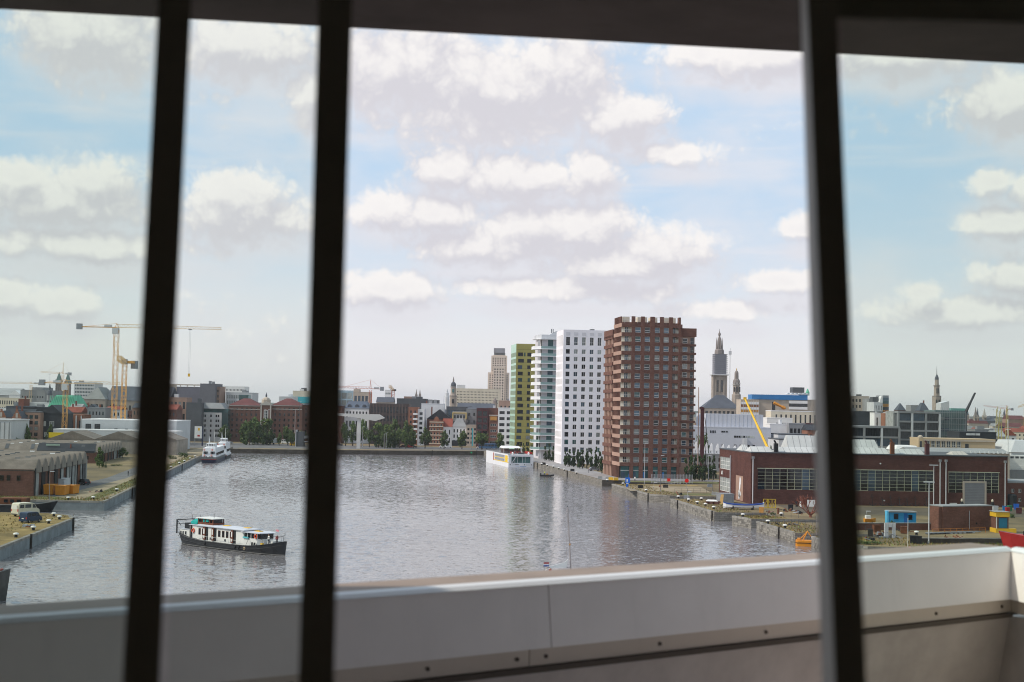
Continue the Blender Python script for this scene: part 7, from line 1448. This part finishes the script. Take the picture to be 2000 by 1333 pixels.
c = P(921,872,780); t = thing('banner_pole', 'turquoise banner on a tall pole before the beige flats', 'banner', (c.x,780,QZ)); zt_ = P(921,837,780).z-QZ; MB().tube((0,0,0),(0,0,zt_),.1).obj('pole', m_grey, t); MB().box(.1,.7,-.04,.04,2.4,zt_).obj('banner', m_turq, t)
c = P(387,853,770); t = thing('billboard', 'white and blue billboard beside the red awning', 'billboard', (c.x,770,QZ)); MB().box(-2,2,-.15,.15,4,10.5).obj('panel', m_bw, t); MB().box(2,2.7,-.3,.3,0,10.6).obj('blue_edge', m_navy, t); MB().box(-1.9,-1.6,-.1,.1,0,4).obj('leg', m_grey, t); MB().box(-.2,.8,-.2,-.16,8.2,9.6).obj('yellow_mark', m_yel, t); MB().box(-.4,.9,-.2,-.16,5,5.9).obj('red_mark', m_redp, t)
for x, lb in ((508,'green light on the far quay wall below the lorry trailer'),(921,'green light on the far quay wall below the turquoise banner')):
    c = P(x, 877.5, 742 if x < 600 else 771); t = thing('quay_light', lb, 'light', (c.x, c.y-1.5, 1.0), 0, 'green quay lights'); MB().box(-.4,.4,0,.3,0,.8).obj('lens', mat('green_lens', (.02,.45,.18), .4), t); MB().box(-.5,.5,.3,.6,-.1,.9).obj('housing', m_dgrey, t)
# signs, fence and bench things in front of the brown tower
for x, y, lb, sq in ((1306,950,'red square sign on a post before the tower fence',1),(1341,955,'red round sign on a post by the dry dock',0)):
    c = G(x, y); t = thing('road_sign', lb, 'sign', (c.x,c.y,QZ), 0, 'red signs'); MB().tube((0,0,0),(0,0,2.4),.05).obj('post', m_grey, t)
    (MB().box(-.5,.5,-.08,-.03,1.5,2.45) if sq else MB().tube((0,-.1,2.5),(0,-.05,2.5),.62,.62,16)).obj('sign_face', mat('signal_red', (.75,.01,.005), .5), t)
c = G(1225,952); t = thing('information_sign', 'blue tourist sign with a white figure on the dock point', 'sign', (c.x,c.y,QZ)); m_sb = mat('sign_blue', (.01,.14,.60), .5); MB().box(-.6,.6,-.05,.05,1.3,3.0).lathe([(.5,1.3),(.5,3.0)],3,.75,.0,.5,.2).obj('sign_face', m_sb, t); MB().box(-.25,.2,-.08,-.05,1.7,2.5).obj('white_symbol', m_bw, t); MB().box(-.35,.35,-.06,.06,0,1.3).obj('post', m_sb, t); MB().box(-.4,.4,-.07,-.05,1.1,1.35).obj('white_plate', m_bw, t); MB().tube((.35,.1,1),(.5,.1,4.2),.08).obj('blue_pole', m_sb, t)
b = MB(); fa, fb = G(1272,944), G(1352,945); n = 14
t = thing('mesh_fence', 'pale grey mesh fence along the dry dock below the brown tower', 'fence', (fa.x,fa.y,QZ), dir2(fa, fb)); L = (fb-fa).length
for i in range(n+1): MB().box(L*i/n-.05,L*i/n+.05,-.05,.05,0,3.0).obj('post', m_pipe, t)
for i in range(n):
    b = MB(); [b.box(L*i/n+.05,L*(i+1)/n-.05,-.015,.015,z,z+.035) for z in [.15+.27*k for k in range(11)]]; [b.box(L*i/n+x,L*i/n+x+.03,-.015,.015,.15,2.9) for x in [.2+.2*k for k in range(int(L/n/.2)-1)]]; b.obj('mesh_panel', m_pipe, t)
t = thing('gangway', 'sloping grey gangway behind the mesh fence', 'gangway', (fa.x+1,fa.y+2.5,QZ), .03); MB().loft([[(0,-.6,.6),(9,-.6,-.8),(9,.6,-.8),(0,.6,.6)],[(0,-.6,.8),(9,-.6,-.6),(9,.6,-.6),(0,.6,.8)]]).obj('deck', m_steel, t); b = MB(); b.tube((0,-.6,1.8),(9,-.6,.4),.05).tube((0,-.6,1.3),(9,-.6,-.1),.04); [b.tube((x,-.6,.7-x*.155),(x,-.6,1.8-x*.155),.04) for x in range(0,10)]; b.obj('handrail', m_palegrey, t)
for x, y, lb, mm in ((1172,936,'grey concrete block at the promenade corner',m_conc),(1187,937,'second grey concrete block at the promenade corner',m_conc),(1193,938,'first yellow block by the promenade corner',m_yel),(1203,938.5,'second yellow block by the promenade corner',m_yel),(1251,954,'dark winch on the dock point',m_blk),(1386,952,'low grey bench by the dry dock',m_steel),(1118,921,'dark litter bin on the tower promenade',m_blk),(1062,908,'dark litter bin near the ship stern',m_blk),(1300,953,'low dark bench on the dock point',m_timber),(1341,975,'grey steel box on the rowing boat dock',m_steel),(1395,968,'concrete block by the weed patch',m_conc)):
    c = G(x, y); t = thing('quay_block' if mm in (m_conc, m_yel) else 'quay_box', lb, 'block', (c.x,c.y,QZ), R.uniform(-.2,.2)); MB().loft([[(-.8,-.4,0),(.8,-.4,0),(.8,.4,0),(-.8,.4,0)],[(-.75,-.35,.85),(.75,-.35,.85),(.75,.35,.85),(-.75,.35,.85)]]).obj('body', mm, t); MB().box(-.7,.7,-.3,.3,.85,.95).obj('lid', mm, t)
# white cowls on the grey terrace
t, W, D, Z = B('terrace_building', 'grey brick terrace carrying a row of white cowls, between tower and hall', 1352, 1440, 889, 572, 10, m_grey, w=(9,2), z0=1, fw=.35, fh=.6, gm=g_dark, nm=0)
for i, (x, yt) in enumerate(((1361,863),(1370,864),(1381,865),(1391,866),(1403,867),(1414,868),(1425,869.5),(1437,870.5))):
    c = P(x, 889, 571); t = thing('roof_cowl', nth(i)+' white sail shaped cowl along the grey terrace roof', 'cowl', (c.x,574,QZ+Z+.45), 0, 'white roof cowls'); k_ = c.z*0+P(x, yt, 574).z-(QZ+Z+.45)
    MB().loft([[(-.75,-.5,0),(.85,-.5,0),(.85,.5,0),(-.75,.5,0)],[(-.8,-.5,k_*.35),(.6,-.5,k_*.35),(.6,.5,k_*.35),(-.8,.5,k_*.35)],[(-.4,-.3,k_*.75),(.5,-.3,k_*.75),(.5,.3,k_*.75),(-.4,.3,k_*.75)],[(.0,-.1,k_),(.4,-.1,k_),(.4,.1,k_),(.0,.1,k_)]]).obj('shell', m_cw, t); MB().box(-.5,-.2,-.56,-.5,k_*.08,k_*.26).obj('louvre', m_grey, t)
# ---- right yard beyond the wide stile
c = G(1738,1024); t = thing('site_cabin', 'bright blue site cabin with a dark window behind the low brick wall', 'cabin', (c.x,c.y,QZ), .08); MB().box(0,6.0,0,2.6,.2,2.6).obj('body', mat('cabin_blue', (.03,.28,.55), .5, .12, .8), t); MB().prof([(-.3,2.6),(6.2,2.6),(6.2,2.8),(0,2.95),(-.3,2.8)], -.2, 2.8).obj('roof', m_groof, t); MB().box(4.2,5.1,-.06,-.01,1.0,2.1).obj('window', g_black, t); MB().box(.9,1.9,-.06,-.01,1.1,2.3).obj('window', g_dark, t); MB().box(3.2,4.0,-.05,-.01,.3,2.4).obj('door', mat('deep_blue_door', (.015,.13,.40), .5), t); MB().tube((-.4,.5,.2),(-.4,.5,2.9),.5,.5,10).obj('blue_tank', mat('pale_blue_tank', (.12,.45,.70), .5), t)
c = G(1688,1022); t = thing('small_boat', 'small orange and white boat stored on land by the wide stile', 'boat', (c.x,c.y,QZ), .1); MB().loft([[(x,-hd,z),(x,-hd*.6,.2),(x,hd*.6,.2),(x,hd,z)] for x, hd, z in ((0,.7,1.0),(1.2,.8,.95),(2.6,.05,1.15))]).obj('hull', m_oran, t); MB().box(.3,1.3,-.5,.5,.95,1.7).obj('cabin', m_bw, t); MB().box(.3,.5,-.6,.6,0,.3).box(1.6,1.8,-.5,.5,0,.3).obj('cradle', m_timber, t)
def lowwall(label, p, q, h, th, m, group='yard walls'):
    t = thing('brick_wall', label, 'wall', (p.x,p.y,QZ), dir2(p, q), group); L = (q-p).length; MB().box(0,L,0,th,-.05,h).obj('wall', m, t); MB().box(-.05,L+.05,-.06,th+.06,h,h+.15).obj('coping', m_cope, t); return t
lowwall('low red brick wall running before the blue cabin', G(1640,1036), G(1838,1036), 1.4, .4, m_hallb2)
p, q = G(1841,1038), G(1938,1036); t = thing('brick_store', 'plain windowless brick block before the roller door', 'store', (p.x,p.y,QZ), dir2(p, q)); MB().box(0,(q-p).length,0,4,-.05,P(1880,991,p.y).z-QZ).obj('wall', m_hallb2, t); MB().box(-.1,(q-p).length+.1,-.1,4.1,P(1880,991,p.y).z-QZ,P(1880,989,p.y).z-QZ).obj('roof_slab', m_groof, t); MB().box(-.9,-.02,.2,3,-.05,P(1835,991,p.y).z-QZ).obj('side_wall', m_hallb2, t); MB().tube((7,-.1,.3),(7,-.1,4.2),.06).obj('conduit', m_pipe, t); MB().box(8.8,9.2,-.05,.0,1.3,1.7).obj('vent', m_blk, t)
c = G(1946,1041); t = thing('control_kiosk', 'yellow and blue brick kiosk beside the windowless brick block', 'kiosk', (c.x,c.y,QZ), .05); MB().box(0,2.6,0,3,.5,4.2).obj('body', m_hallb2, t); MB().box(-.15,2.75,-.2,3.2,3.3,4.3).box(-.15,2.9,-.2,3.2,-.02,.9).box(2.9,4.2,-.2,1.5,-.02,.9).obj('yellow_band', m_yel, t); MB().box(.5,2.3,-.08,-.01,1.0,3.1).obj('blue_door', mat('petrol_blue_door', (.02,.15,.24), .5), t); MB().box(-.05,.12,-.1,-.01,.9,3.3).obj('white_corner', m_bw, t)
MB().box(-.3,2.9,-.3,3.3,4.3,4.4).obj('roof', m_groof, t)
c = G(1728,1051); t = thing('steel_portal', 'grey panelled steel portal standing in the weeds', 'portal', (c.x,c.y,QZ), .05); b = MB(); z_ = P(1728,1022,c.y).z-QZ
for x0, x1, z0_, z1_ in ((0,.75,0,z_*.33),(0,.75,z_*.34,z_*.66),(0,.75,z_*.67,z_),(1.55,2.2,0,z_*.33),(1.55,2.2,z_*.34,z_*.66),(1.55,2.2,z_*.67,z_),(.77,1.53,z_*.72,z_)): MB().box(x0+.01,x1-.01,0,.5,z0_+.01,z1_-.01).obj('panel', m_pipe, t)
MB().tube((-.9,-.4,0),(1.9,-.4,.9),.06).tube((.2,-.5,1.2),(3.2,-.5,-.1),.06).box(-1.2,.6,-.8,-.3,0,.35).obj('strut', m_steel, t)
p, q = G(1822,1044), G(1925,1041); t = thing('safety_rail', 'orange pipe railing along the pale footbridge', 'railing', (p.x,p.y,QZ), dir2(p, q)); L = (q-p).length; m_or = mat('orange_rail', (.48,.17,.03), .6, .2, 1)
MB().tube((0,0,1.05),(L,0,1.05),.045).tube((0,0,.6),(L,0,.6),.04).obj('rail', m_or, t); [MB().tube((L*i/9,0,0),(L*i/9,0,1.05),.045).obj('post', m_or, t) for i in range(10)]
t = thing('footbridge', 'flat grey steel footbridge lying in front of the orange railing', 'footbridge', (p.x-1.5,p.y-.9,QZ), dir2(p, q)); MB().box(0,L,-.4,.5,.25,.4).obj('deck', m_steel, t); [MB().box(i*1.2,i*1.2+.7,-.35,.4,.05,.25).obj('bearer', R.choice([m_palegrey, m_dgrey]), t) for i in range(int(L/1.2))]
lowwall('dark stone dock wall across the near quay', G(1800,1062), G(2010,1063), .9, .6, m_stonedark)
for x, y, lb, mm in ((1944,1000,'grey mesh crate by the yellow kiosk',m_pipe),(1962,1000,'blue bin behind the yellow kiosk',m_bluep),(1972,999,'green bin behind the yellow kiosk',mat('bin_green',(.03,.18,.08),.6)),(1985,996,'bright blue bin by the low brick office',mat('bin_blue',(.02,.12,.5),.6)),(1968,1003,'red bin lid among the coloured bins',m_redp),(1990,1004,'dark red bin at the picture edge',m_maroon),(1745,1046,'rusty drum by the grey steel portal',m_rusty),(1712,1040,'rusty crate on the near quay',m_rusty),(1700,1049,'old timber stack by the wide stile',m_timber),(1765,1043,'stack of rusted plates before the low brick wall',m_rusty),(1544,998,'dark scrap block by the yellow gate',m_blk),(1520,1004,'rusty boiler among the scrap on the dock',m_rusty),(1556,990,'black oil drum by the rust sculpture',m_blk),(1564,991,'white oil drum by the rust sculpture',m_bw),(1785,1062,'iron mooring machine at the near quay edge',m_blk),(1795,1063,'second iron block at the near quay edge',m_blk),(1487,1003,'orange hatch on the dock side',m_orange)):
    c = G(x, y); t = thing('yard_bin' if 'bin' in lb else 'yard_drum' if 'drum' in lb or 'boiler' in lb else 'yard_crate', lb, 'bin' if 'bin' in lb else 'crate', (c.x,c.y,QZ), R.uniform(-.3,.3)); w_ = R.uniform(.42,.68)
    if 'drum' in lb or 'boiler' in lb: MB().lathe([(w_*.6,0),(w_*.6,.5),(w_*.63,.55),(w_*.6,.6),(w_*.6,1.3)],12).obj('body', mm, t); MB().lathe([(w_*.64,1.3),(w_*.64,1.38)],12).obj('lid', mm, t)
    else: MB().loft([[(-w_,-w_*.7,.1),(w_,-w_*.7,.1),(w_,w_*.7,.1),(-w_,w_*.7,.1)],[(-w_*1.1,-w_*.8,1.35),(w_*1.1,-w_*.8,1.35),(w_*1.1,w_*.8,1.35),(-w_*1.1,w_*.8,1.35)]]).obj('body', mm, t); MB().box(-w_*1.15,w_*1.15,-w_*.85,w_*.85,1.35,1.5).obj('lid', mm, t)
c = G(1767,1075); t = thing('mooring_marker', 'pink topped marker on a tall white pole at the near quay edge', 'marker', (c.x,c.y-2,0)); MB().tube((0,0,-1),(0,0,P(1767,1012,c.y-2).z),.05).obj('pole', m_bw, t); MB().lathe([(.3,P(1767,1076,c.y-2).z),(.3,P(1767,1070,c.y-2).z),(.1,P(1767,1068,c.y-2).z)],10,.35,0).obj('pink_buoy', mat('pink_buoy', (.75,.25,.33), .6), t)
c = P(1985,985,383); t = thing('storage_tank', 'dark cylindrical tank against the low brick office', 'tank', (P(1976,985,383).x,383,QZ)); MB().lathe([(1.3,0),(1.3,3.2),(.9,3.5),(.1,3.6)],14).obj('tank', mat('tank_black',(.025,.027,.03),.6), t); MB().lathe([(1.35,.0),(1.35,.15)],14).obj('foot_ring', m_blk, t)
# white ship bridge and mast behind the brick hall, yellow dock cranes
c = P(1967,930,430); t = thing('ship_superstructure', 'white ship bridge with railings showing behind the end of the brick hall', 'ship', (c.x,430,0)); z = lambda y: P(1985,y,430).z
MB().box(0,14,0,8,-.5,z(918)).obj('hull', m_stonedark if False else m_grey, t); MB().box(.3,13,.5,7,z(918),z(897)).obj('bridge', m_bw, t); MB().box(1,9,.9,5,z(897),z(890)).obj('wheelhouse', m_bw, t); [MB().box(1.3+i*1.5,2.3+i*1.5,.8,.9,z(896),z(892)).obj('window', g_dark, t) for i in range(5)]
b = MB(); [b.tube((i*.8,-.1,z(918)),(i*.8,-.1,z(910)),.035,.035,4) for i in range(16)]; [b.tube((0,-.1,z(y)),(12,-.1,z(y)),.035,.035,4) for y in (910,914)]; b.obj('railing', m_bw, t); MB().tube((1,2,z(897)),(.9,2,z(820)),.14,.1).tube((.2,2,z(840)),(1.8,2,z(840)),.06).tube((.2,2,z(868)),(1.8,2,z(868)),.06).obj('mast', m_bw, t); MB().box(7,9.5,-1,-.2,z(932),z(912)).obj('rusty_panel', m_rusty, t); MB().tube((8,-.6,z(912)),(8,-.6,z(903)),.1).obj('vent_pipe', m_rusty, t)
m_ycr = mat('pale_yellow_crane', (.42,.36,.13), .7, .15, .3)
for x, yt, lb in ((1947.5,799,'pale yellow dock crane, first of the three columns'),(1953.5,803,'pale yellow dock crane, middle of the three columns'),(1967,798,'pale yellow dock crane, tallest of the three columns')):
    c = P(x, 868, 640); t = thing('dock_crane', lb, 'crane', (c.x,640,QZ), 0, 'pale yellow dock cranes'); h_ = P(x, yt, 640).z-QZ; hb_ = h_*.62; b = MB()
    for sx in (-1,1): b.tube((sx*1.1,0,0),(sx*.28,0,h_),.2,.14,4)
    for k_ in range(12): a_, c2_ = 1.1-.82*k_/12, 1.1-.82*(k_+1)/12; b.tube(((-1)**k_*a_,0,h_*k_/12),(-(-1)**k_*c2_,0,h_*(k_+1)/12),.09,.09,4)
    b.obj('lattice', m_ycr, t); MB().box(-1.6,1.6,-1,1,0,4).obj('base_house', m_ycr, t); MB().tube((0,0,h_),(.2,0,h_+1.2),.2,.05).obj('tip', m_ycr, t)
c = P(1945,868,630); t = thing('dock_pontoon', 'teal green pontoon under the pale yellow dock cranes', 'pontoon', (c.x,628,QZ)); MB().prof([(0,0),(6,0),(6.6,4.5),(-.3,4.5)], 0, 6).obj('hull', mat('teal_hull', (.05,.20,.21), .6), t); MB().box(0,6,-.3,-.05,4.5,5.3).obj('rail', m_ycr, t)
for i in range(4): c = P(1946+i*5.5,876,600); t = thing('orange_float', nth(i)+' orange float in the row below the teal pontoon', 'float', (c.x,600,c.z), 0, 'orange floats'); MB().box(-.45,.45,-.4,.4,0,1.1).obj('body', m_oran, t); MB().box(-.2,.2,-.2,.2,1.1,1.3).obj('lug', m_oran, t)
# ---- tower cranes
m_cro = mat('crane_orange', (.66,.34,.09), .6, .12, .5); m_crp = mat('crane_pale_orange', (.66,.45,.22), .7, .12, .3); m_crr = mat('crane_red', (.5,.12,.06), .7, .1, .3)
def lattice(b, p, q, w, n, r_):
    p, q = Vector(p), Vector(q); d = (q-p).normalized(); a = (Vector((0,1,0)) if abs(d.y) < .9 else Vector((1,0,0))); s = d.cross(a).normalized()*w/2; a = a.normalized()*w/2
    cs_ = [s+a, s-a, -s-a, -s+a]
    for v in cs_: b.tube(p+v, q+v, r_, r_, 4)
    for i in range(n):
        k0, k1 = i/n, (i+1)/n
        for j in range(4): u_, v_ = cs_[j], cs_[(j+1)%4]; b.tube(p+(q-p)*k0+(u_ if i%2 else v_), p+(q-p)*k1+(v_ if i%2 else u_), r_*.6, r_*.6, 4)
def tcrane(label, x, yj, yb, xc, xt, Y, m, w=1.8, top=0, cab=True, hook=None, tilt=0):
    c = P(x, yb, Y); t = thing('tower_crane', label, 'tower crane', (c.x,Y,QZ), 0, 'tower cranes'); zj = P(x, yj, Y).z-QZ; k = Y/F
    c2 = P(x, yj, Y); l, rt_ = (xc-x)*k, (xt-x)*k
    b = MB(); lattice(b, (0,0,0), (0,0,zj-1), w, int(zj/w/1.1), .095*w/1.8); b.obj('mast', m, t)
    b = MB(); z1 = zj+tilt*abs(rt_); h_ = w*.8
    b.tube((0,0,zj),(rt_,0,z1),.12,.1,4).tube((0,-.6,zj),(rt_,-.6,z1),.12,.1,4).tube((0,-.3,zj+h_),(rt_,-.3,z1+h_*.6),.11,.09,4); n = max(6, int(abs(rt_)/2.2))
    for i in range(n): p = Vector((rt_*i/n,0,zj+(z1-zj)*i/n)); q = Vector((rt_*(i+.5)/n,-.3,zj+h_+(z1-zj)*i/n-h_*.4*i/n)); e = Vector((rt_*(i+1)/n,0,zj+(z1-zj)*(i+1)/n)); b.tube(p,q,.06,.06,4).tube(q,e,.06,.06,4)
    b.obj('jib', m_crp if m is m_cro else m, t)
    MB().box(min(l,0),max(l,0),-.6,.6,zj-.15,zj+.25).obj('counter_jib', m, t); s = 1 if l > 0 else -1
    MB().box(min(l,l-s*2.6),max(l,l-s*2.6),-.9,.9,zj-1.2,zj+1.6).obj('counterweight', m_steel, t); MB().box(min(s*2.5,s*6),max(s*2.5,s*6),-.7,.7,zj+.25,zj+1.3).obj('winch', m_palegrey, t)
    if cab: MB().box(-w*.9,w*.5,-1.2,1.2,zj-3.2,zj-.2).obj('cab', m_palegrey, t)
    if top: b = MB(); b.tube((-.5,0,zj),(0,0,zj+top),.16,.1,4).tube((.5,0,zj),(0,0,zj+top),.16,.1,4).tube((0,0,zj+top),(rt_*.75,0,zj+h_+.3),.05,.05,4).tube((0,0,zj+top),(l*.85,0,zj+.3),.05,.05,4); b.obj('tower_top', m, t)
    else: MB().tube((-w*.4,0,zj),(0,0,zj+h_+.4),.14,.12,4).tube((w*.5,0,zj),(0,0,zj+h_+.4),.14,.12,4).tube((0,0,zj+h_+.3),(l*.8,0,zj+.3),.06,.06,4).obj('tower_top', m, t)
    if hook: x_ = (hook-x)*k; MB().box(x_-.8,x_+.8,-.6,.2,zj-.5,zj-.1).obj('trolley', m_steel, t); MB().tube((x_-.3,0,zj-.4),(x_-.3,0,zj-22),.035,.035,4).tube((x_+.3,0,zj-.4),(x_+.3,0,zj-22),.035,.035,4).obj('hoist_rope', m_steel, t); MB().box(x_-.5,x_+.5,-.3,.3,zj-23.5,zj-22).obj('hook_block', m_yel, t)
    return t
tcrane('tallest orange tower crane with a grey counterweight and long jib', 222, 640, 822, 144, 427, 700, m_cro, 2.1, 0, True, 366)
t = thing('tower_crane', 'second orange tower crane seen end on beside the tallest one', 'tower crane', (P(240,822,715).x,715,QZ), 0, 'tower cranes'); zj = P(242,712,715).z-QZ; b = MB(); lattice(b,(0,0,0),(0,0,zj),2.0,20,.14); b.obj('mast', m_cro, t); b = MB(); lattice(b,(0,-1,zj+1),(6.3,-34,zj+2.2),2.2,14,.12); b.obj('jib', m_crp, t); MB().box(-1,4,0,9,zj+.6,zj+1.8).obj('counter_jib', m_cro, t); MB().box(2,4.4,4,9,zj-2,zj+2).obj('counterweight', m_steel, t); MB().box(-1.2,1.2,-1,1,zj,zj+2.6).obj('cab', m_steel, t)
tcrane('smaller orange tower crane in front of the copper roofed hall', 125.5, 749, 842, 74, 232, 690, m_cro, 1.9, 0, True)
tcrane('far pale orange crane with a pointed top over the twin spired church', 121.5, 731, 770, 138, 78, 1350, m_crp, 1.8, 11, False, 96, .06)
tcrane('far pale crane with a long thin jib over the grey hall', 60, 750, 775, 80, -40, 1300, m_crp, 1.8, 0, False)
tcrane('far orange crane with a pointed top over the civic block', 723, 760, 788, 749, 660, 1000, m_crr, 1.7, 6.5, False, None, .02)
t = thing('tower_crane', 'far orange crane with its jib raised beside the white and red tower', 'tower crane', (P(767,788,1000).x,1000,QZ), 0, 'tower cranes'); zj = P(768,762,1000).z-QZ; b = MB(); lattice(b,(0,0,0),(0,0,zj),1.8,14,.14); b.obj('mast', m_crr, t); b = MB(); lattice(b,(0,0,zj),(-1.8,-8,zj+2.6),1.5,6,.14); b.obj('jib', m_crp, t); MB().box(-.5,2.2,-.6,.6,zj-.8,zj+.5).obj('counterweight', m_dgrey, t)
tcrane('far red and grey crane beyond the yellow dock cranes', 1966, 800, 840, 1979, 1921, 1700, m_crr, 2.0, 5, False, 1940, .13)
tcrane('far yellow crane cut off at the picture edge', 2003, 792, 850, 2030, 1988, 1200, m_yel, 2.0, 4, False, None, -.3)
def boom(label, p, q, r0, r1, m, name='mobile_crane', cat='crane', ground=None, body=True):
    t = thing(name, label, cat, (p.x,p.y,QZ)); d = q-Vector((p.x,p.y,QZ)); s = Vector((0,0,p.z-QZ))
    MB().tube(s, s+(d-s)*.45, r0, r0*.9, 4).tube(s+(d-s)*.45, s+(d-s)*.75, r0*.8, r0*.7, 4).tube(s+(d-s)*.75, d, r1*1.2, r1, 4).obj('boom', m, t)
    if body: MB().box(-2.5,2.5,-1.4,1.4,.8,2.4).obj('superstructure', m, t); MB().box(-4,4,-1.2,1.2,.4,.9).obj('carrier', m_dgrey, t); [MB().tube((x,-1.3,.5),(x,-.9,.5),.5,.5,10).obj('wheel', m_tyre, t) for x in (-3,-1.5,1.5,3)]
    MB().box(d.x-.5,d.x+.5,d.y-.4,d.y+.4,d.z-.4,d.z+.5).obj('boom_head', m, t); return t
boom('yellow mobile crane boom rising from behind the brick hall', P(1501,878,470), P(1455,779,490), .5, .32, mat('crane_yellow', (.70,.42,.02), .5, .1, .5))
boom('black crane boom over the green glass roof storey', P(1886,806,880), P(1904,769,880), .9, .6, m_black, body=False)
boom('orange loader boom with a grey mast before the beige office', P(1511,787,800), P(1533,798,800), .9, .9, m_oran, body=False)
p = P(1370,880,560); t = thing('piling_rig', 'dark red piling rig with a tall timber leader beside the brown tower', 'piling rig', (p.x,560,QZ)); z = lambda y: P(1370,y,560).z-QZ
MB().box(-.5,.9,-.5,.5,0,z(797)).obj('red_mast', m_maroon, t); MB().box(-.1,.5,-.55,-.5,z(850),z(800)).obj('red_panel', m_maroon, t); MB().tube((-1.3,0,0),(-1.4,0,z(757)),.2,.16,6).obj('timber_leader', m_lbrown, t); MB().path([(1.6,0,0),(1.8,0,z(840)),(1.2,0,z(816))], .14, 5).obj('hose', m_blk, t); MB().box(-2,2.4,.6,4,0,3).obj('rig_body', m_maroon, t); MB().box(-.9,.6,-.6,.6,z(800),z(795)).obj('mast_head', m_maroon, t)
# ---- people on the quays
for x, y, mt_, lb in ((250,930,m_cloth,'person in dark clothes walking on the gravel road'),(1023,902,m_redp,'person in red beside the cruise ship gangway'),(1240,941,m_bw,'person in a white top before the brown tower'),(1150,924,m_navy,'person in navy on the tower promenade'),(1138,917,m_cloth,'person in dark clothes by the row of narrow trees')):
    c = G(x, y); p_ = thing('person', lb, 'person', (c.x,c.y,QZ), R.uniform(0,6)); skin_person(p_, mt_, m_cloth, (0,0,0))
for x, y, lb, m in ((1163,922,'white van parked by the corner trees of the brown tower',m_bw),(1404,927,'dark car behind the clipped trees',m_black),(1397,925,'red and white van behind the clipped trees',m_bw),(1150,926,'grey car by the row of narrow trees',m_steel)):
    c = G(x, y-6); vehicle('van' if 'van' in lb else 'car', lb, 'van' if 'van' in lb else 'car', (c.x,c.y,QZ), R.uniform(-.4,.4), 4.6, 1.8, 2.1 if 'van' in lb else 1.5, m, *(VAN if 'van' in lb else CAR), 'vehicles parked by the towers')
# ---- loose gear on the docks
m_rope = mat('pale_rope', (.38,.33,.26), .9, .2, 1)
for x, y, n, sp_, lb in ((1397,979,7,1.6,'rusty pipes and blocks behind the white tarpaulin'),(1543,999,9,2.2,'dark machine scrap between the yellow frame and the rust sculpture'),(1563,1004,7,1.8,'rusty scrap plates in front of the display board'),(1502,1001,6,1.5,'small scrap pieces in front of the yellow frame'),(1601,1003,7,1.8,'scrap metal beside the wide stile'),(1722,1047,8,1.8,'bent rusty steel below the grey steel portal'),(1770,1040,8,2.4,'rusted beams lying before the low brick wall'),(1868,1054,8,2.6,'driftwood and chain on the near quay'),(1700,1056,7,2.0,'old rope and timber on the near quay edge'),(1545,1026,5,1.5,'iron bits on the stone block by the work boat'),(1293,952,5,1.4,'dark mooring gear on the dock point'),(1330,967,5,1.6,'old gratings beside the dry dock'),(190,962,6,1.8,'scrap iron by the gravel road'),(60,1030,5,1.2,'pallet and planks on the pier grass')):
    c = G(x, y); t = thing('scrap_pile', lb, 'scrap', (c.x,c.y,QZ), R.uniform(0,3), 'scrap on the docks')
    for i in range(n):
        a = R.uniform(0,6.28); px_, py_ = R.gauss(0,sp_*.55), R.gauss(0,sp_*.4); L = R.uniform(.5,1.9); mm = R.choice([m_rusty,m_rusty,m_blk,m_timber,m_steel,m_lbrown,m_dgrey])
        if R.random() < .5: MB().tube((px_,py_,R.uniform(.1,.3)),(px_+L*math.cos(a),py_+L*math.sin(a),R.uniform(.1,.9)),R.uniform(.06,.16)).obj('pipe', mm, t)
        else: h_ = R.uniform(.2,.75); MB().loft([[(px_,py_,0),(px_+L*.6,py_+.1,0),(px_+L*.55,py_+.6,0),(px_-.05,py_+.5,0)],[(px_+.05,py_,h_),(px_+L*.5,py_+.15,h_*.9),(px_+L*.5,py_+.55,h_),(px_,py_+.45,h_*.8)]]).obj('block', mm, t)
for p_, q_, n, lb in ((G(1492,1024),G(1600,1028),9,'thin post and wire fence on the long stone block'),(G(1318,962),G(1404,962),8,'thin post and wire fence along the dry dock edge'),(G(1690,1038),G(1740,1040),6,'thin post and wire fence on the near quay'),(G(1440,1011),G(1560,1012),9,'chain rail along the short stone block')):
    t = thing('wire_fence', lb, 'fence', (p_.x,p_.y,QZ), dir2(p_, q_), 'thin fences on the docks'); L = (q_-p_).length
    for i in range(n): MB().tube((L*i/(n-1),0,0),(L*i/(n-1),0,1.15),.045,.045,5).obj('post', m_dgrey, t)
    MB().tube((0,0,1.1),(L,0,1.1),.02,.02,4).tube((0,0,.6),(L,0,.6),.02,.02,4).obj('wire', m_dgrey, t)
# ================================================================== SUMMER HAZE
m_haze = bpy.data.materials.new('haze'); m_haze.use_nodes = True; t = m_haze.node_tree; t.nodes.clear()
pv = N(t, 'ShaderNodeVolumePrincipled'); pv.inputs['Color'].default_value = (.95,.95,.97,1); pv.inputs['Density'].default_value = .00006; pv.inputs['Anisotropy'].default_value = .2
ho_ = N(t, 'ShaderNodeOutputMaterial'); t.links.new(pv.outputs[0], ho_.inputs['Volume'])
o = MB().box(-9500,9500,-9500,14500,-4.5,135).obj('haze', m_haze); struct(o, 'stuff')
